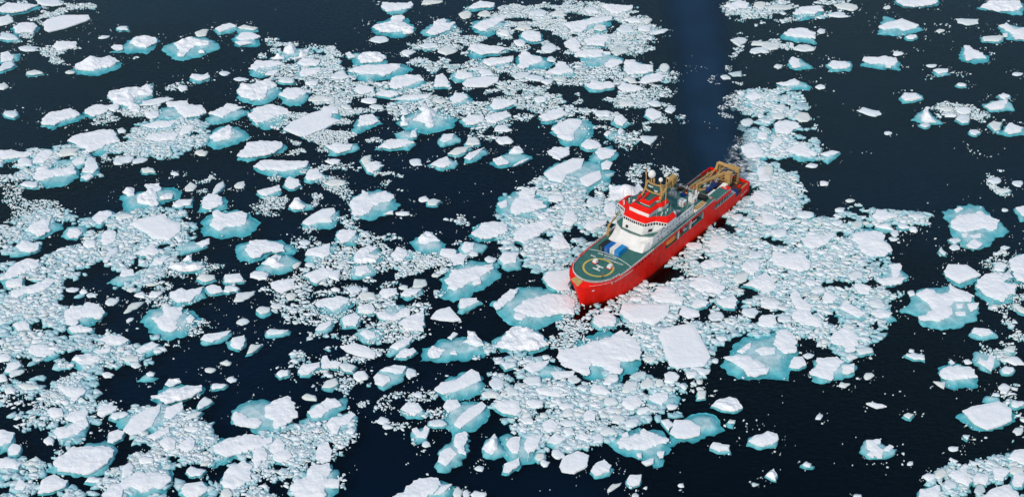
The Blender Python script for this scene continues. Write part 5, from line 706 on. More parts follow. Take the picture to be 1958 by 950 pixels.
22.3,393.7,0|||-19,15 -4,21 14,23 16,6 23,-13 6,-22 4,-24 -13,-19 -21,5
-77.8,657.4,0|||-43,14 -16,28 -4,34 38,19 39,11 39,-16 14,-36 -10,-25 -44,-10
-270.4,691.0,0||46,11 58,-10 26,-17 11,-31 -28,-27 -47,-7 -51,10 -28,20 -8,37|43,1 52,-17 26,-23 12,-34 -20,-31 -39,-15 -42,1 -21,9 -3,23
242.0,567.4,0||-32,-16 -41,6 -36,15 -5,20 19,24 41,10 43,-3 8,-23 -14,-26|-29,-19 -38,-1 -32,7 -7,10 13,14 32,2 33,-9 5,-25 -15,-29
-19.9,360.9,0|||-4,28 0,29 10,16 17,10 11,-25 4,-22 -12,-21 -17,-9 -11,14
153.7,779.0,0|||34,42 36,17 33,-11 20,-37 4,-50 -20,-50 -40,-12 -26,33 -4,49
-158.6,570.0,0|||-27,-12 -10,45 29,12 17,-33 -17,-33
78.6,429.7,0|||-19,-9 -21,-1 -18,24 -3,19 17,15 29,13 22,-6 3,-25 -18,-19
49.3,771.5,0|||26,29 36,13 37,-36 3,-38 -15,-55 -30,-17 -46,4 -20,36 -4,56
-202.8,428.8,0|||-4,-21 -15,-27 -25,-14 -20,14 -1,16 16,21 28,17 28,5 16,-10
25.4,424.7,0|||-25,0 -13,19 9,26 12,15 28,-4 20,-10 8,-23 -10,-20 -23,-9
-48.7,593.3,0|||33,-26 -4,-32 -9,-33 -26,-15 -31,17 -16,30 7,33 23,24 26,-11
-184.7,740.6,0|||-43,-2 -4,45 33,45 27,-37 -13,-49
125.2,633.9,0|||-34,-4 -15,31 7,30 25,37 36,7 27,-11 13,-30 -17,-36 -33,-21
-215.6,650.0,0|||-26,27 3,39 22,33 30,-8 27,-17 14,-47 -13,-29 -27,-12 -36,16
52.0,405.9,0|||-8,-20 -20,-23 -26,-13 -22,-2 -8,15 15,22 27,12 31,11 8,-13
-157.4,482.1,0|||-27,-19 -20,20 31,20 13,-25
119.6,541.7,0|||37,20 30,3 26,-12 5,-24 -15,-26 -36,-8 -24,7 -28,24 -2,19
-124.5,395.3,0|||23,-10 13,-16 -6,-15 -26,-6 -28,10 -13,11 -3,17 24,9 27,-3
7.1,747.3,0|||16,-24 7,-47 -27,-24 -50,-13 -32,18 -11,37 19,37 35,20 49,-14
57.2,437.6,0|||-28,1 -27,5 -8,19 18,15 31,9 19,-6 15,-18 -9,-20 -20,-14
143.1,640.7,0|||24,20 38,24 25,-21 4,-36 -15,-27 -29,-24 -34,-3 -23,24 9,35
6.3,399.8,0|||-17,-15 -26,6 -12,12 1,20 16,18 19,3 23,-2 18,-18 2,-16
145.8,726.4,0|||49,9 50,-14 26,-32 -8,-22 -54,-16 -45,7 -38,28 -6,28 25,21
240.2,575.9,0|||22,30 31,14 31,-3 17,-22 5,-28 -17,-23 -40,-6 -34,7 -8,20
29.1,767.4,0|||-42,-1 -34,14 -19,35 8,48 33,30 31,-7 41,-28 1,-41 -22,-38
-178.2,388.5,0|||11,16 19,0 17,-19 -2,-22 -5,-18 -19,-2 -21,4 -9,20 -5,23
185.6,535.9,0||8,-21 -13,-21 -33,-7 -30,6 -15,24 13,24 20,14 30,1 34,-16|4,-23 -13,-23 -29,-12 -25,-1 -15,14 9,13 14,6 22,-5 24,-19
-50.5,399.9,0|||7,18 22,5 23,-6 12,-14 0,-21 -19,-10 -26,-5 -16,8 -12,20
-60.3,714.5,0|||-20,34 15,35 46,16 35,3 13,-29 5,-52 -14,-36 -30,-20 -37,8
79.8,746.8,0|||-13,41 16,37 35,24 35,0 30,-23 6,-47 -25,-24 -44,-8 -32,16
155.9,369.3,0|||-25,-1 0,18 24,11 15,-12 -10,-19
206.9,524.3,0||-31,8 21,29 32,0 -14,-34|-30,1 16,20 24,-6 -15,-35
73.4,427.8,0|||-20,-11 -19,5 -23,13 10,21 21,13 24,2 14,-11 9,-19 -17,-22
270.9,663.5,0||2,-25 -13,-42 -29,-23 -38,11 -15,18 2,41 29,19 41,4 28,-17|-2,-29 -13,-41 -26,-26 -33,2 -16,7 -1,26 20,7 29,-4 19,-21
-201.9,417.8,0|||22,-20 8,-16 -10,-18 -18,-9 -23,4 -18,13 -4,24 19,10 20,-2
4.8,727.3,0|||4,46 23,25 34,5 21,-40 -5,-44 -16,-31 -30,-7 -37,24 -18,34
-189.2,595.1,0|||35,18 37,3 14,-21 -15,-26 -30,-27 -36,-6 -26,7 -12,24 4,27
73.8,757.5,0|||31,-29 -24,-31 -37,-9 -52,-2 -43,19 3,36 21,20 52,16 43,-7
193.7,543.9,0|||-27,14 3,20 25,16 44,-2 32,-9 9,-17 -18,-23 -30,-7 -41,4
66.5,681.4,0|||13,-36 -4,-39 -23,-6 -40,10 -20,36 1,40 22,17 26,2 36,-34
-97.2,480.6,0|||-7,-26 -18,-10 -21,7 -18,18 -1,27 16,21 20,8 18,-17 9,-27
-16.6,766.6,0|||25,26 36,5 37,-22 2,-45 -8,-35 -42,-15 -36,8 -9,42 3,48
-115.5,462.6,0|||6,-21 1,-24 -27,-9 -24,2 -19,11 -1,22 15,18 27,2 21,-8
77.9,654.2,0|||6,-32 -12,-27 -30,-8 -45,15 -25,18 -4,32 21,25 33,-1 31,-24
237.3,736.1,0||-44,1 -22,16 -7,31 36,36 39,11 39,-2 5,-33 -17,-32 -35,-31|-39,-7 -21,5 -9,17 27,20 29,1 28,-9 1,-35 -16,-34 -30,-32
-62.5,394.7,0||-24,-8 -2,26 18,8 10,-24|-20,-13 -1,18 18,2 10,-26
-4.4,740.2,0|||-13,40 20,41 27,12 32,-20 18,-43 -2,-36 -23,-23 -47,2 -27,10
196.8,394.0,0|||-23,-4 -9,13 6,20 21,18 18,3 13,-7 5,-18 -14,-21 -16,-7
-134.5,571.6,0|||23,7 21,-21 11,-30 -18,-24 -28,-9 -21,6 -16,22 14,36 17,18
235.2,648.3,0|||-5,25 16,23 26,18 44,12 32,-7 14,-29 -10,-25 -38,-8 -38,13
-159.2,602.4,0|||-32,-2 -30,22 -5,29 10,17 29,14 29,-12 18,-30 -1,-27 -12,-20
133.3,490.7,0|||-8,-23 -18,-14 -26,-5 -18,15 -2,24 8,19 26,16 18,-6 14,-22
156.8,650.5,0|||-38,9 -9,38 45,-11 -7,-34
145.7,650.0,0|||22,-8 14,-30 -13,-34 -33,-19 -27,-5 -13,30 5,31 15,43 29,18
243.7,624.3,0||13,-18 1,-32 -15,-29 -31,-13 -26,15 -18,22 13,30 24,21 34,-3|8,-24 -3,-36 -16,-33 -31,-19 -26,5 -19,12 9,19 18,12 27,-11
88.1,742.0,0|||-56,-35 -57,-24 -20,12 20,33 44,36 55,27 35,1 29,-11 -30,-34
-90.8,594.2,0|||-21,-16 -41,2 -29,13 4,22 23,18 35,12 31,-8 4,-28 -9,-22
-68.7,590.3,0|||23,8 42,-1 13,-16 -3,-25 -29,-22 -27,5 -30,11 -3,28 18,22
-111.5,677.9,0|||3,29 28,21 35,-4 21,-28 3,-27 -20,-22 -36,-11 -40,9 -18,21
-9.8,508.4,0|||-12,-18 -21,-7 -25,6 -10,26 10,14 24,14 26,1 13,-23 9,-26
37.8,363.9,0|||-25,-17 -3,14 30,19 15,1 -19,-24
85.8,399.1,0||-22,-6 -5,20 21,15 3,-26|-12,-1 -2,16 18,11 13,-6
85.6,647.5,0|||29,13 20,-17 4,-39 -5,-34 -29,-17 -26,2 -16,19 0,39 28,18
126.7,688.5,0|||-45,5 34,37 25,-27 -24,-27
-73.1,650.5,0|||-37,10 -22,24 5,23 29,13 37,-17 21,-24 3,-26 -28,-11 -42,4
-89.3,650.8,0||-11,-25 -24,-8 -38,-3 -21,20 -7,29 16,31 22,3 33,-17 17,-33|-8,-26 -18,-13 -29,-9 -16,9 -4,17 15,17 18,-5 29,-21 15,-32
63.6,408.2,0|||-20,7 -10,17 -1,17 14,12 24,4 14,-9 11,-12 1,-16 -17,-15
-102.6,473.8,0|||13,-21 0,-21 -16,-14 -24,-4 -18,18 -4,14 10,22 25,4 16,-12
145.6,426.8,0|||-14,6 -6,17 16,20 22,3 15,-4 3,-16 -12,-20 -19,-18 -20,-5
141.0,439.0,0|||5,-13 -9,-22 -22,-6 -20,-1 -9,15 -4,21 14,15 25,2 26,-3
173.7,421.9,0|||-27,15 23,15 5,-29
-163.7,481.6,0|||-19,14 -5,18 5,24 17,10 21,-10 22,-23 5,-19 -15,-10 -27,-4
-165.1,427.6,0|||1,16 8,13 25,0 19,-6 17,-17 -7,-17 -17,-5 -25,9 -11,15
60.1,422.5,0|||6,-18 -6,-24 -14,-16 -14,1 -14,17 -2,22 12,18 15,3 14,-11
-207.2,425.5,0|||-21,9 -14,22 -1,23 12,8 21,-11 14,-20 6,-21 -7,-22 -14,-3
198.7,515.6,0||-22,-12 1,45 18,-12 9,-33|-17,-5 0,30 3,-5 12,-19 -1,-36
27.4,682.4,0|||-8,-21 -36,-12 -33,6 -26,23 0,22 29,24 31,7 32,-12 10,-33
156.4,403.2,0||-24,-1 4,20 23,6 1,-21|-20,-1 1,14 20,4 -3,-20
250.8,573.2,0|||-19,-19 -24,-6 -26,1 -20,18 21,24 27,19 24,-1 10,-17 6,-31
19.9,679.3,0|||-4,-36 -19,-18 -36,0 -30,9 -11,28 7,25 34,20 27,-4 20,-20
-233.5,747.7,0||-37,-13 -42,7 -25,25 -2,28 22,31 31,0 42,-25 19,-25 -5,-26|-28,-19 -32,-3 -18,12 1,16 20,18 29,-9 40,-30 19,-29 -2,-31
12.5,376.3,0|||-5,-19 -12,-8 -15,2 -15,14 -3,19 9,9 18,6 12,-8 8,-18
111.7,375.6,0||-27,-1 -2,18 26,-6 12,-15|-19,-1 -3,16 15,3 5,-15
-155.0,433.9,0|||23,-3 11,-18 0,-21 -13,-9 -22,3 -17,9 -13,18 10,17 10,8
-182.6,671.9,0|||3,-42 -14,-21 -26,1 -21,37 -7,30 19,24 23,4 26,-18 18,-26
-16.7,360.0,0|||-8,-13 -13,10 -7,20 4,22 10,12 13,-3 7,-16 1,-28 -2,-26
54.6,479.0,0|||-1,-16 -16,-10 -27,-10 -22,10 -10,15 8,15 20,15 27,-2 15,-14
-282.9,673.9,0|||-8,45 21,12 34,-6 23,-22 14,-40 -12,-30 -22,-13 -33,30 -16,25
-194.7,485.5,0|||-25,-7 -29,7 -5,15 12,15 26,9 24,-6 14,-12 14,-17 -7,-14
-96.3,522.1,0|||-18,-11 -28,4 -17,16 5,21 16,13 24,5 24,-8 15,-17 -4,-23
-52.3,546.4,0|||0,17 30,12 24,-1 35,-9 1,-18 -10,-13 -29,-11 -35,4 -10,15
-39.3,657.2,0|||-20,-13 -26,-9 -34,8 -21,26 7,19 14,19 40,-4 37,-8 0,-27
204.9,518.1,0|||6,25 15,17 21,10 22,-5 19,-13 -3,-19 -15,-21 -24,-2 -18,9
219.5,631.7,0||-7,-27 -20,-17 -35,1 -22,9 -2,24 12,29 32,4 18,-13 11,-22|-8,-30 -20,-22 -31,-6 -20,0 -4,12 7,17 23,-4 13,-18 6,-26
88.9,451.3,0|||17,4 22,-9 0,-18 -10,-18 -16,-5 -25,6 -14,12 5,16 15,18
-42.9,558.9,0|||-20,11 -5,21 8,27 24,0 21,-12 1,-23 -13,-20 -22,-14 -24,-4
180.0,529.6,0|||-19,-13 -17,1 -12,18 0,24 21,24 16,9 14,-11 1,-27 -8,-29
154.7,538.3,0|||-18,-16 -21,-9 -29,0 -13,13 7,20 19,24 24,6 14,-14 0,-23
-123.8,430.6,0|||19,-5 6,-17 0,-15 -19,-6 -22,4 -16,10 -2,14 11,13 22,4
-114.0,424.7,0|||-17,7 -12,12 3,18 10,8 21,1 18,-10 -2,-19 -11,-9 -19,-4
14.6,543.8,0|||6,22 19,8 19,-10 17,-19 -2,-26 -11,-16 -23,0 -15,13 -12,25
-57.8,645.2,0|||18,-5 22,-23 5,-33 -5,-25 -19,-23 -21,1 -14,21 -8,44 13,21
235.4,641.5,0|||34,-5 13,-21 -1,-17 -36,-16 -29,-4 -25,12 -5,24 14,19 23,12
123.4,439.8,0|||-23,0 -6,12 9,17 15,9 24,6 12,-10 5,-13 -8,-18 -19,-7
250.8,676.6,0||16,-26 -5,-19 -16,-21 -35,-4 -18,20 -5,22 14,25 25,14 32,2|11,-29 -7,-24 -16,-25 -31,-11 -18,9 -6,11 9,12 18,3 24,-6
134.4,421.3,0|||-22,-7 -10,15 26,6 1,-17
-17.6,513.0,0|||-9,-19 -22,-5 -15,4 -18,15 5,20 19,10 18,-5 20,-12 8,-18
22.8,706.4,0|||-10,-23 -25,-13 -22,9 -18,26 3,36 13,18 26,1 19,-32 13,-35
169.0,384.2,0|||-8,-13 -18,-6 -18,2 -17,6 4,12 20,9 16,1 15,-7 7,-11
189.4,532.7,0|||-17,5 -9,22 8,22 15,20 17,-1 14,-16 2,-27 -6,-16 -18,-17
82.1,756.9,0|||15,-14 11,-30 -13,-44 -22,-17 -29,-9 -11,26 0,35 13,38 30,18
-163.5,444.0,0|||-1,-19 -12,-7 -17,17 -9,15 -2,20 15,10 13,4 15,-15 12,-17
151.9,590.0,0|||-35,-7 -20,9 -4,21 17,16 29,5 27,0 16,-15 1,-20 -11,-15
-32.8,386.7,0|||0,-16 -5,-15 -15,-8 -13,6 -6,15 4,16 13,5 15,-6 11,-10
-48.4,396.6,0|||-19,1 -15,14 0,12 7,11 17,1 22,-5 11,-11 -10,-12 -12,-7
-152.2,682.3,0|||17,14 36,3 47,-4 16,-14 0,-22 -25,-12 -39,0 -28,13 -11,21
120.2,684.3,0|||0,-24 -20,-22 -23,-8 -27,10 -10,26 8,29 20,9 26,-4 24,-20
-231.1,545.2,0||-54,3 37,13 18,-17|-42,-4 32,4 18,-20
-185.2,481.5,0|||7,12 25,6 18,-2 23,-14 6,-11 -10,-15 -22,-1 -16,11 -4,16
-179.9,373.2,0|||6,-12 -2,-12 -13,-6 -18,7 -11,12 0,11 11,7 19,-7 17,-9
-162.4,689.3,0|||-25,13 -18,25 13,19 32,3 23,-8 20,-20 5,-30 -19,-14 -30,3
-117.9,435.1,0|||-1,18 10,9 19,3 19,-4 14,-13 3,-16 -10,-7 -26,-2 -12,8
-12.0,373.5,0|||-8,-9 -20,-1 -13,6 -7,10 -2,13 14,9 15,0 11,-8 6,-15
171.5,673.2,0|||24,-8 12,-21 -14,-25 -21,-16 -29,-1 -16,15 4,28 14,22 25,13
-91.8,504.5,0|||-21,2 -15,12 -2,16 10,18 21,2 16,-11 6,-17 -9,-15 -20,-3
223.8,713.7,0|||34,0 13,-17 4,-22 -19,-26 -32,-13 -21,2 -19,21 1,25 26,15
-37.4,415.3,0|||-17,7 -4,11 4,17 11,10 16,-3 12,-12 4,-18 -7,-11 -16,-4
-205.5,625.1,0|||7,20 23,-1 22,-16 11,-24 -10,-20 -18,-7 -21,8 -14,21 -5,29
-48.0,487.2,0|||-2,-13 -11,-12 -22,-4 -18,6 -8,16 9,15 16,11 17,-3 14,-17
-168.5,485.5,0|||24,-2 10,-10 -1,-17 -13,-8 -21,-6 -20,3 -11,13 -3,17 18,9
146.9,717.5,0|||5,-30 -4,-32 -28,-18 -18,-2 -12,31 2,26 20,29 23,9 21,-7
121.0,402.4,0|||-19,-13 5,23 15,3 1,-16
-97.7,504.1,0|||1,19 17,24 14,6 12,-5 3,-18 -6,-24 -14,-17 -19,-8 -13,5
154.7,573.3,0|||-22,-16 -16,0 -16,16 -7,18 7,20 24,8 16,-8 17,-16 1,-18
127.1,358.9,0|||-17,-4 -13,5 -2,11 3,10 14,10 15,-1 11,-10 -3,-11 -19,-9
184.9,742.7,0|||-5,33 9,28 28,21 21,12 18,-16 6,-28 -18,-29 -25,-2 -18,10
176.6,482.9,0|||10,-15 -5,-17 -14,-21 -12,-7 -16,8 -1,17 11,21 12,13 14,2
285.5,688.5,0|||33,7 27,-4 13,-14 -5,-21 -17,-18 -32,-7 -18,13 0,19 13,17
45.6,359.3,0|||-9,8 3,16 7,8 12,3 9,-10 3,-11 -4,-15 -12,-4 -13,1
151.9,697.6,0|||27,16 18,-5 12,-19 -8,-30 -13,-16 -26,-7 -14,17 -1,26 6,20
-78.1,485.7,0|||20,-6 12,-10 0,-13 -14,-9 -21,3 -13,9 -6,15 4,13 16,5
-189.3,484.2,0|||15,-1 18,-6 7,-15 -4,-15 -18,-3 -13,6 -16,13 0,16 9,10
176.1,391.5,0||-17,6 19,12 -2,-19|-16,0 13,4 -4,-20
188.6,435.9,0|||-8,10 7,16 10,8 16,-5 13,-9 -3,-13 -12,-12 -12,-6 -14,5
-160.8,489.6,0|||-24,-2 -14,8 -10,12 4,12 17,3 27,-5 17,-8 3,-11 -15,-8
85.4,449.7,0|||16,4 12,-6 2,-15 -9,-14 -13,-1 -11,5 -6,15 0,16 10,8
228.0,517.8,0|||-6,11 4,18 13,10 25,4 13,-6 1,-12 -6,-19 -16,-8 -18,3
239.6,698.5,0|||19,16 31,11 22,-6 5,-18 -16,-17 -26,-7 -30,4 -21,10 2,15
-241.7,734.9,0|||5,17 29,16 30,8 20,-8 1,-18 -24,-19 -31,-12 -20,5 -18,14
126.3,666.3,0|||11,-13 1,-21 -9,-29 -12,-17 -20,1 -14,17 -1,21 13,21 20,2
178.1,524.9,0|||-20,7 -9,14 4,12 17,8 20,0 14,-10 2,-14 -16,-11 -12,-5
-34.1,496.5,0|||8,-14 -13,-10 -19,-5 -15,6 -10,13 2,10 15,7 22,1 11,-8
-168.8,582.4,0|||4,15 15,6 18,-2 21,-11 -2,-19 -6,-10 -19,-2 -23,8 -7,16
-65.3,385.4,0|||7,-6 2,-11 -9,-8 -13,-3 -13,5 -8,8 5,7 11,8 16,-1
84.3,436.5,0|||-13,-1 -10,8 -1,14 9,12 13,4 11,-3 7,-12 0,-14 -10,-7
164.5,557.7,0|||-3,-13 -17,-10 -22,-1 -11,7 -7,12 11,14 19,5 24,1 11,-9
76.3,423.2,0|||9,-10 -2,-12 -7,-11 -11,-3 -11,7 -2,15 6,10 14,3 9,-5
-249.9,690.6,0|||-15,18 6,16 25,2 25,-4 20,-11 5,-16 -9,-16 -27,-5 -17,11
256.0,743.3,0|||-18,-21 -26,-3 -21,1 -4,18 4,23 28,11 26,4 14,-9 -9,-22
197.6,622.6,0|||15,-9 7,-11 -9,-17 -15,-12 -20,-3 -14,11 -1,13 7,19 21,3
133.4,641.1,0|||-5,-23 -13,-20 -15,1 -7,12 -5,22 8,22 13,9 17,-7 10,-11
231.5,775.7,0|||16,28 20,16 18,-6 8,-18 -1,-20 -14,-20 -27,-12 -12,12 -8,14
-164.2,464.1,0|||-5,-16 -9,-9 -15,-8 -8,6 -5,9 3,14 13,11 12,4 9,-5
150.6,376.3,0|||-5,3 -4,7 4,10 12,8 10,0 7,-7 -4,-9 -12,-8 -10,0
62.9,364.7,0|||-10,-4 -12,-1 -7,4 3,9 8,9 8,2 8,-9 -1,-9 -5,-7
90.4,365.2,0|||8,-4 6,-5 -6,-8 -10,-6 -11,2 -12,4 -4,7 5,5 15,1
237.4,549.6,0|||12,6 16,0 14,-6 3,-12 -10,-11 -13,-8 -13,0 -7,12 9,11
167.1,443.1,0|||-7,8 1,9 8,6 12,1 7,-6 6,-9 -6,-7 -11,-6 -11,-1
"""

BRASH = """
0.45,1.6,0.25|-319,787 -300,787 -277,787 -246,775 -249,764 -266,770 -281,743 -282,726 -299,722
0.6,1.3,0.2|-276,719 -267,726 -253,719 -247,696 -257,699 -271,709
0.35,0.9,0.1|-274,772 -266,783 -246,773 -247,770 -273,773
0.55,1.2,0.2|-227,696 -220,708 -210,712 -207,706 -216,693
0.55,1.4,0.25|-232,645 -209,659 -190,682 -179,678 -186,662 -192,650 -202,635 -217,633
0.7,1.6,0.35|-263,604 -233,612 -213,619 -205,631 -182,641 -162,636 -157,617 -173,599 -206,588 -235,579 -255,579
0.8,1.2,0.35|-118,724 -103,719 -98,699 -106,685 -118,706
0.55,1.9,0.3|-151,709 -139,732 -116,722 -95,699 -67,726 -40,739 -6,772 72,787 75,757 97,743 88,726 79,709 92,690 86,674 77,648 88,645 92,635 78,631 59,604 33,620 0,633 -5,617 -49,622 -77,628 -95,639 -116,628 -132,625 -145,671
0.5,1.4,0.3|-58,729 -24,734 22,729 67,709 83,764 66,787 -6,787 -16,772 -34,743
0.35,1.3,0.3|35,668 69,665 90,671 95,635 71,620 55,625 31,642
0.6,1.7,0.3|131,787 216,787 198,764 165,756 145,753 131,761
0.35,1.1,0.2|134,772 141,764 135,709 128,716
0.5,1.3,0.2|142,730 155,732 178,726 177,717 158,716 142,716
0.25,1.0,0.2|112,699 129,702 129,677 118,683
0.75,2.1,0.4|123,671 152,674 160,671 161,650 158,631 160,604 157,594 145,584 131,550 119,569 120,604 122,642
0.85,2.6,0.45|117,584 137,584 141,564 152,552 166,546 175,541 175,532 173,507 177,495 165,475 158,454 139,436 129,454 93,454 82,436 75,428 58,433 50,461 46,475 85,519
0.8,1.8,0.4|167,552 200,548 197,537 179,539
0.85,2.6,0.45|5,569 16,579 50,584 54,569 55,541 34,515 25,495 12,497 -5,515 -8,541
0.5,1.4,0.3|50,589 69,589 68,576 52,576
0.3,1.1,0.1|68,584 84,586 94,579 83,574
0.66,2.2,0.4|-239,541 -222,552 -199,541 -184,550 -164,555 -152,550 -150,532 -155,507 -162,485 -186,489 -195,472 -217,454 -233,507
0.3,1.2,0.2|-176,574 -142,586 -132,588 -133,581 -155,574 -160,532 -150,519
0.66,2.2,0.4|-226,483 -193,479 -191,454 -173,454 -151,454 -145,436 -168,433 -166,407 -183,410 -207,420
0.5,1.3,0.25|-186,436 -170,426 -168,410 -184,407 -196,410
0.35,1.2,0.2|-131,584 -84,588 -76,559 -84,532 -103,532 -121,550
0.3,1.1,0.2|-162,507 -119,507 -116,491 -134,483 -133,454 -143,440 -154,468 -168,483
0.62,1.7,0.3|-103,532 -80,543 -70,550 -61,528 -43,519 -19,507 -23,483 -34,472 -40,454 -47,436 -66,447 -84,454 -108,468 -115,483 -98,491
0.8,1.1,0.3|-62,507 -29,511 -12,515 -35,493 -51,495
0.5,1.4,0.2|-33,543 -19,546 -18,537 -29,526 -33,528
0.58,1.7,0.3|-93,454 -62,450 -35,457 -39,433 -59,420 -72,426 -80,418 -90,433
0.5,1.1,0.1|-118,665 -80,659 -66,631 -75,604 -113,604 -126,620
0.58,1.8,0.35|-198,404 -173,410 -146,410 -116,410 -118,386 -127,372 -142,367 -160,392 -166,383 -183,395
0.62,1.8,0.35|-195,381 -174,378 -150,392 -119,401 -112,383 -111,359 -188,359
0.8,1.6,0.4|-97,395 -86,398 -68,404 -60,401 -63,392 -68,386 -77,378 -80,359 -111,359 -110,372
0.5,0.9,0.1|-67,381 -59,378 -62,364 -66,367
0.75,2.4,0.35|-13,450 18,436 26,426 59,436 69,433 82,436 79,426 67,417 66,404 52,401 43,392 24,383 12,383 4,392 -4,401 -11,413
0.6,1.3,0.3|18,468 46,472 62,454 55,447 20,447
0.25,1.0,0.1|-60,433 -38,430 -29,413 -26,386 -35,378 -42,392 -53,404
0.2,0.8,0.1|-89,420 -58,413 -59,401 -78,404
0.75,2.4,0.35|158,373 174,378 196,383 188,359 152,359
0.5,1.7,0.3|192,450 202,447 222,468 196,383 196,401 197,413 194,426
0.5,1.6,0.3|218,507 236,515 226,483 211,454 213,483
0.7,1.2,0.2|231,653 256,653 256,642 229,636
0.02,0.7,0.1|200,772 236,764 292,757 297,716 268,620 246,636 218,659 194,683
0.004,0.5,0.0|189,659 273,636 255,579 231,584 197,620
0.25,1.0,0.1|235,594 248,588 255,579 247,550 241,564
0.005,0.6,0.0|156,447 191,436 180,383 168,383 156,401
0.0003,0.3,0.0|100,423 134,433 138,401 114,372
0.004,0.5,0.0|108,702 128,696 121,599 86,604
0.4,0.9,0.1|118,677 127,683 124,636 116,636
0.3,1.1,0.2|-255,579 -233,574 -216,550 -234,524 -247,550
0.3,1.0,0.1|-86,584 -42,588 -36,564 -50,552 -74,588
0.002,0.4,0.0|-319,787 319,787 188,359 -188,359
0.002,0.6,0.1|-319,787 319,787 188,359 -188,359
0.8,1.5,0.4|30,474 41,476 53,483 56,481 46,474 32,468
0.8,1.5,0.4|59,491 77,512 80,509 60,485
0.8,1.6,0.4|82,519 98,539 100,535 83,514
0.8,1.6,0.4|103,541 115,557 118,555 106,538
0.8,1.4,0.4|25,491 30,472 26,470 22,483
0.9,2.2,0.45|39,472 54,481 66,491 85,515 97,532 106,522 74,481 56,464 43,466
"""

class Raster:
    def __init__(s, x0, x1, y0, y1, c):
        s.x0, s.y0, s.c = x0, y0, c; s.a = np.zeros((int((y1-y0)/c), int((x1-x0)/c)), np.uint8)
    def poly(s, P, val=1):
        P = np.array(P); lo = P.min(0); hi = P.max(0)
        i0, i1 = max(0, int((lo[0]-s.x0)/s.c)), min(s.a.shape[1], int((hi[0]-s.x0)/s.c)+2)
        j0, j1 = max(0, int((lo[1]-s.y0)/s.c)), min(s.a.shape[0], int((hi[1]-s.y0)/s.c)+2)
        if i1 <= i0 or j1 <= j0: return
        gx, gy = np.meshgrid(s.x0+(np.arange(i0, i1)+.5)*s.c, s.y0+(np.arange(j0, j1)+.5)*s.c)
        k = inside(P, np.c_[gx.ravel(), gy.ravel()]).reshape(gx.shape)
        s.a[j0:j1, i0:i1][k] = val
    def get(s, x, y):
        i, j = int((x-s.x0)/s.c), int((y-s.y0)/s.c)
        if 0 <= j < s.a.shape[0] and 0 <= i < s.a.shape[1]: return s.a[j, i]
        return 9
RAS = Raster(-420, 420, 320, 960, .4)
HULL_LINE = [(3.2, .0), (6, 2.2), (10, 5.2), (16, 8.6), (24, 10.9), (34, 11.9), (110, 12.2), (122, 11.8), (129.5, 11.2)]
SX, SY, SA = 27.63, 472.33, 4.0423      # ship: stem head and heading
def ship_to_world(s, y, z=0):
    hx, hy = math.cos(SA), math.sin(SA); return (SX-hx*s+hy*y, SY-hy*s-hx*y, z)
RAS.poly([ship_to_world(s, y)[:2] for s, y in HULL_LINE] + [ship_to_world(s, -y)[:2] for s, y in reversed(HULL_LINE)], 3)

rest_v, rest_f, rest_m = [], [], []; HALO = []
def rest_add(V, F, c, m):
    o = len(rest_v); rest_v.extend((x+c[0], y+c[1], z) for x, y, z in V)
    rest_f.extend(tuple(i+o for i in f) for f in F); rest_m.extend([m]*len(F))
def dec(s): return [tuple(float(q)/10 for q in p.split(',')) for p in s.split()]
for ln in FLOES.strip().split('\n'):
    head, label, so, sw = ln.split('|')
    cx, cy, t = head.split(','); cx, cy, t = float(cx), float(cy), int(t)
    caps = [dec(q) for q in sw.split('/') if q]; base = dec(so) if so else None
    for c in caps: RAS.poly([(x+cx, y+cy) for x, y in c], 1)
    if base: RAS.poly([(x+cx, y+cy) for x, y in base], 2); [RAS.poly([(x+cx, y+cy) for x, y in c], 1) for c in caps]
    A_ = area(base or caps[0]); HALO.append((cx, cy, math.sqrt(A_/math.pi), int(3+2.4*A_**.5)))
    if not label:
        if base: rest_add(*shelf_shell(base, cx, cy, caps), (cx, cy), 1)
        for c in caps: rest_add(*cap_shell(c, cx, cy, 0, 0), (cx, cy), 0)
        continue
    if base:
        root = empty('ice_floe', (cx, cy, 0))
        V, F = shelf_shell(base, cx, cy, caps); add_mesh('submerged_ice', V, F, SHELF, root, smooth=True)
        for c in caps:
            V, F = cap_shell(c, cx, cy, t, 0); add_mesh('snow_cap', V, F, SNOW, root, smooth=False)
    else:
        V, F = cap_shell(caps[0], cx, cy, t, 0); root = add_mesh('ice_floe', V, F, SNOW, None, (cx, cy, 0))
    tag(root, label, 'ice floe', 'ice floes drifting around the ship')

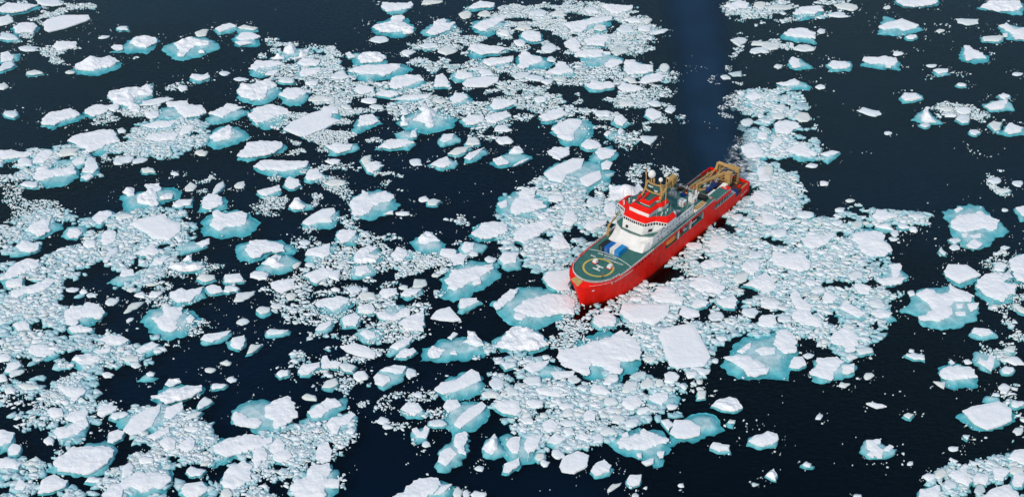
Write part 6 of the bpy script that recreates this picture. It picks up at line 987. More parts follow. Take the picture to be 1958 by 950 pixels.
# ---- brash: everything too small and too many to count, one object
def brash():
    rnd = random.Random(5); pieces = []
    a = RAS.a; c = RAS.c
    jobs = []
    for ln in BRASH.strip().split('\n'):
        h, p = ln.split('|'); d, rm, sub = (float(v) for v in h.split(','))
        P = np.array([tuple(float(q) for q in k.split(',')) for k in p.split()])
        jobs.append((d, rm, sub, P))
    for d, rm, sub, P in jobs:
        A = area(P); lo, hi = P.min(0), P.max(0); want = A*d; n = int(want/.25)+40
        r0 = .19 if rm > .75 else .14; ex = .55 if d > .55 else 1.1; r = r0*(1-np.random.default_rng(int(A)).random(n)*(1-(r0/rm)**ex))**(-1/ex)
        cum = np.cumsum(np.pi*r*r*.8); r = np.sort(r[:int(np.searchsorted(cum, want))+1])[::-1]
        g = np.random.default_rng(int(A)+3); tries = 5
        Q = g.uniform(lo-6, hi+6, (int(len(r)*tries*(hi-lo+12).prod()/A), 2))
        if d > .05:
            wq = np.array([(noise.noise((x*.05, y*.05, 17.))*13+noise.noise((x*.17, y*.17, 19.))*5, noise.noise((x*.05, y*.05, 27.))*13+noise.noise((x*.17, y*.17, 29.))*5) for x, y in Q]); k_ = inside(P, Q+wq); Q = Q[k_]
            ed = edge_dist(P, Q+wq[k_]); Q = Q[g.random(len(Q)) < .12+ed/(9 if d > .3 else 4)]
        else: Q = Q[inside(P, Q)]
        qi = 0
        for rr in r:
            k = 0
            while k < 4 and qi < len(Q):
                x, y = Q[qi]; qi += 1; k += 1
                nz = noise.noise((x*.035, y*.05, 2.)) + .7*noise.noise((x*.12, y*.16, 8.))
                if (d > .05 and d < .8 and nz < (.28-.62*d)) or (d <= .05 and nz < .55) or (.8 <= d < .9 and nz < -.36+.25*rnd.random()):
                    continue
                if d < .8 and nz < (.28-.62*d) - (.12 if rr < .5 else 0) + .15*rnd.random(): continue
                v = RAS.get(x, y)
                if v in (1, 3, 4, 9): continue
                under = rnd.random() < sub
                if v == 2 and (rr > 1.0 or rnd.random() < .6): continue
                q = rr*.6; ok = True
                for dx, dy in ((q, 0), (-q, 0), (0, q), (0, -q)):
                    if RAS.get(x+dx, y+dy) in (1, 3, 4): ok = False; break
                if not ok: continue
                pieces.append((x, y, rr, under))
                if not under:
                    m = max(0, int(rr*.5/c)); i, j = int((x-RAS.x0)/c), int((y-RAS.y0)/c)
                    a[max(0, j-m):j+m+1, max(0, i-m):i+m+1] = 4
                break
    g = np.random.default_rng(31)     # crumbs that drift round every floe
    for cx, cy, rx, n_ in HALO:
        for k in range(n_):
            u, v_ = g.normal(0, 1, 2); L = math.hypot(u, v_)+1e-6; q = 1.0+abs(g.normal(0, .45))
            x, y = cx+u/L*(rx*q+g.uniform(0, 3.5)), cy+v_/L*(rx*.9*q+g.uniform(0, 2.5))
            if noise.noise((x*.09, y*.14, 44.)) < .0: continue
            if RAS.get(x, y) in (0, 2): pieces.append((x, y, min(.085*(1-g.random())**-.6, .7), False))
    g = np.random.default_rng(9)      # slush: flat ice awash under the packed brash
    for d, rm, sub, P in jobs:
        if sub < .33: continue
        lo, hi = P.min(0), P.max(0); Q = g.uniform(lo, hi, (int((hi-lo).prod()*.32), 2)); Q = Q[inside(P, Q)]
        for x, y in Q:
            if noise.noise((x*.035, y*.05, 2.)) + .7*noise.noise((x*.12, y*.16, 8.)) < .10-.5*d+.22*g.random(): continue
            if RAS.get(x, y) not in (3, 9): pieces.append((x, y, g.uniform(.8, 2.4), True))
    pc = np.array([(p[0], p[1], p[2], p[3]) for p in pieces]); n = len(pc); g = np.random.default_rng(77)
    K = 6; ang = np.linspace(0, 2*np.pi, K, endpoint=False)[None]+g.uniform(-.48, .48, (n, K))+g.uniform(0, 6.28, (n, 1))
    rad = pc[:, 2:3]*g.uniform(.5, 1.38, (n, K)); st = g.uniform(.36, .95, (n, 1)); th = g.uniform(0, np.pi, (n, 1))*.0 + g.normal(0, .5, (n, 1))
    ux, uy = np.cos(ang)*rad, np.sin(ang)*rad*st
    x = ux*np.cos(th)-uy*np.sin(th); y = ux*np.sin(th)+uy*np.cos(th)
    un = pc[:, 3:4] > 0; h = (.06+.085*pc[:, 2:3]**.8)*g.uniform(.55, 1.3, (n, 1))
    top = np.where(un, -g.uniform(.0, .38, (n, 1)), h)
    tilt = g.normal(0, .07, (n, 2))
    def zt(xx, yy, jit): return top + np.where(un, .0, 1.)*(tilt[:, :1]*xx+tilt[:, 1:]*yy) + g.uniform(-jit, jit, xx.shape)*h
    V = np.zeros((n, 2*K+1, 3))
    V[:, :K, 0] = pc[:, :1]+x*1.06; V[:, :K, 1] = pc[:, 1:2]+y*1.06; V[:, :K, 2] = np.where(un, top-.8, -.35)
    s = .9; V[:, K:2*K, 0] = pc[:, :1]+x*s; V[:, K:2*K, 1] = pc[:, 1:2]+y*s; V[:, K:2*K, 2] = np.where(un, zt(x*s, y*s, .15), np.maximum(.05, zt(x*s, y*s, .22)))
    V[:, 2*K, :2] = pc[:, :2]+g.normal(0, .12, (n, 2))*pc[:, 2:3]; V[:, 2*K, 2] = (top+h*g.uniform(-.35, .25, (n, 1)))[:, 0]
    i = np.arange(K); nx = (i+1) % K
    f = np.concatenate([np.c_[i, nx, K+nx], np.c_[i, K+nx, K+i], np.c_[K+i, K+nx, np.full(K, 2*K)]])
    F = (f[None]+(np.arange(n)*(2*K+1))[:, None, None]).reshape(-1, 3)
    fm = np.repeat(np.where(un[:, 0], 2, 0), len(f))
    # the counted floes beyond the first 300 join the same object
    tri = []; tm = []
    for q, m in zip(rest_f, rest_m):
        for k in range(1, len(q)-1): tri.append((q[0], q[k], q[k+1])); tm.append(m)
    VV = np.concatenate([V.reshape(-1, 3), np.array(rest_v)]); FF = np.concatenate([F, np.array(tri)+n*(2*K+1)]); MM = np.concatenate([fm, np.array(tm)])
    me = bpy.data.meshes.new('brash_ice'); me.vertices.add(len(VV)); me.vertices.foreach_set('co', VV.ravel())
    me.loops.add(FF.size); me.loops.foreach_set('vertex_index', FF.ravel().astype(np.int32))
    me.polygons.add(len(FF)); me.polygons.foreach_set('loop_start', np.arange(0, FF.size, 3, dtype=np.int32))
    me.polygons.foreach_set('material_index', MM.astype(np.int32)); me.materials.append(BRASH_M); me.materials.append(SHELF); me.materials.append(SLUSH)
    me.update(calc_edges=True); me.validate()
    o = bpy.data.objects.new('brash_ice', me); COL.objects.link(o); tag(o, 'broken white and blue brash ice packed between the floes', 'brash ice', kind='stuff')
    print('brash pieces', n, 'tris', len(FF))
brash()

# ================================================================ the ship
# local frame: x = metres aft of the stem, y = metres to starboard, z = up from the water
SHIP_RZ = SA + math.pi
M = dict(
    red=painted('red_paint', (.84, .009, .002), .55, .16, scale=.5, wear=(.50, .03, .015), vec=(.9, .9, .16)), white=painted('white_paint', (.78, .77, .74), .5, .07),
    green=painted('deck_green', (.045, .155, .135), .75, .2, scale=.5), yellow=painted('crane_yellow', (.50, .31, .115), .6, .22, wear=(.22, .13, .06), scale=.9),
    blue=painted('container_blue', (.012, .13, .44), .45, .12), lblue=painted('light_container_blue', (.015, .26, .60), .45, .1),
    black=painted('black_paint', (.02, .024, .025), .5, .2), grey=painted('grey_paint', (.33, .34, .34), .55, .15),
    dark=painted('dark_gear', (.035, .03, .03), .7, .4, wear=(.16, .05, .03), scale=1.2), orange=painted('lifeboat_orange', (.9, .24, .035), .45, .08),
    tarp=painted('blue_tarp', (.008, .035, .16), .6, .25, scale=1.), steel=painted('galvanised', (.48, .5, .5), .45, .15),
    glass=mat('window_glass', (.012, .016, .02), .08)[0], line=painted('deck_line', (.72, .72, .66), .7, .15, scale=1.), ring=painted('ring_yellow', (.62, .44, .10), .7, .15, scale=1.),
    brown=painted('rusty_deck', (.10, .04, .03), .75, .3), skin=mat('skin', (.5, .3, .22), .6)[0], cloth=mat('dark_cloth', (.02, .025, .035), .9)[0], jacket=mat('red_jacket', (.55, .03, .03), .8)[0])

class MB:
    """collects shapes in the ship's frame into one mesh"""
    def __init__(s): s.v = []; s.f = []
    def poly(s, pts, faces):
        o = len(s.v); s.v += [tuple(p) for p in pts]; s.f += [tuple(i+o for i in f) for f in faces]; return s
    def box(s, x0, x1, y0, y1, z0, z1):
        p = [(x, y, z) for z in (z0, z1) for x, y in ((x0, y0), (x1, y0), (x1, y1), (x0, y1))]
        return s.poly(p, [(3, 2, 1, 0), (4, 5, 6, 7), (0, 1, 5, 4), (1, 2, 6, 5), (2, 3, 7, 6), (3, 0, 4, 7)])
    def loft(s, A, B, cap=True):
        """two matching closed rings A (lower), B (upper)"""
        n = len(A); f = [(i, (i+1) % n, n+(i+1) % n, n+i) for i in range(n)]
        if cap: f += [tuple(range(n, 2*n)), tuple(reversed(range(n)))]
        return s.poly(list(A)+list(B), f)
    def bar(s, a, b, r, n=4, r2=None):
        a = Vector(a); b = Vector(b); d = (b-a).normalized(); u = d.cross(Vector((0, 0, 1)) if abs(d.z) < .9 else Vector((1, 0, 0))).normalized(); w_ = d.cross(u)
        r2 = r if r2 is None else r2
        k = [(math.cos(2*math.pi*(i+.5)/n), math.sin(2*math.pi*(i+.5)/n)) for i in range(n)]
        return s.loft([a+(u*c+w_*q)*r for c, q in k], [b+(u*c+w_*q)*r2 for c, q in k])
    def ball(s, c, r, seg=14, rings=8, zs=1.0, lo=-1):
        P = []; F = []
        for j in range(rings+1):
            t = -math.pi/2*(1 if lo == -1 else 0) + (math.pi if lo == -1 else math.pi/2)*j/rings
            for i in range(seg):
                a = 2*math.pi*i/seg; P.append((c[0]+r*math.cos(t)*math.cos(a), c[1]+r*math.cos(t)*math.sin(a), c[2]+r*zs*math.sin(t)))
        for j in range(rings):
            for i in range(seg): F.append((j*seg+i, j*seg+(i+1) % seg, (j+1)*seg+(i+1) % seg, (j+1)*seg+i))
        return s.poly(P, F)
    def ring(s, c, r0, r1, z, n=64):
        P = [(c[0]+r*math.cos(2*math.pi*i/n), c[1]+r*math.sin(2*math.pi*i/n), z) for r in (r0, r1) for i in range(n)]
        return s.poly(P, [(i, n+i, n+(i+1) % n, (i+1) % n) for i in range(n)])
    def build(s, name, m, parent, loc=(0, 0, 0), smooth=False):
        return add_mesh(name, s.v, s.f, m, parent, loc, smooth)

ship = empty('research_ship', (SX, SY, 0), SHIP_RZ)
tag(ship, 'red hulled polar research ship with green helideck, white bridge and yellow cranes', 'ship')
def aboard(name, label, cat, x, y, z, group=None, rz=0):
    p = ship_to_world(x, y, z); o = empty(name, p, SHIP_RZ+rz); tag(o, label, cat, group); return o
def lerp(tab, d):
    for (a, p), (b, q) in zip(tab, tab[1:]):
        if d <= b: return p+(q-p)*max(0, (d-a))/(b-a)
    return tab[-1][1]
WLB = [(0, 0), (1.5, 1.5), (4, 3.2), (9.4, 6.9), (14, 9.2), (19, 10.7), (26, 11.6), (36, 12), (108, 12.1), (118, 11.7), (126, 11.1)]
DKB = [(0, 0), (.35, 1.5), (1, 3.0), (2.3, 5.0), (5, 7.5), (8, 9.4), (12, 11), (18, 11.8), (25, 12), (110, 12), (122, 11.8), (129, 11.2)]
ZT = 12.6
def stem(z): return 3.5-3.3*min(1, max(0, z/11.5))**.9 if z > 0 else 3.5-z*.3
def hb(s, z):
    t = min(1, max(0, z/ZT))**1.15; d = max(0, s-stem(z)); return lerp(WLB, d)*(1-t)+lerp(DKB, d)*t
# ---- hull sides with the three boat bays cut in the port side
COLS = [0, .03, .08, .16, .28, .42, .56, .7, .85, 1]
SS = [20, 24, 29, 35, 42, 48, 51.8, 62.4, 63.2, 72.6, 73.8, 84, 90, 94, 95.4, 102, 109, 114, 116, 120.4, 121, 125, 129]
LV = [-4, 0, 1.5, 3.2, 4.6, 6, 7.0, 7.6, 9, 10.5, 12.0, ZT]
def top_z(s): return min(ZT, 11.35+1.25*s/7)
def toplim(s, side):
    if s <= 7: return top_z(s)
    if s <= 94: return ZT
    if side < 0 and s <= 114: return 7.0
    if s <= 114 and side > 0: return 4.6
    if s < 120.4: return 3.9 if side < 0 else 4.6
    return 4.9
hull = MB()
for side in (-1, 1):
    def P(ci, z):
        if ci < len(COLS): s = stem(z)+(20-stem(z))*COLS[ci]
        else: s = SS[ci-len(COLS)+1]
        return (s, side*hb(s, z), z)
    n = len(COLS)+len(SS)-1
    for i in range(n-1):
        s0 = P(i, 5)[0]; s1 = P(i+1, 5)[0]; zt = min(toplim(s0+.01, side), toplim(s1-.01, side)) if s0 > 20 else ZT; zs = sorted(set([z for z in LV if z < zt-.05]+[zt]))
        bay = any(a-.1 <= s0 and s1 <= b+.1 for a, b in ((51.8, 62.4), (63.2, 72.6), (73.8, 84)))
        for z0, z1 in zip(zs, zs[1:]):
            if bay and z0 >= 7.5 and z1 <= 12.05: continue
            q = [P(i, z0), P(i+1, z0), P(i+1, z1), P(i, z1)]
            if s0 < 20: q = [(x, y, min(z, top_z(x))) for x, y, z in q]
            hull.poly(q, [(0, 1, 2, 3) if side < 0 else (3, 2, 1, 0)])
hull.poly([(129, -11.2, 4.9), (129, 11.2, 4.9), (128.6, 11.1, 0), (127.5, 10, -4), (127.5, -10, -4), (128.6, -11.1, 0)], [(0, 1, 2, 3, 4, 5)])
ho = hull.build('hull', M['red'], ship, smooth=False)
bev = [(94, -12, 7.0), (94, -12, ZT)]
MB().poly([(94, -12, 4), (94, 12, 4), (94, 12, ZT), (94, -12, ZT)], [(0, 1, 2, 3)]).build('deckhouse_end', M['white'], ship)
# boat bays: back wall, floor, ends
for a, b in ((51.8, 62.4), (63.2, 72.6), (73.8, 84)):
    for sd in (-1, 1):
        y0, y1 = sd*11.97, sd*8.2
        MB().poly([(a, y0, 7.6), (b, y0, 7.6), (b, y1, 7.6), (a, y1, 7.6)], [(0, 1, 2, 3)]).build('bay_floor', M['green'], ship)
        MB().poly([(a, y1, 7.6), (b, y1, 7.6), (b, y1, 12), (a, y1, 12), (a, y0, 7.6), (a, y0, 12), (b, y0, 7.6), (b, y0, 12)], [(0, 1, 2, 3), (0, 4, 5, 3), (1, 6, 7, 2), (3, 2, 7, 5)]).build('bay_lining', M['grey'], ship)
# ---- decks
dk = [(4.1, 0), (4.3, 2), (4.9, 3.9), (6.3, 6.2), (8.1, 7.9), (11.4, 9.8), (17.5, 10.9), (25, 11.5), (40, 11.7), (60, 11.7), (80, 11.7), (94, 11.7)]
outl = [(s, y, ZT-.06) for s, y in dk]+[(s, -y, ZT-.06) for s, y in reversed(dk[1:])]
hl = MB(); hl.poly(outl, [tuple(range(len(outl)))]); hl.build('helideck', M['green'], ship)
fd = MB()                                             # red fore deck between the rim and the helideck
INN = [(4.1, 0), (4.3, 2), (4.9, 3.9), (6.3, 6.2), (8.1, 7.9), (11.4, 9.8), (17.5, 10.9), (25, 11.5), (40, 11.7), (60, 11.7), (80, 11.7), (94, 11.7)]
RIM = [(.25, 0), (.9, 2.8), (2.0, 4.6), (3.9, 6.6), (6.3, 8.4), (10.2, 10.2), (17, 11.7), (25, 12), (40, 12), (60, 12), (80, 12), (94, 12)]
for sd in (-1, 1):
    for i in range(len(INN)-1):
        q = [(RIM[i][0], sd*RIM[i][1], top_z(RIM[i][0])), (RIM[i+1][0], sd*RIM[i+1][1], top_z(RIM[i+1][0])), (INN[i+1][0], sd*INN[i+1][1], ZT-.07), (INN[i][0], sd*INN[i][1], ZT-.07)]
        fd.poly(q, [(0, 1, 2, 3)])
fd.build('fore_deck_edge', M['red'], ship)
MB().poly([(.35, -.5, 11.5), (3.5, -.9, 12.75), (4.5, 3.3, 12.75), (2.3, 4.7, 12.15), (.6, -.4, 11.0), (3.5, -.8, 12.2), (4.4, 3.2, 12.2), (2.4, 4.4, 11.5)], [(0, 1, 2, 3), (4, 7, 6, 5), (0, 4, 5, 1), (1, 5, 6, 2), (2, 6, 7, 3), (3, 7, 4, 0)]).build('bow_ramp', M['yellow'], ship)
MB().poly([(94, -12, 6.94), (114, -12, 6.94), (114, -9.2, 6.94), (94, -9.2, 6.94)], [(0, 1, 2, 3)]).build('side_gallery', M['grey'], ship)
MB().poly([(94, -9.2, 3.9), (94, 11.9, 3.9), (128.8, 11.1, 3.9), (128.8, -11.1, 3.9), (114, -11.9, 3.9), (114, -9.2, 3.9)], [(0, 1, 2, 3, 4, 5)]).build('aft_deck', M['green'], ship)
MB().poly([(94, -9.2, 3.9), (114, -9.2, 3.9), (114, -9.2, 6.94), (94, -9.2, 6.94), (114, -11.95, 3.9), (114, -11.95, 6.94)], [(0, 1, 2, 3), (1, 4, 5, 2)]).build('gallery_wall', M['white'], ship)
MB().poly([(117, -11.6, 3.95), (128.7, -10.9, 3.95), (128.7, 10.9, 3.95), (117, 11.6, 3.95)], [(0, 1, 2, 3)]).build('stern_deck', M['brown'], ship)
st = MB()                                             # raised bulwark round the stern
for a, b in (((120.6, -11.75), (128.6, -11.15)), ((128.6, -11.15), (128.9, -8)), ((128.9, -8), (128.9, 8)), ((128.9, 8), (128.6, 11.15)), ((128.6, 11.15), (120.6, 11.75))):
    d = Vector((b[0]-a[0], b[1]-a[1])).normalized()*.3; nx, ny = -d.y, d.x
    st.loft([(a[0], a[1], 3.9), (b[0], b[1], 3.9), (b[0]+nx, b[1]+ny, 3.9), (a[0]+nx, a[1]+ny, 3.9)], [(a[0], a[1], 5.4), (b[0], b[1], 5.4), (b[0]+nx, b[1]+ny, 5.4), (a[0]+nx, a[1]+ny, 5.4)])
st.build('stern_bulwark', M['red'], ship)
MB().box(120.8, 126.5, -11.3, -10.7, 5.42, 5.75).build('fender_beam', M['yellow'], ship)
# upper platform over the side gallery, with its red band
MB().box(94.1, 109, -11.7, -5.5, 9.6, 9.9).build('side_platform', M['green'], ship)
MB().box(94.4, 109.2, -12.02, -11.72, 9.7, 10.95).build('bulwark_band', M['red'], ship)
MB().poly([(109.2, -12, 9.7), (109.2, -12, 10.9), (113.5, -12, 7.1), (112, -12, 7.1), (109.2, -11.8, 9.7), (109.2, -11.8, 10.9), (113.5, -11.8, 7.1), (112, -11.8, 7.1)], [(0, 3, 2, 1), (4, 5, 6, 7), (0, 1, 5, 4), (1, 2, 6, 5), (2, 3, 7, 6), (3, 0, 4, 7)]).build('gallery_ramp', M['steel'], ship)
for s in (94.9, 97.5, 100, 102.5, 105, 107.5):
    MB().box(s, s+.2, -11.9, -11.7, 6.95, 9.6).build('gallery_post', M['grey'], ship)
# ---- helideck markings (4 mm sheets)
ZM = ZT-.05
MB().ring((16.2, -.1), 6.1, 7.0, ZM).build('landing_ring', M['ring'], ship)
H = MB()
H.poly([(x, y, ZM) for x, y in ((14.2, -2.05), (15.0, -2.05), (15.0, 1.7), (14.2, 1.7))], [(0, 1, 2, 3)])
H.poly([(x, y, ZM) for x, y in ((16.8, -2.05), (17.6, -2.05), (17.6, 1.7), (16.8, 1.7))], [(0, 1, 2, 3)])
H.poly([(x, y, ZM) for x, y in ((15.0, -.6), (16.8, -.6), (16.8, .25), (15.0, .25))], [(0, 1, 2, 3)])
H.build('landing_letter', M['line'], ship)
arc = [(24.7, 11.2), (26.2, 8), (27.0, 4), (27.25, 0), (27.0, -4), (26.2, -8), (25.2, -11.2)]
A = MB()
for (a, b), (c, d) in zip(arc, arc[1:]): A.poly([(a, b, ZM), (c, d, ZM), (c+.4, d, ZM), (a+.4, b, ZM)], [(0, 1, 2, 3)])
A.build('deck_line', M['line'], ship)
def lettering(name, text, size, m, origin, xdir, ydir, parent, width=None, wrap=False):
    """flat print: a text outline turned into a mesh, x along xdir and up along ydir"""
    cu = bpy.data.curves.new(name, 'FONT'); cu.body = text; cu.size = size; cu.resolution_u = 2; cu.space_character = 1.05; cu.offset = .035
    t = bpy.data.objects.new(name, cu); COL.objects.link(t); bpy.context.view_layer.update()
    me = bpy.data.meshes.new_from_object(t.evaluated_get(bpy.context.evaluated_depsgraph_get())); bpy.data.objects.remove(t)
    k = width/max(.01, max(v.co.x for v in me.vertices)) if width else 1
    X = Vector(xdir).normalized(); Y = Vector(ydir).normalized(); O = Vector(origin)
    for v in me.vertices: v.co = O + X*(v.co.x*k) + Y*v.co.y
    if wrap:
        for v in me.vertices: v.co.y = -hb(v.co.x, v.co.z)-.07
    me.materials.clear(); me.materials.append(m); o = bpy.data.objects.new(name, me); COL.objects.link(o); o.parent = parent; return o
lettering('deck_name', 'RRS', 1.5, M['line'], (21.3, 8.0, ZM), (.05, -1, 0), (1, .05, 0), ship, 2.6)
lettering('deck_name', 'SIR DAVID', 1.5, M['line'], (24.6, 6.3, ZM), (.14, -1, 0), (1, .1, 0), ship, 9)
lettering('deck_name', 'ATTENBOROUGH', 1.5, M['line'], (23.2, 2.2, ZM), (.08, -1, 0), (1, .05, 0), ship, 9.6)
lettering('bow_name', 'SIR DAVID ATTENBOROUGH', 1.1, M['line'], (13.4, -hb(13.4, 10.9)-.13, 10.9), (1, 0, 0), (0, 0, 1), ship, 12.2, True)
lettering('stern_name', 'SIR DAVID ATTENBOROUGH', .9, M['line'], (119.8, -hb(119.8, 2)-.12, 1.6), (1, 0, 0), (0, 0, 1), ship, 6.8, True)
for s, z in ((11.4, 10.9), (4.4, 8.7)): 
    y = -hb(s, z); MB().poly([(s, y-.14, z), (s+.75, -hb(s+.75, z)-.14, z), (s+.75, -hb(s+.75, z+.9)-.14, z+.9), (s, -hb(s, z+.9)-.14, z+.9)], [(0, 1, 2, 3)]).build('hull_emblem', M['line'], ship)
# ---- rails along the deck edge
def rail(pts, name='guard_rail', h=1.05, gap=1.6, m='steel', inset=0, r=.035):
    b = MB()
    for (a, c) in zip(pts, pts[1:]):
        a = Vector(a); c = Vector(c); L = (c-a).length; k = max(1, int(L/gap))
        for i in range(k+1):
            p = a+(c-a)*i/k; b.bar(p, p+Vector((0, 0, h)), r, 3)
        for q in (h, h*.62, h*.3): b.bar(a+Vector((0, 0, q)), c+Vector((0, 0, q)), r*.8, 3)
    return b.build(name, M[m], ship)
for sd in (-1, 1):
    rail([(s, sd*(hb(s, ZT)-.15), ZT) for s in (17, 20, 26, 34, 42)], m='white', r=.1)
    rail([(s, sd*(hb(s, ZT)-.15), ZT) for s in (42, 60, 80, 94)], r=.06)
    rail([(a, sd*(b-.1), ZT) for a, b in ((4.1, .3), (4.3, 2), (4.9, 3.9), (6.3, 6.2), (8.1, 7.9), (11.4, 9.8), (17, 10.9))], m='white', r=.1)
for sd in (-1, 1):                                   # safety net frame round the fore deck
    nb = MB(); pp = [(s, sd*(hb(s, ZT)+.05), ZT+.1) for s in (2.5, 4, 6, 8, 11, 15, 20)]
    for (a, c) in zip(pp, pp[1:]): nb.bar((a[0], a[1]+sd*.8, a[2]+.35), (c[0], c[1]+sd*.8, c[2]+.35), .05, 3); nb.bar(a, (a[0], a[1]+sd*.8, a[2]+.35), .05, 3)
    nb.build('safety_net_frame', M['white'], ship)
# ---- superstructure
def sym(half, z):                                    # half ring (port side from bow to stern) -> closed ring
    return [(s, -y, z) for s, y in half]+[(s, y, z) for s, y in reversed(half) if y > 0]
MB().loft(sym([(36.1, 0), (36.2, 5.9), (37, 9.1), (41.5, 10.1), (81, 10.1)], ZT-.05), sym([(38.6, 0), (39.2, 5.0), (42.0, 8.8), (43.6, 10.1), (81, 10.1)], 15.0)).build('deckhouse', M['white'], ship)
b = MB(); lo = [(s+(38.6-36.1)*.0, y, z) for s, y, z in sym([(38.55, 0), (39.1, 5.1), (41.6, 8.9), (43.3, 10.12), (62, 10.12)], 15.0)]
b.loft(sym([(38.6, 0), (39.2, 5.0), (42.0, 8.8), (43.6, 10.08), (62, 10.08)], 14.99), sym([(39.7, 0), (40.3, 5.0), (42.6, 8.8), (44, 10.08), (62, 10.08)], 17.9)).build('lower_bridge_front', M['white'], ship)
MB().poly(sym([(39.95, 0), (40.5, 4.9), (42.8, 8.6), (44.2, 9.9), (62, 9.9)], 17.93), [tuple(range(9))]).build('bridge_ledge', M['green'], ship)
rail([(42.7, 8.7, 17.9), (40.4, 5, 17.9), (39.8, 0, 17.9), (40.4, -5, 17.9), (42.7, -8.7, 17.9), (44, -10, 17.9), (50, -10, 17.9)], h=.9)
MB().box(62.02, 77.5, -10.1, -9.85, 15.02, 17.8).build('side_screen', M['white'], ship)
MB().box(62.02, 77.5, 9.85, 10.1, 15.02, 17.8).build('side_screen', M['white'], ship)
MB().poly([(62.05, -9.84, 15.03), (80.9, -9.9, 15.03), (80.9, 9.9, 15.03), (62.05, 9.84, 15.03)], [(0, 1, 2, 3)]).build('working_deck', M['green'], ship)
MB().loft(sym([(41.7, 0), (42.0, 5.3), (46.6, 8.0), (49, 10.0), (62, 9.2)], 17.94), sym([(42.3, 0), (42.6, 5.5), (47.2, 8.5), (49.2, 11.8), (61, 9.8)], 21.5)).build('upper_bridge_front', M['white'], ship)
WB = [(42.5, 0), (43.0, 5.6), (47.6, 8.6), (49.5, 13.1), (57.5, 13.1), (61, 9.6)]
MB().loft(sym(WB, 21.52), sym(WB, 23.5)).build('wheelhouse', M['white'], ship)
# bridge windows, each a pane
def panes(p, q, z0, z1, n, name='bridge_window', off=.06, gap=.16):
    p = Vector((*p, 0)); q = Vector((*q, 0)); d = (q-p); L = d.length; d.normalize(); nrm = Vector((d.y, -d.x, 0))
    if nrm.x > 0 and abs(nrm.x) > .3: nrm = -nrm
    for i in range(n):
        a = p+d*(L*(i+gap)/n)+nrm*off; c = p+d*(L*(i+1-gap)/n)+nrm*off
        MB().poly([(a.x, a.y, z0), (c.x, c.y, z0), (c.x, c.y, z1), (a.x, a.y, z1), (a.x-nrm.x*off*.9, a.y-nrm.y*off*.9, z0), (c.x-nrm.x*off*.9, c.y-nrm.y*off*.9, z0), (c.x-nrm.x*off*.9, c.y-nrm.y*off*.9, z1), (a.x-nrm.x*off*.9, a.y-nrm.y*off*.9, z1)], [(0, 1, 2, 3), (0, 4, 5, 1), (1, 5, 6, 2), (2, 6, 7, 3), (3, 7, 4, 0)]).build(name, M['glass'], ship)
for sd in (-1, 1):
    panes((42.5, 0), (43.0, sd*5.6), 22.1, 23.3, 5); panes((43.0, sd*5.6), (47.6, sd*8.6), 22.1, 23.3, 4); panes((47.6, sd*8.6), (49.5, sd*13.1), 22.1, 23.3, 4)
V0 = [(43.0, 0), (43.4, 5.7), (48.1, 8.3), (50.0, 13.4), (57, 13.4), (58.5, 11.2)]
V1 = [(46.2, 0), (46.5, 5.1), (49.6, 7.0), (52.4, 11.2), (56.6, 11.4), (57.2, 10.4)]
def band(lo, hi, z0, z1, name, m, th=.35):
    """sloped roof band between two half rings"""
    b = MB()
    for sd in (-1, 1):
        for i in range(len(lo)-1):
            a, c = lo[i], lo[i+1]; e, f = hi[i], hi[i+1]
            top = [(a[0], sd*a[1], z0), (c[0], sd*c[1], z0), (f[0], sd*f[1], z1), (e[0], sd*e[1], z1)]
            b.poly(top+[(x, y, z-th) for x, y, z in top], [(0, 1, 2, 3), (7, 6, 5, 4), (0, 4, 5, 1), (2, 6, 7, 3), (1, 5, 6, 2)])
    return b.build(name, m, ship)
band(V0, V1, 23.85, 25.0, 'bridge_visor', M['red'])
MB().poly(sym([(46.4, 0), (46.7, 5), (49.7, 6.9), (52.5, 11.1), (56.5, 11.3), (61, 9.6)], 24.3), [tuple(range(11))]).build('bridge_roof', M['green'], ship)
UH = [(46.5, 0), (46.8, 5.1), (54, 5.3), (55.5, 6.4), (60.5, 6.6)]
MB().loft(sym(UH, 24.32), sym([(46.9, 0), (47.0, 5.3), (54, 5.5), (55.5, 6.6), (60.5, 6.8)], 26.9)).build('upper_house', M['white'], ship)
band([(46.6, 0), (46.8, 5.5), (54, 5.7), (55.5, 6.8), (60.6, 7.0)], [(48.8, 0), (49, 4.0), (54.6, 4.2), (56, 5.3), (60.6, 5.5)], 26.95, 28.0, 'upper_visor', M['red'])
MB().poly(sym([(49, 0), (49.1, 3.95), (54.6, 4.15), (56, 5.2), (60.5, 5.4)], 27.1), [tuple(range(9))]).build('monkey_deck', M['green'], ship)
MB().loft(sym([(51.2, 0), (51.4, 2.6), (56, 2.6), (57.5, 3.6), (60, 3.6)], 27.12), sym([(51.2, 0), (51.4, 2.6), (56, 2.6), (57.5, 3.6), (60, 3.6)], 28.6)).build('lookout_house', M['white'], ship)
MB().poly(sym([(51.6, 0), (51.8, 2.2), (56.3, 2.2), (57.8, 3.2), (60, 3.2)], 28.64), [tuple(range(9))]).build('lookout_deck', M['green'], ship)
band([(50.2, 0), (50.4, 3.0), (55.8, 3.0), (57.4, 4.0), (60.2, 4.0)], [(52.2, 0), (52.3, 1.6), (56.6, 1.6), (58, 2.4), (60.2, 2.4)], 28.62, 29.3, 'lookout_visor', M['red'], .25)
MB().loft([(s, -y, ZT) for s, y in ((36.4, 6.7), (37.2, 9.2), (40.5, 10), (39.5, 6.5))], [(s, -y, 16.2) for s, y in ((38.2, 6.6), (39.5, 8.8), (41.6, 9.6), (40.5, 6.5))]).build('corner_locker', M['white'], ship)
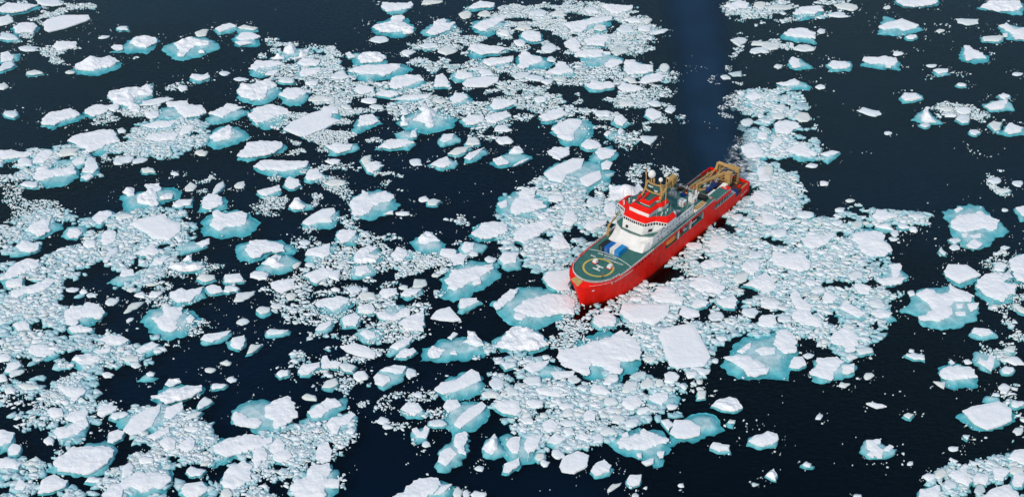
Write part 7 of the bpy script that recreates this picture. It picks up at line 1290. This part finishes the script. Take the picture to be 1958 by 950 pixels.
MB().loft([(43.6, 2.2, 18.6), (43.2, 3.4, 18.6), (43.4, 3.4, 20), (43.8, 2.2, 20)], [(41.8, 2.2, 18.8), (41.5, 3.4, 18.8), (41.9, 3.4, 20), (42.2, 2.2, 20)]).build('front_vent', M['dark'], ship)
for sd in (-1, 1): MB().poly([(44.3, sd*6.75, 18.9), (45.9, sd*7.8, 18.9), (46.3, sd*8.05, 20.4), (44.7, sd*7.0, 20.4)], [(0, 1, 2, 3)]).build('louvre', M['dark'], ship)
# portholes and side windows
def small_window(s, y, z, w_=.6, h_=.6, name='side_window'):
    sd = -1 if y < 0 else 1
    MB().box(s, s+w_, min(y, y+sd*.05), max(y, y+sd*.05), z, z+h_).build(name, M['glass'], ship)
rw = random.Random(4)
for k in range(12):
    s = 47.5+k*2.5
    small_window(s, -10.13, 15.9); small_window(s, 10.13, 15.9)
    if k % 3 != 2: small_window(s+.9, -10.13, 13.5, .55, .75)
    if k % 2: small_window(s+.3, -10.13, 16.9, .5, .4)
for k in range(9):
    s = 27.3+k*2.66; small_window(s, -hb(s, 11.6)-.03, 11.15, .95, .8, 'hull_window'); small_window(s, hb(s, 11.6)+.03, 11.15, .95, .8, 'hull_window')
rp = random.Random(8)
for k in range(14):
    s = 20+k*5.2; z = 5.4; small_window(s, -hb(s, z)-.06, z, .4, .4, 'porthole')
for s in (62.45, 72.75): MB().box(s+.05, s+.65, -12.04, -11.7, 7.62, 11.98).build('bay_pillar', M['white'], ship)
rail([(44, -11.8, ZT+.02), (60, -11.8, ZT+.02), (80, -11.8, ZT+.02), (93.6, -11.8, ZT+.02)], name='walkway_rail', h=1.1, gap=1.1, r=.06)
MB().box(43.5, 93.5, -11.55, -10.16, ZT-.04, ZT+.03).build('side_walkway', M['green'], ship)
# ---- mast
ms = MB()
ms.loft([(57.4, -2.9, 27), (59.2, -2.9, 27), (59.2, -4.3, 27), (57.4, -4.3, 27)], [(57.2, -4.0, 32), (58.6, -4.0, 32), (58.6, -5.2, 32), (57.2, -5.2, 32)])
ms.loft([(57.2, -4.0, 32), (58.6, -4.0, 32), (58.6, -5.2, 32), (57.2, -5.2, 32)], [(57.0, -3.6, 36.2), (58.2, -3.6, 36.2), (58.2, -4.8, 36.2), (57.0, -4.8, 36.2)])
ms.bar((56.8, 5.6, 26.2), (57, 3.8, 31.8), .55); ms.bar((57, 3.8, 31.8), (57.2, 2.8, 36.2), .5)
ms.build('mast', M['yellow'], ship)
pf = MB()
for z, pts in ((32.0, [(57, 3.9), (55.9, 2), (55.5, -1), (55.9, -4), (57, -5.9)]), (36.0, [(57.2, 3.1), (56.3, 1), (56.2, -2), (57, -4.6)])):
    for a, c in zip(pts, pts[1:]): pf.bar((*a, z), (*c, z), .42)
pf.bar((57.6, -5.4, 32.4), (60.5, -5.2, 34), .45); pf.bar((57.4, -4.4, 35.8), (60.5, -3.6, 33.5), .4)
pf.build('mast_platform_beam', M['yellow'], ship)
MB().loft([(56.1, 3, 33.4), (56.1, -4.2, 33.4), (60, -4.2, 33.4), (60, 3, 33.4)], [(56.1, 3, 33.6), (56.1, -4.2, 33.6), (60, -4.2, 33.6), (60, 3, 33.6)]).build('mast_platform', M['green'], ship)
MB().ball((57, .9, 40.2), 1.75, zs=1.15).build('radome', M['white'], ship, smooth=True)
MB().ball((57, -3.9, 39.1), .98, zs=1.1).build('satellite_dome', M['white'], ship, smooth=True)
sp = MB(); sp.bar((57, .9, 36.2), (57, .9, 38.6), .32, 6); sp.bar((57, -3.9, 36), (57, -3.9, 38.2), .16, 5)
for dx, dy in ((.7, .6), (.7, -.6), (-.7, .6), (-.7, -.6)): sp.bar((57+dx, .9+dy, 36.2), (57+dx*.6, .9+dy*.6, 38.8), .1)
sp.bar((57.3, -.3, 36), (57.3, -.3, 38.2), .45, 5)
sp.build('dome_stand', M['yellow'], ship)
po = MB(); po.bar((57, 3.6, 31), (57, 3.8, 41), .32, 5, .2); po.bar((57, 3.8, 41), (57, 3.8, 44.2), .07, 4); po.bar((57, -7.3, 26), (57, -6.8, 42.3), .24, 5, .18)
po.build('mast_pole', M['yellow'], ship)
MB().bar((57, -6.75, 42.2), (57, -6.75, 43.8), .62, 8, .75).build('pole_head', M['white'], ship)
for (s, y, z, w_) in ((56.2, .6, 34.2, 2.6), (56.0, -2.4, 32.9, 2.0)):
    q = MB(); q.bar((s, y, z-.7), (s, y, z), .12); q.box(s-.15, s+.15, y-w_/2, y+w_/2, z, z+.3); q.build('radar_scanner', M['white'], ship)
an = MB()
for s, y, z0, z1 in ((51, 11.6, 24, 30.5), (54, 9.2, 24, 31.5), (47.2, 8.9, 24, 28), (52.5, -10.5, 24.3, 29), (49.5, -7.6, 24.6, 28.5), (60, 5, 28, 34), (58, -9.5, 24.3, 28)): an.bar((s, y, z0), (s, y, z1), .07, 4)
an.build('whip_antenna', M['steel'], ship)
fx = MB()
for s, y in ((49.2, 9.6), (50.6, 10.6), (52, 8.8), (53.6, 9.9), (51.6, -8.8), (54.4, -9.4), (53.2, -8.2), (57, -8.6)): fx.bar((s, y, 24.3), (s, y, 25.2), .18, 5); fx.ball((s, y, 25.4), .34, 8, 5)
fx.build('bridge_roof_fitting', M['white'], ship)
MB().box(52.3, 53.3, 6.2, 7.2, 24.32, 26.4).build('roof_locker', M['white'], ship)
fl = MB(); fl.loft([(62.5, -8.2, 15.05), (66, -8.2, 15.05), (66, -6, 15.05), (62.5, -6, 15.05)], [(62.8, -8, 19.4), (65.8, -8, 19.4), (65.8, -6.1, 19.4), (62.8, -6.1, 19.4)]); fl.build('vent_casing', M['white'], ship)
for sd in (1,): 
    MB().loft([(62.6, 5.2, 15.05), (69.5, 5.2, 15.05), (69.5, 9.4, 15.05), (62.6, 9.4, 15.05)], [(63.4, 5.6, 23.5), (69, 5.6, 23.5), (69, 9, 23.5), (63.4, 9, 23.5)]).build('funnel', M['white'], ship)
    MB().loft([(63.4, 5.6, 23.5), (69, 5.6, 23.5), (69, 9, 23.5), (63.4, 9, 23.5)], [(63.7, 5.7, 24.6), (68.8, 5.7, 24.6), (68.8, 8.9, 24.6), (63.7, 8.9, 24.6)]).build('funnel_top', M['black'], ship)
# ---- cranes
c1 = MB(); c1.bar((39, 10.9, ZT), (39, 10.9, 16.6), .75, 8, .6); c1.build('fore_crane_post', M['yellow'], ship)
c1 = MB(); c1.bar((38.6, 10.9, 16.6), (40.4, 11.2, 17.6), .6); c1.bar((40, 11.2, 17.5), (50.5, 12.4, 18.8), .42, 4, .3); c1.bar((40, 11.7, 16.4), (47, 12.4, 17.2), .26); c1.build('fore_crane_jib', M['yellow'], ship)
def crane(post, cab, jib, r=.9):
    MB().bar(post[0], post[1], r*1.1, 8, r).build('crane_post', M['yellow'], ship)
    MB().box(*cab).build('crane_house', M['yellow'], ship)
    j = MB(); 
    for a, c, q, q2 in jib: j.bar(a, c, q, 4, q2)
    j.build('crane_jib', M['yellow'], ship)
crane(((88.5, 8.6, ZT), (88.5, 8.6, 17)), (86.8, 90.2, 7.2, 10.0, 17.0, 20.6), [((87, 8.2, 19), (76, 6.6, 21.2), .62, .45), ((86.6, 8.4, 17.4), (77, 7.4, 18.4), .4, .4)])
crane(((118.2, -4.9, 3.9), (118.2, -4.9, 8)), (116.9, 119.6, -6.3, -3.5, 7.5, 13.6), [((117.6, -3.2, 12.9), (100.2, 1.6, 12.9), .85, .65), ((100.2, 1.6, 13.4), (100, 1.5, 9.6), .8, .6), ((100.2, 1.4, 9.9), (106.5, -3.0, 9.4), .55, .45), ((117.5, -5.2, 9), (112, -3.2, 12.2), .3, .3)])
af = MB()
for y in (-5.4, 4.6):
    af.loft([(124.9, y-.9, 3.9), (127.3, y-.9, 3.9), (127.3, y+.9, 3.9), (124.9, y+.9, 3.9)], [(124.9, y-.8, 11), (126.9, y-.8, 11), (126.9, y+.8, 11), (124.9, y+.8, 11)])
af.box(124.8, 127, -6.3, -.6, 11, 12.5)
af.build('stern_gantry', M['yellow'], ship)
jb = MB(); jb.bar((125.6, -.5, 11.7), (124.2, 4.6, 12.6), .95, 8, .8); jb.bar((124.2, 4.8, 12.7), (121.5, 4.2, 9.8), .6, 6); jb.bar((124.4, 4.2, 12.4), (117, 5.5, 6), .3); jb.bar((125, 1.2, 11.4), (119, 3.2, 7.5), .3)
jb.bar((121, 5.6, 8.6), (101, 6.4, 8.8), .5, 4, .4); jb.bar((120, 3.6, 7.6), (103, 4.6, 8.2), .3)
for i in range(9): jb.bar((102+i*2, 6.3, 8.8), (103+i*2, 4.4, 7.9), .14, 3); jb.bar((102+i*2, 6.3, 4), (102+i*2, 6.3, 8.8), .12, 3)
jb.bar((126, -3, 12.5), (126, -3, 14.8), .09); jb.bar((126.4, -3.4, 12.5), (126.4, -3.4, 14.2), .07)
jb.build('gantry_jib', M['yellow'], ship)
gd = MB(); 
for z in (5.2, 6.6, 8, 9.4): gd.box(124.8, 124.88, -6.05, -4.75, z, z+.9)
gd.build('gantry_ladder', M['dark'], ship)
# light mast with its stays at the aft end of the side screen
q = MB(); q.bar((76, -10, 17.8), (76, -10, 28.5), .16, 6, .1); q.bar((76, -9.6, 26), (79.5, -8.2, 15), .07); q.bar((76, -9.6, 24), (72.5, -8.6, 15), .07); q.build('light_mast', M['steel'], ship)
# ---- cargo and gear on deck: things of their own
def container(s0, y0, z, m, label, L=6.06, B=2.44, Hh=2.59, cat='container', group='containers on the helideck'):
    o = aboard('shipping_container', label, cat, s0, y0, z, group)
    MB().box(.06, L-.06, .06, B-.06, .12, Hh-.04).build('container_body', m, o)
    f = MB()
    for x in (0, L-.16):
        for y in (0, B-.16): f.box(x, x+.16, y, y+.16, 0, Hh)
    for y in (0, B-.16): f.box(.16, L-.16, y, y+.14, 0, .14); f.box(.16, L-.16, y, y+.14, Hh-.14, Hh)
    for x in (0, L-.16): f.box(x, x+.14, .16, B-.16, 0, .14); f.box(x, x+.14, .16, B-.16, Hh-.14, Hh)
    f.build('container_frame', m, o)
    r = MB()
    for k in range(18):
        x = .3+k*(L-.6)/17; r.box(x, x+.14, .0, .065, .2, Hh-.2); r.box(x, x+.14, B-.065, B, .2, Hh-.2)
    for k in range(7):
        y = .35+k*(B-.7)/6; r.box(-.0, .065, y, y+.1, .2, Hh-.2)
    r.build('container_rib', m, o)
    d = MB()
    for y in (.75, 1.05, 1.4, 1.7): d.bar((-.06, y, .2), (-.06, y, Hh-.2), .03)
    d.build('lock_rod', M['steel'], o)
    return o
container(27.2, 5.1, ZT, M['black'], 'black shipping container beside the mid blue one on the helideck')
container(27.4, 2.5, ZT, M['blue'], 'mid blue shipping container between the black and the white one')
container(28.2, -.1, ZT, M['white'], 'white shipping container between the two blue ones on the helideck')
container(28.0, -2.7, ZT, M['lblue'], 'light blue shipping container at the port end of the row')
for s, y, lab in ((17.3, 2.0, 'white wrapped crate with red base, on the ring nearest the containers'), (17.9, -5.3, "white wrapped crate with red base, on the ring's port side")):
    o = aboard('wrapped_crate', lab, 'crate', s, y, ZT-.04, 'wrapped crates on the helideck')
    MB().box(0, 2.2, 0, 2.1, 0, .4).build('crate_base', M['red'], o)
    MB().loft([(.1, .1, .4), (2.1, .1, .4), (2.1, 2.0, .4), (.1, 2.0, .4)], [(.2, .2, 1.6), (1.95, .25, 1.75), (1.9, 1.8, 1.65), (.25, 1.85, 1.55)]).build('crate_wrap', M['white'], o)
def white_unit(s, y, z, label):
    o = aboard('equipment_cabin', label, 'cabin', s, y, z, 'white equipment cabins on the working deck')
    MB().box(0, 3.0, 0, 3.0, 0, 2.5).build('cabin_body', M['white'], o); MB().box(-.1, 3.1, -.1, 3.1, 2.5, 2.62).build('cabin_roof', M['white'], o)
    MB().box(.9, 1.9, -.06, -.01, .5, 1.6).build('hatch', M['red'], o)
    v = MB(); v.box(1, 2, 1, 2, 2.62, 2.9); v.build('roof_vent', M['grey'], o)
white_unit(76.2, -5.2, 15.04, 'white cube cabin with a red hatch, nearest the bridge')
white_unit(81.6, -7.6, 15.2, 'white cube cabin behind the light mast')
MB().box(81.02, 86, -9.6, 9.6, ZT, 15.1).build('deckhouse_extension', M['white'], ship)
MB().poly([(81.03, -9.58, 15.12), (86, -9.58, 15.12), (86, 9.58, 15.12), (81.03, 9.58, 15.12)], [(0, 1, 2, 3)]).build('working_deck', M['green'], ship)
MB().box(69.6, 72, -6.8, -4.2, 15.05, 16.1).build('deck_hatch', M['grey'], ship)
def workboat(s, y, z, L, B, label, hullm, deckm, cat='boat', cabin=None):
    o = aboard('work_boat', label, cat, s, y, z)
    k = [(-.0, .2), (.1, .75), (.3, 1), (.85, 1), (1, .9)]
    def ringz(zz, f): return [(L*a, -B/2*b_*f, zz) for a, b_ in k]+[(L*a, B/2*b_*f, zz) for a, b_ in reversed(k)]
    MB().loft(ringz(0, .55), ringz(1.3, 1)).build('boat_hull', hullm, o)
    MB().loft(ringz(1.3, .86), ringz(1.36, .86)).build('boat_deck', deckm, o)
    if cabin: MB().loft([(L*.45, -B*.3, 1.36), (L*.75, -B*.3, 1.36), (L*.75, B*.3, 1.36), (L*.45, B*.3, 1.36)], [(L*.5, -B*.26, 2.6), (L*.73, -B*.26, 2.6), (L*.73, B*.26, 2.6), (L*.5, B*.26, 2.6)]).build('boat_cabin', cabin, o)
    return o
workboat(77.6, -10.7, 14.0, 8.6, 2.9, 'white work boat with a yellow deck beside the light mast', M['white'], M['yellow'])
MB().box(77.8, 86, -11.4, -9.9, 13.2, 14).build('boat_cradle', M['grey'], ship)
# orange lifeboat in the forward bay
o = aboard('lifeboat', 'enclosed orange lifeboat in the forward bay of the red side', 'lifeboat', 52.3, -10.75, 8.3)
k = [(0, .15), (.06, .55), (.2, .95), (.5, 1), (.8, .95), (.94, .6), (1, .2)]
def lb(zz, f, e=0): return [(9.2*a, -1.45*b_*f, zz+e*(abs(a-.5)*2)**3) for a, b_ in k]+[(9.2*a, 1.45*b_*f, zz+e*(abs(a-.5)*2)**3) for a, b_ in reversed(k)]
m_ = MB(); m_.loft(lb(0, .45, .5), lb(.9, 1, .35), False); m_.loft(lb(.9, 1, .35), lb(2.2, .75, -.1), False); m_.loft(lb(2.2, .75, -.1), lb(2.75, .3, -.3)); m_.build('boat_shell', M['orange'], o)
MB().box(5.9, 7.0, -.55, .55, 2.5, 3.1).build('helm_dome', M['orange'], o)
w3 = MB(); [w3.box(1.6+i*1.3, 2.2+i*1.3, -1.36, -1.25, 1.45, 1.75) for i in range(5)]; w3.build('boat_window', M['glass'], o)
workboat(74.2, -10.3, 8.3, 5.6, 2.1, 'white rescue boat with dark cabin in the aft bay', M['white'], M['red'], cabin=M['glass'])
rdav = MB(); rdav.bar((75, -8.6, 7.7), (75, -8.6, 11.6), .18); rdav.bar((80, -8.6, 7.7), (80, -8.6, 11.6), .18); rdav.bar((75, -8.6, 11.5), (75, -11.4, 11.6), .16); rdav.bar((80, -8.6, 11.5), (80, -11.4, 11.6), .16); rdav.build('davit', M['red'], ship)
o = aboard('winch_gear', 'orange and red winch gear in the middle bay of the red side', 'winch', 64, -10.8, 7.62)
g_ = MB(); g_.bar((.6, -.4, .9), (.6, 1.4, .9), .8, 10); g_.box(0, 1.5, -.5, -.3, 0, 1.6); g_.box(0, 1.5, 1.4, 1.6, 0, 1.6); g_.build('winch_drum', M['orange'], o)
g_ = MB(); g_.bar((3.4, 0, 0), (3.4, 0, 3.2), .3, 6); g_.bar((3.4, 0, 3), (5, -.6, 3.6), .24); g_.box(2.4, 4.6, .4, 1.4, 0, 1.6); g_.build('winch_arm', M['red'], o)
g_ = MB(); [g_.bar((5.4+i*.95, -.2, .6), (5.4+i*.95, 1.2, .6), .45, 8) for i in range(3)]; g_.build('raft_canister', M['white'], o)
o = aboard('tarped_cargo', 'heap of gear under a blue tarpaulin on the working deck', 'cargo', 83.2, -1.2, 15.14)
MB().loft([(0, 0, 0), (2.6, -.3, 0), (3, 2.6, 0), (.2, 2.8, 0)], [(.5, .6, 1.3), (2, .2, 1.6), (2.4, 2, 1.2), (.7, 2.2, 1.5)]).build('tarpaulin', M['tarp'], o)
o = aboard('cargo_net', 'rounded grey bundle in a net beside the starboard crane', 'cargo', 83, 4.5, 15.14)
m_ = MB(); m_.ball((0, 0, 0), 1.9, 12, 7, 1.1, lo=0); m_.build('bundle', M['grey'], o)
m_ = MB(); [m_.bar((1.95*math.cos(a), 1.95*math.sin(a), 0), (.5*math.cos(a), .5*math.sin(a), 2.15), .06) for a in [i*math.pi/4 for i in range(8)]]; m_.build('net_rope', M['dark'], o)
o = aboard('dark_winch', 'black winch drum on the deck abaft the work boat', 'winch', 89.5, -8.6, ZT)
m_ = MB(); m_.bar((1.4, 0, 1.5), (1.4, 3.4, 1.5), 1.25, 12); m_.build('drum', M['black'], o)
m_ = MB(); m_.box(0, 2.8, -.3, -.05, 0, 2.6); m_.box(0, 2.8, 3.45, 3.7, 0, 2.6); m_.build('winch_frame', M['dark'], o)
for s, y, lab in ((91.3, -4.3, 'white cone shaped buoy nearer the bridge'), (92.6, -2.2, 'white cone shaped buoy nearer the long yellow crane')):
    o = aboard('cone_buoy', lab, 'buoy', s, y, ZT, 'cone buoys on deck'); MB().bar((0, 0, .3), (0, 0, 3.1), 1.0, 10, .12).build('buoy_cone', M['white'], o); MB().bar((0, 0, 0), (0, 0, .3), .8, 10).build('buoy_foot', M['dark'], o)
rr = random.Random(21)
bt = (('deck_box', 'dark', 'dark gear box'), ('deck_box', 'grey', 'grey gear box'), ('deck_box', 'red', 'red gear box'), ('deck_box', 'orange', 'orange gear box'), ('deck_box', 'steel', 'galvanised gear box'))
spots = [(87.2, 3.2, ZT, 1.6, 'grey', 'grey gear box abaft the blue tarpaulin'), (89.2, 1.0, ZT, 1.2, 'orange', 'orange gear box near the two cone buoys'), (91, 4.6, ZT, 1.8, 'dark', 'dark gear box at the foot of the starboard crane'), (86.8, -2.6, ZT, 1.2, 'steel', 'galvanised gear box behind the white cabins'),
         (97, 3.4, 3.9, 2.2, 'red', 'red gear box under the head of the long yellow boom'), (99.5, 6.8, 3.9, 1.8, 'steel', 'galvanised gear box along the starboard rail aft'), (104, 5.6, 3.9, 2.4, 'dark', 'dark gear box under the middle of the long yellow boom'), (108, 7.6, 3.9, 1.9, 'red', 'red gear box on the starboard side of the aft deck'),
         (121, 2.4, 3.95, 2.0, 'dark', 'dark gear box in front of the stern gantry'), (122.4, -9.4, 3.95, 1.6, 'red', 'red gear box by the stern bulwark'), (112, 3.4, 3.9, 1.8, 'grey', 'grey gear box before the stern gantry'), (96.5, -8.4, 9.9, 1.4, 'orange', 'orange gear box on the green side platform')]
for s, y, z, d, m, lab in spots:
    o = aboard('gear_box', lab, 'box', s, y, z, 'gear boxes on the decks', rr.uniform(-.2, .2))
    MB().box(0, d, 0, d*.8, .12, d*.6).build('box_body', M[m], o); MB().box(-.06, d+.06, -.06, d*.8+.06, d*.6, d*.68).build('box_lid', M[m], o); MB().box(.1, d-.1, .1, d*.7, 0, .12).build('box_skid', M['dark'], o)
for s, y, z, L, B, h, lab in ((103.2, -3.2, 9.4, 3.8, 2.2, .9, 'blue tarpaulin over cargo, forward one under the long boom'), (108.2, -2.9, 9.4, 3.6, 2.2, .8, 'blue tarpaulin over cargo, after one under the long boom')):
    o = aboard('tarped_cargo', lab, 'cargo', s, y, 3.9, 'tarpaulin covered cargo on the aft deck')
    MB().box(.2, L-.2, .2, B-.2, 0, z-3.9).build('cargo_stack', M['dark'], o)
    MB().loft([(0, 0, z-4.3), (L, -.1, z-4.2), (L+.1, B, z-4.3), (0, B+.1, z-4.3)], [(.3, .3, z-3.9+h*.7), (L-.4, .2, z-3.9+h), (L-.3, B-.3, z-3.9+h*.6), (.2, B-.2, z-3.9+h*.8)]).build('tarpaulin', M['tarp'], o)
o = aboard('control_cabin', 'white control cabin with a red roof on the aft deck', 'cabin', 110.2, -8.8, 3.95)
MB().box(0, 4, 0, 3.8, 0, 4.2).build('cabin_body', M['white'], o); MB().box(-.2, 4.2, -.2, 4.0, 4.2, 4.5).build('cabin_roof', M['red'], o)
MB().poly([(1.4, 1.2, 4.52), (2.6, 1.2, 4.52), (2.6, 1.5, 4.52), (1.4, 1.5, 4.52), (1.4, 2.2, 4.52), (2.6, 2.2, 4.52), (2.6, 2.5, 4.52), (1.4, 2.5, 4.52), (1.9, 1.5, 4.52), (2.2, 1.5, 4.52), (2.2, 2.2, 4.52), (1.9, 2.2, 4.52)], [(0, 1, 2, 3), (4, 5, 6, 7), (8, 9, 10, 11)]).build('roof_mark', M['line'], o)
w4 = MB(); w4.box(-.05, -.0, .5, 1.6, 2.2, 3.4); w4.build('cabin_window', M['glass'], o); w4 = MB(); w4.box(.6, 1.7, -.05, 0, 2.2, 3.4); w4.build('cabin_window', M['glass'], o)
MB().poly([(106.8, -3.2, 3.95), (114.6, -4.2, 7.6), (115.4, -6.6, 7.6), (107.6, -6.2, 3.95), (107, -3.4, 7), (114.6, -4.2, 9.2), (115.2, -6.4, 9.2), (107.4, -6.0, 6.6)], [(0, 1, 2, 3), (4, 7, 6, 5), (0, 4, 5, 1), (1, 5, 6, 2), (2, 6, 7, 3), (3, 7, 4, 0)]).build('inclined_housing', M['white'], ship)
MB().box(98, 106.5, -7.2, -4, 3.95, 9.4).build('winch_house', M['white'], ship)
container(114.4, -11.4, 3.95, M['tarp'], 'dark blue container at the port side of the aft deck', L=3, B=2.4, Hh=2.6, group='containers on the aft deck')
m_ = MB()
for i in range(26):
    s = rr.uniform(86.5, 126); z = ZT if s < 93 else 3.95; y = rr.uniform(-3, 9)
    a = rr.uniform(0, 3.1); L = rr.uniform(.6, 2.6); m_.bar((s, y, z+.2), (s+L*math.cos(a), y+L*math.sin(a), z+rr.uniform(.2, 1.6)), rr.uniform(.08, .3), 4)
m_.build('deck_pipework', M['dark'], ship)
for mm, nn, zz in (('yellow', 16, 1.6), ('steel', 22, 1.4), ('white', 12, 1.2), ('brown', 14, 1.5)):
    m_ = MB()
    for i in range(nn):
        s = rr.uniform(84, 125); z = 15.14 if s < 85.5 else ZT if s < 93 else 3.95; y = rr.uniform(-2, 10 if s < 93 else 9.5)
        if s > 93 and y < -1: y += 4
        h = rr.uniform(.5, zz*1.6); a = rr.uniform(-.5, .5)
        if i % 2: m_.bar((s, y, z+h*.6), (s+rr.uniform(1, 3.4), y+rr.uniform(-1.4, 1.4), z+h), rr.uniform(.12, .32), 4)
        else: m_.box(s, s+rr.uniform(.6, 1.8), y, y+rr.uniform(.5, 1.5), z, z+h)
    m_.build('deck_fitting', M[mm], ship)
rail([(94.5, 11.6, 4.6), (105, 11.7, 4.6), (116, 11.6, 4.6), (124, 11.4, 4.6)], r=.07)
rail([(81, 9.9, 15.1), (81, -3, 15.1)], r=.06); rail([(94, -9.5, ZT), (94, 9.5, ZT)], r=.07)
rail([(94.6, -11.6, 10.95), (109, -11.6, 10.95)], r=.05)
# ---- people on the helideck
def person(s, y, rz, top, label):
    o = empty('person', ship_to_world(s, y, ZT-.05), SHIP_RZ+rz); tag(o, label, 'person', 'people on the helideck')
    J = {'pel': ((0, 0, .95), .17), 'wst': ((0, 0, 1.12), .15), 'chs': ((.01, 0, 1.36), .19), 'nck': ((.02, 0, 1.52), .07), 'hd': ((.04, 0, 1.63), .105), 'hd2': ((.05, 0, 1.74), .095)}
    E = [('pel', 'wst'), ('wst', 'chs'), ('chs', 'nck'), ('nck', 'hd'), ('hd', 'hd2')]
    for sd, t in ((-1, 'l'), (1, 'r')):
        J.update({'hip'+t: ((0, sd*.1, .88), .105), 'kn'+t: ((.02+.05*sd, sd*.11, .48), .075), 'an'+t: ((-.02+.04*sd, sd*.12, .09), .05), 'to'+t: ((.16+.04*sd, sd*.13, .05), .05),
                  'sh'+t: ((.01, sd*.2, 1.42), .075), 'el'+t: ((-.02, sd*.27, 1.14), .055), 'wr'+t: ((.1, sd*.25, .92), .04), 'ha'+t: ((.14, sd*.25, .84), .042)})
        E += [('pel', 'hip'+t), ('hip'+t, 'kn'+t), ('kn'+t, 'an'+t), ('an'+t, 'to'+t), ('chs', 'sh'+t), ('sh'+t, 'el'+t), ('el'+t, 'wr'+t), ('wr'+t, 'ha'+t)]
    K = list(J); me = bpy.data.meshes.new('body'); me.from_pydata([J[q][0] for q in K], [(K.index(a), K.index(b_)) for a, b_ in E], [])
    body = bpy.data.objects.new('body', me); COL.objects.link(body); body.parent = o
    md = body.modifiers.new('skin', 'SKIN'); md.use_smooth_shade = True
    for i, q in enumerate(K): me.skin_vertices[0].data[i].radius = (J[q][1], J[q][1])
    me.skin_vertices[0].data[0].use_root = True
    body.modifiers.new('sub', 'SUBSURF').levels = 1; body.modifiers['sub'].render_levels = 1
    me.materials.append(M['cloth'])
    jk = MB(); jk.loft([(.19*math.cos(a), .24*math.sin(a), .86) for a in [i*math.pi/5 for i in range(10)]], [(.2*math.cos(a)+.01, .26*math.sin(a), 1.36) for a in [i*math.pi/5 for i in range(10)]], False)
    jk.loft([(.2*math.cos(a)+.01, .26*math.sin(a), 1.36) for a in [i*math.pi/5 for i in range(10)]], [(.1*math.cos(a)+.02, .12*math.sin(a), 1.53) for a in [i*math.pi/5 for i in range(10)]])
    for sd in (-1, 1): jk.bar((.01, sd*.22, 1.42), (-.02, sd*.29, 1.14), .1, 6, .085); jk.bar((-.02, sd*.29, 1.14), (.1, sd*.26, .92), .085, 6, .07)
    jk.build('jacket', top, o); fc = MB(); fc.ball((.06, 0, 1.66), .115, 10, 6, 1.15); fc.build('face', M['skin'], o, smooth=True)
    hd = MB(); hd.ball((.035, 0, 1.71), .13, 10, 5, 1.0, lo=0); hd.build('hat', top, o)
person(12.3, -5.4, 2.4, M['jacket'], 'person in a red jacket standing on the edge of the landing ring')
person(10.3, -6.2, -.6, M['cloth'], 'person in dark clothes standing outside the landing ring near the rail')

# ---------------------------------------------------------------- open wake behind the ship
wm, wn, wb = mat('wake_sky_tint', (.0, .026, .075), .1, spec=.2)  # blue of the reflected sky put into the sheet's base colour
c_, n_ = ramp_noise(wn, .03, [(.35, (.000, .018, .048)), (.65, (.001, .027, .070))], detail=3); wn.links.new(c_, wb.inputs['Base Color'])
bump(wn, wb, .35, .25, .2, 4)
def strip(name, rows, z, m, kind, fade):
    """sheet on the water from rows of (left x, right x, y); its edges thin out by the 'fade' attribute"""
    v = []; f = []; fd = []; n = 9
    for j, (xl, xr, y) in enumerate(rows):
        for i in range(n):
            t = i/(n-1); v.append((xl+(xr-xl)*t, y, z)); e = min(1, min(t, 1-t)*3.0)
            fd.append(e*min(1, j/1.0)*(1 if j < len(rows)-1 else 0))
    for j in range(len(rows)-1):
        for i in range(n-1): f.append((j*n+i, j*n+i+1, (j+1)*n+i+1, (j+1)*n+i))
    o = add_mesh(name, v, f, m); at = o.data.attributes.new('fade', 'FLOAT', 'POINT'); at.data.foreach_set('value', fd); tag(o, kind=kind); return o
def thin(nt, b, scale, lo, hi, gain):
    """mix the surface with clear water: attribute fade times noise"""
    o = nt.nodes['Material Output']; tr = nt.nodes.new('ShaderNodeBsdfTransparent'); mx = nt.nodes.new('ShaderNodeMixShader')
    at = nt.nodes.new('ShaderNodeAttribute'); at.attribute_name = 'fade'
    c, n = ramp_noise(nt, scale, [(lo, (0, 0, 0)), (hi, (1, 1, 1))], detail=8, rough=.7)
    ml = nt.nodes.new('ShaderNodeMath'); ml.operation = 'MULTIPLY'; m2 = nt.nodes.new('ShaderNodeMath'); m2.operation = 'MULTIPLY'; m2.inputs[1].default_value = gain; m2.use_clamp = True
    nt.links.new(at.outputs['Fac'], ml.inputs[0]); nt.links.new(c, ml.inputs[1]); nt.links.new(ml.outputs[0], m2.inputs[0])
    nt.links.new(m2.outputs[0], mx.inputs[0]); nt.links.new(tr.outputs[0], mx.inputs[1]); nt.links.new(b.outputs[0], mx.inputs[2]); nt.links.new(mx.outputs[0], o.inputs['Surface'])
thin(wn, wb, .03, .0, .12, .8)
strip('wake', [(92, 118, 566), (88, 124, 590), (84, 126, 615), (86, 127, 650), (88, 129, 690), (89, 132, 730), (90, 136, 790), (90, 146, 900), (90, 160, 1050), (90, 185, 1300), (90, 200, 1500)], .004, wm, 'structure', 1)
fm, fn, fb = mat('foam', (.72, .76, .78), .8, spec=.2)
thin(fn, fb, .28, .47, .62, .9)
strip('foam', [(104, 121, 570), (103, 123, 580), (106, 125, 592), (112, 127, 606), (116, 128, 622)], .010, fm, 'stuff', 1)
fs, fsn, fsb = mat('foam_streak', (.72, .76, .78), .8, spec=.2)
thin(fsn, fsb, .5, .5, .62, .8)
strip('foam_streak', [(56, 62, 571), (62, 68, 574), (70, 76, 574.5), (78, 84, 573.5), (84, 90, 570)], .012, fs, 'stuff', 1)
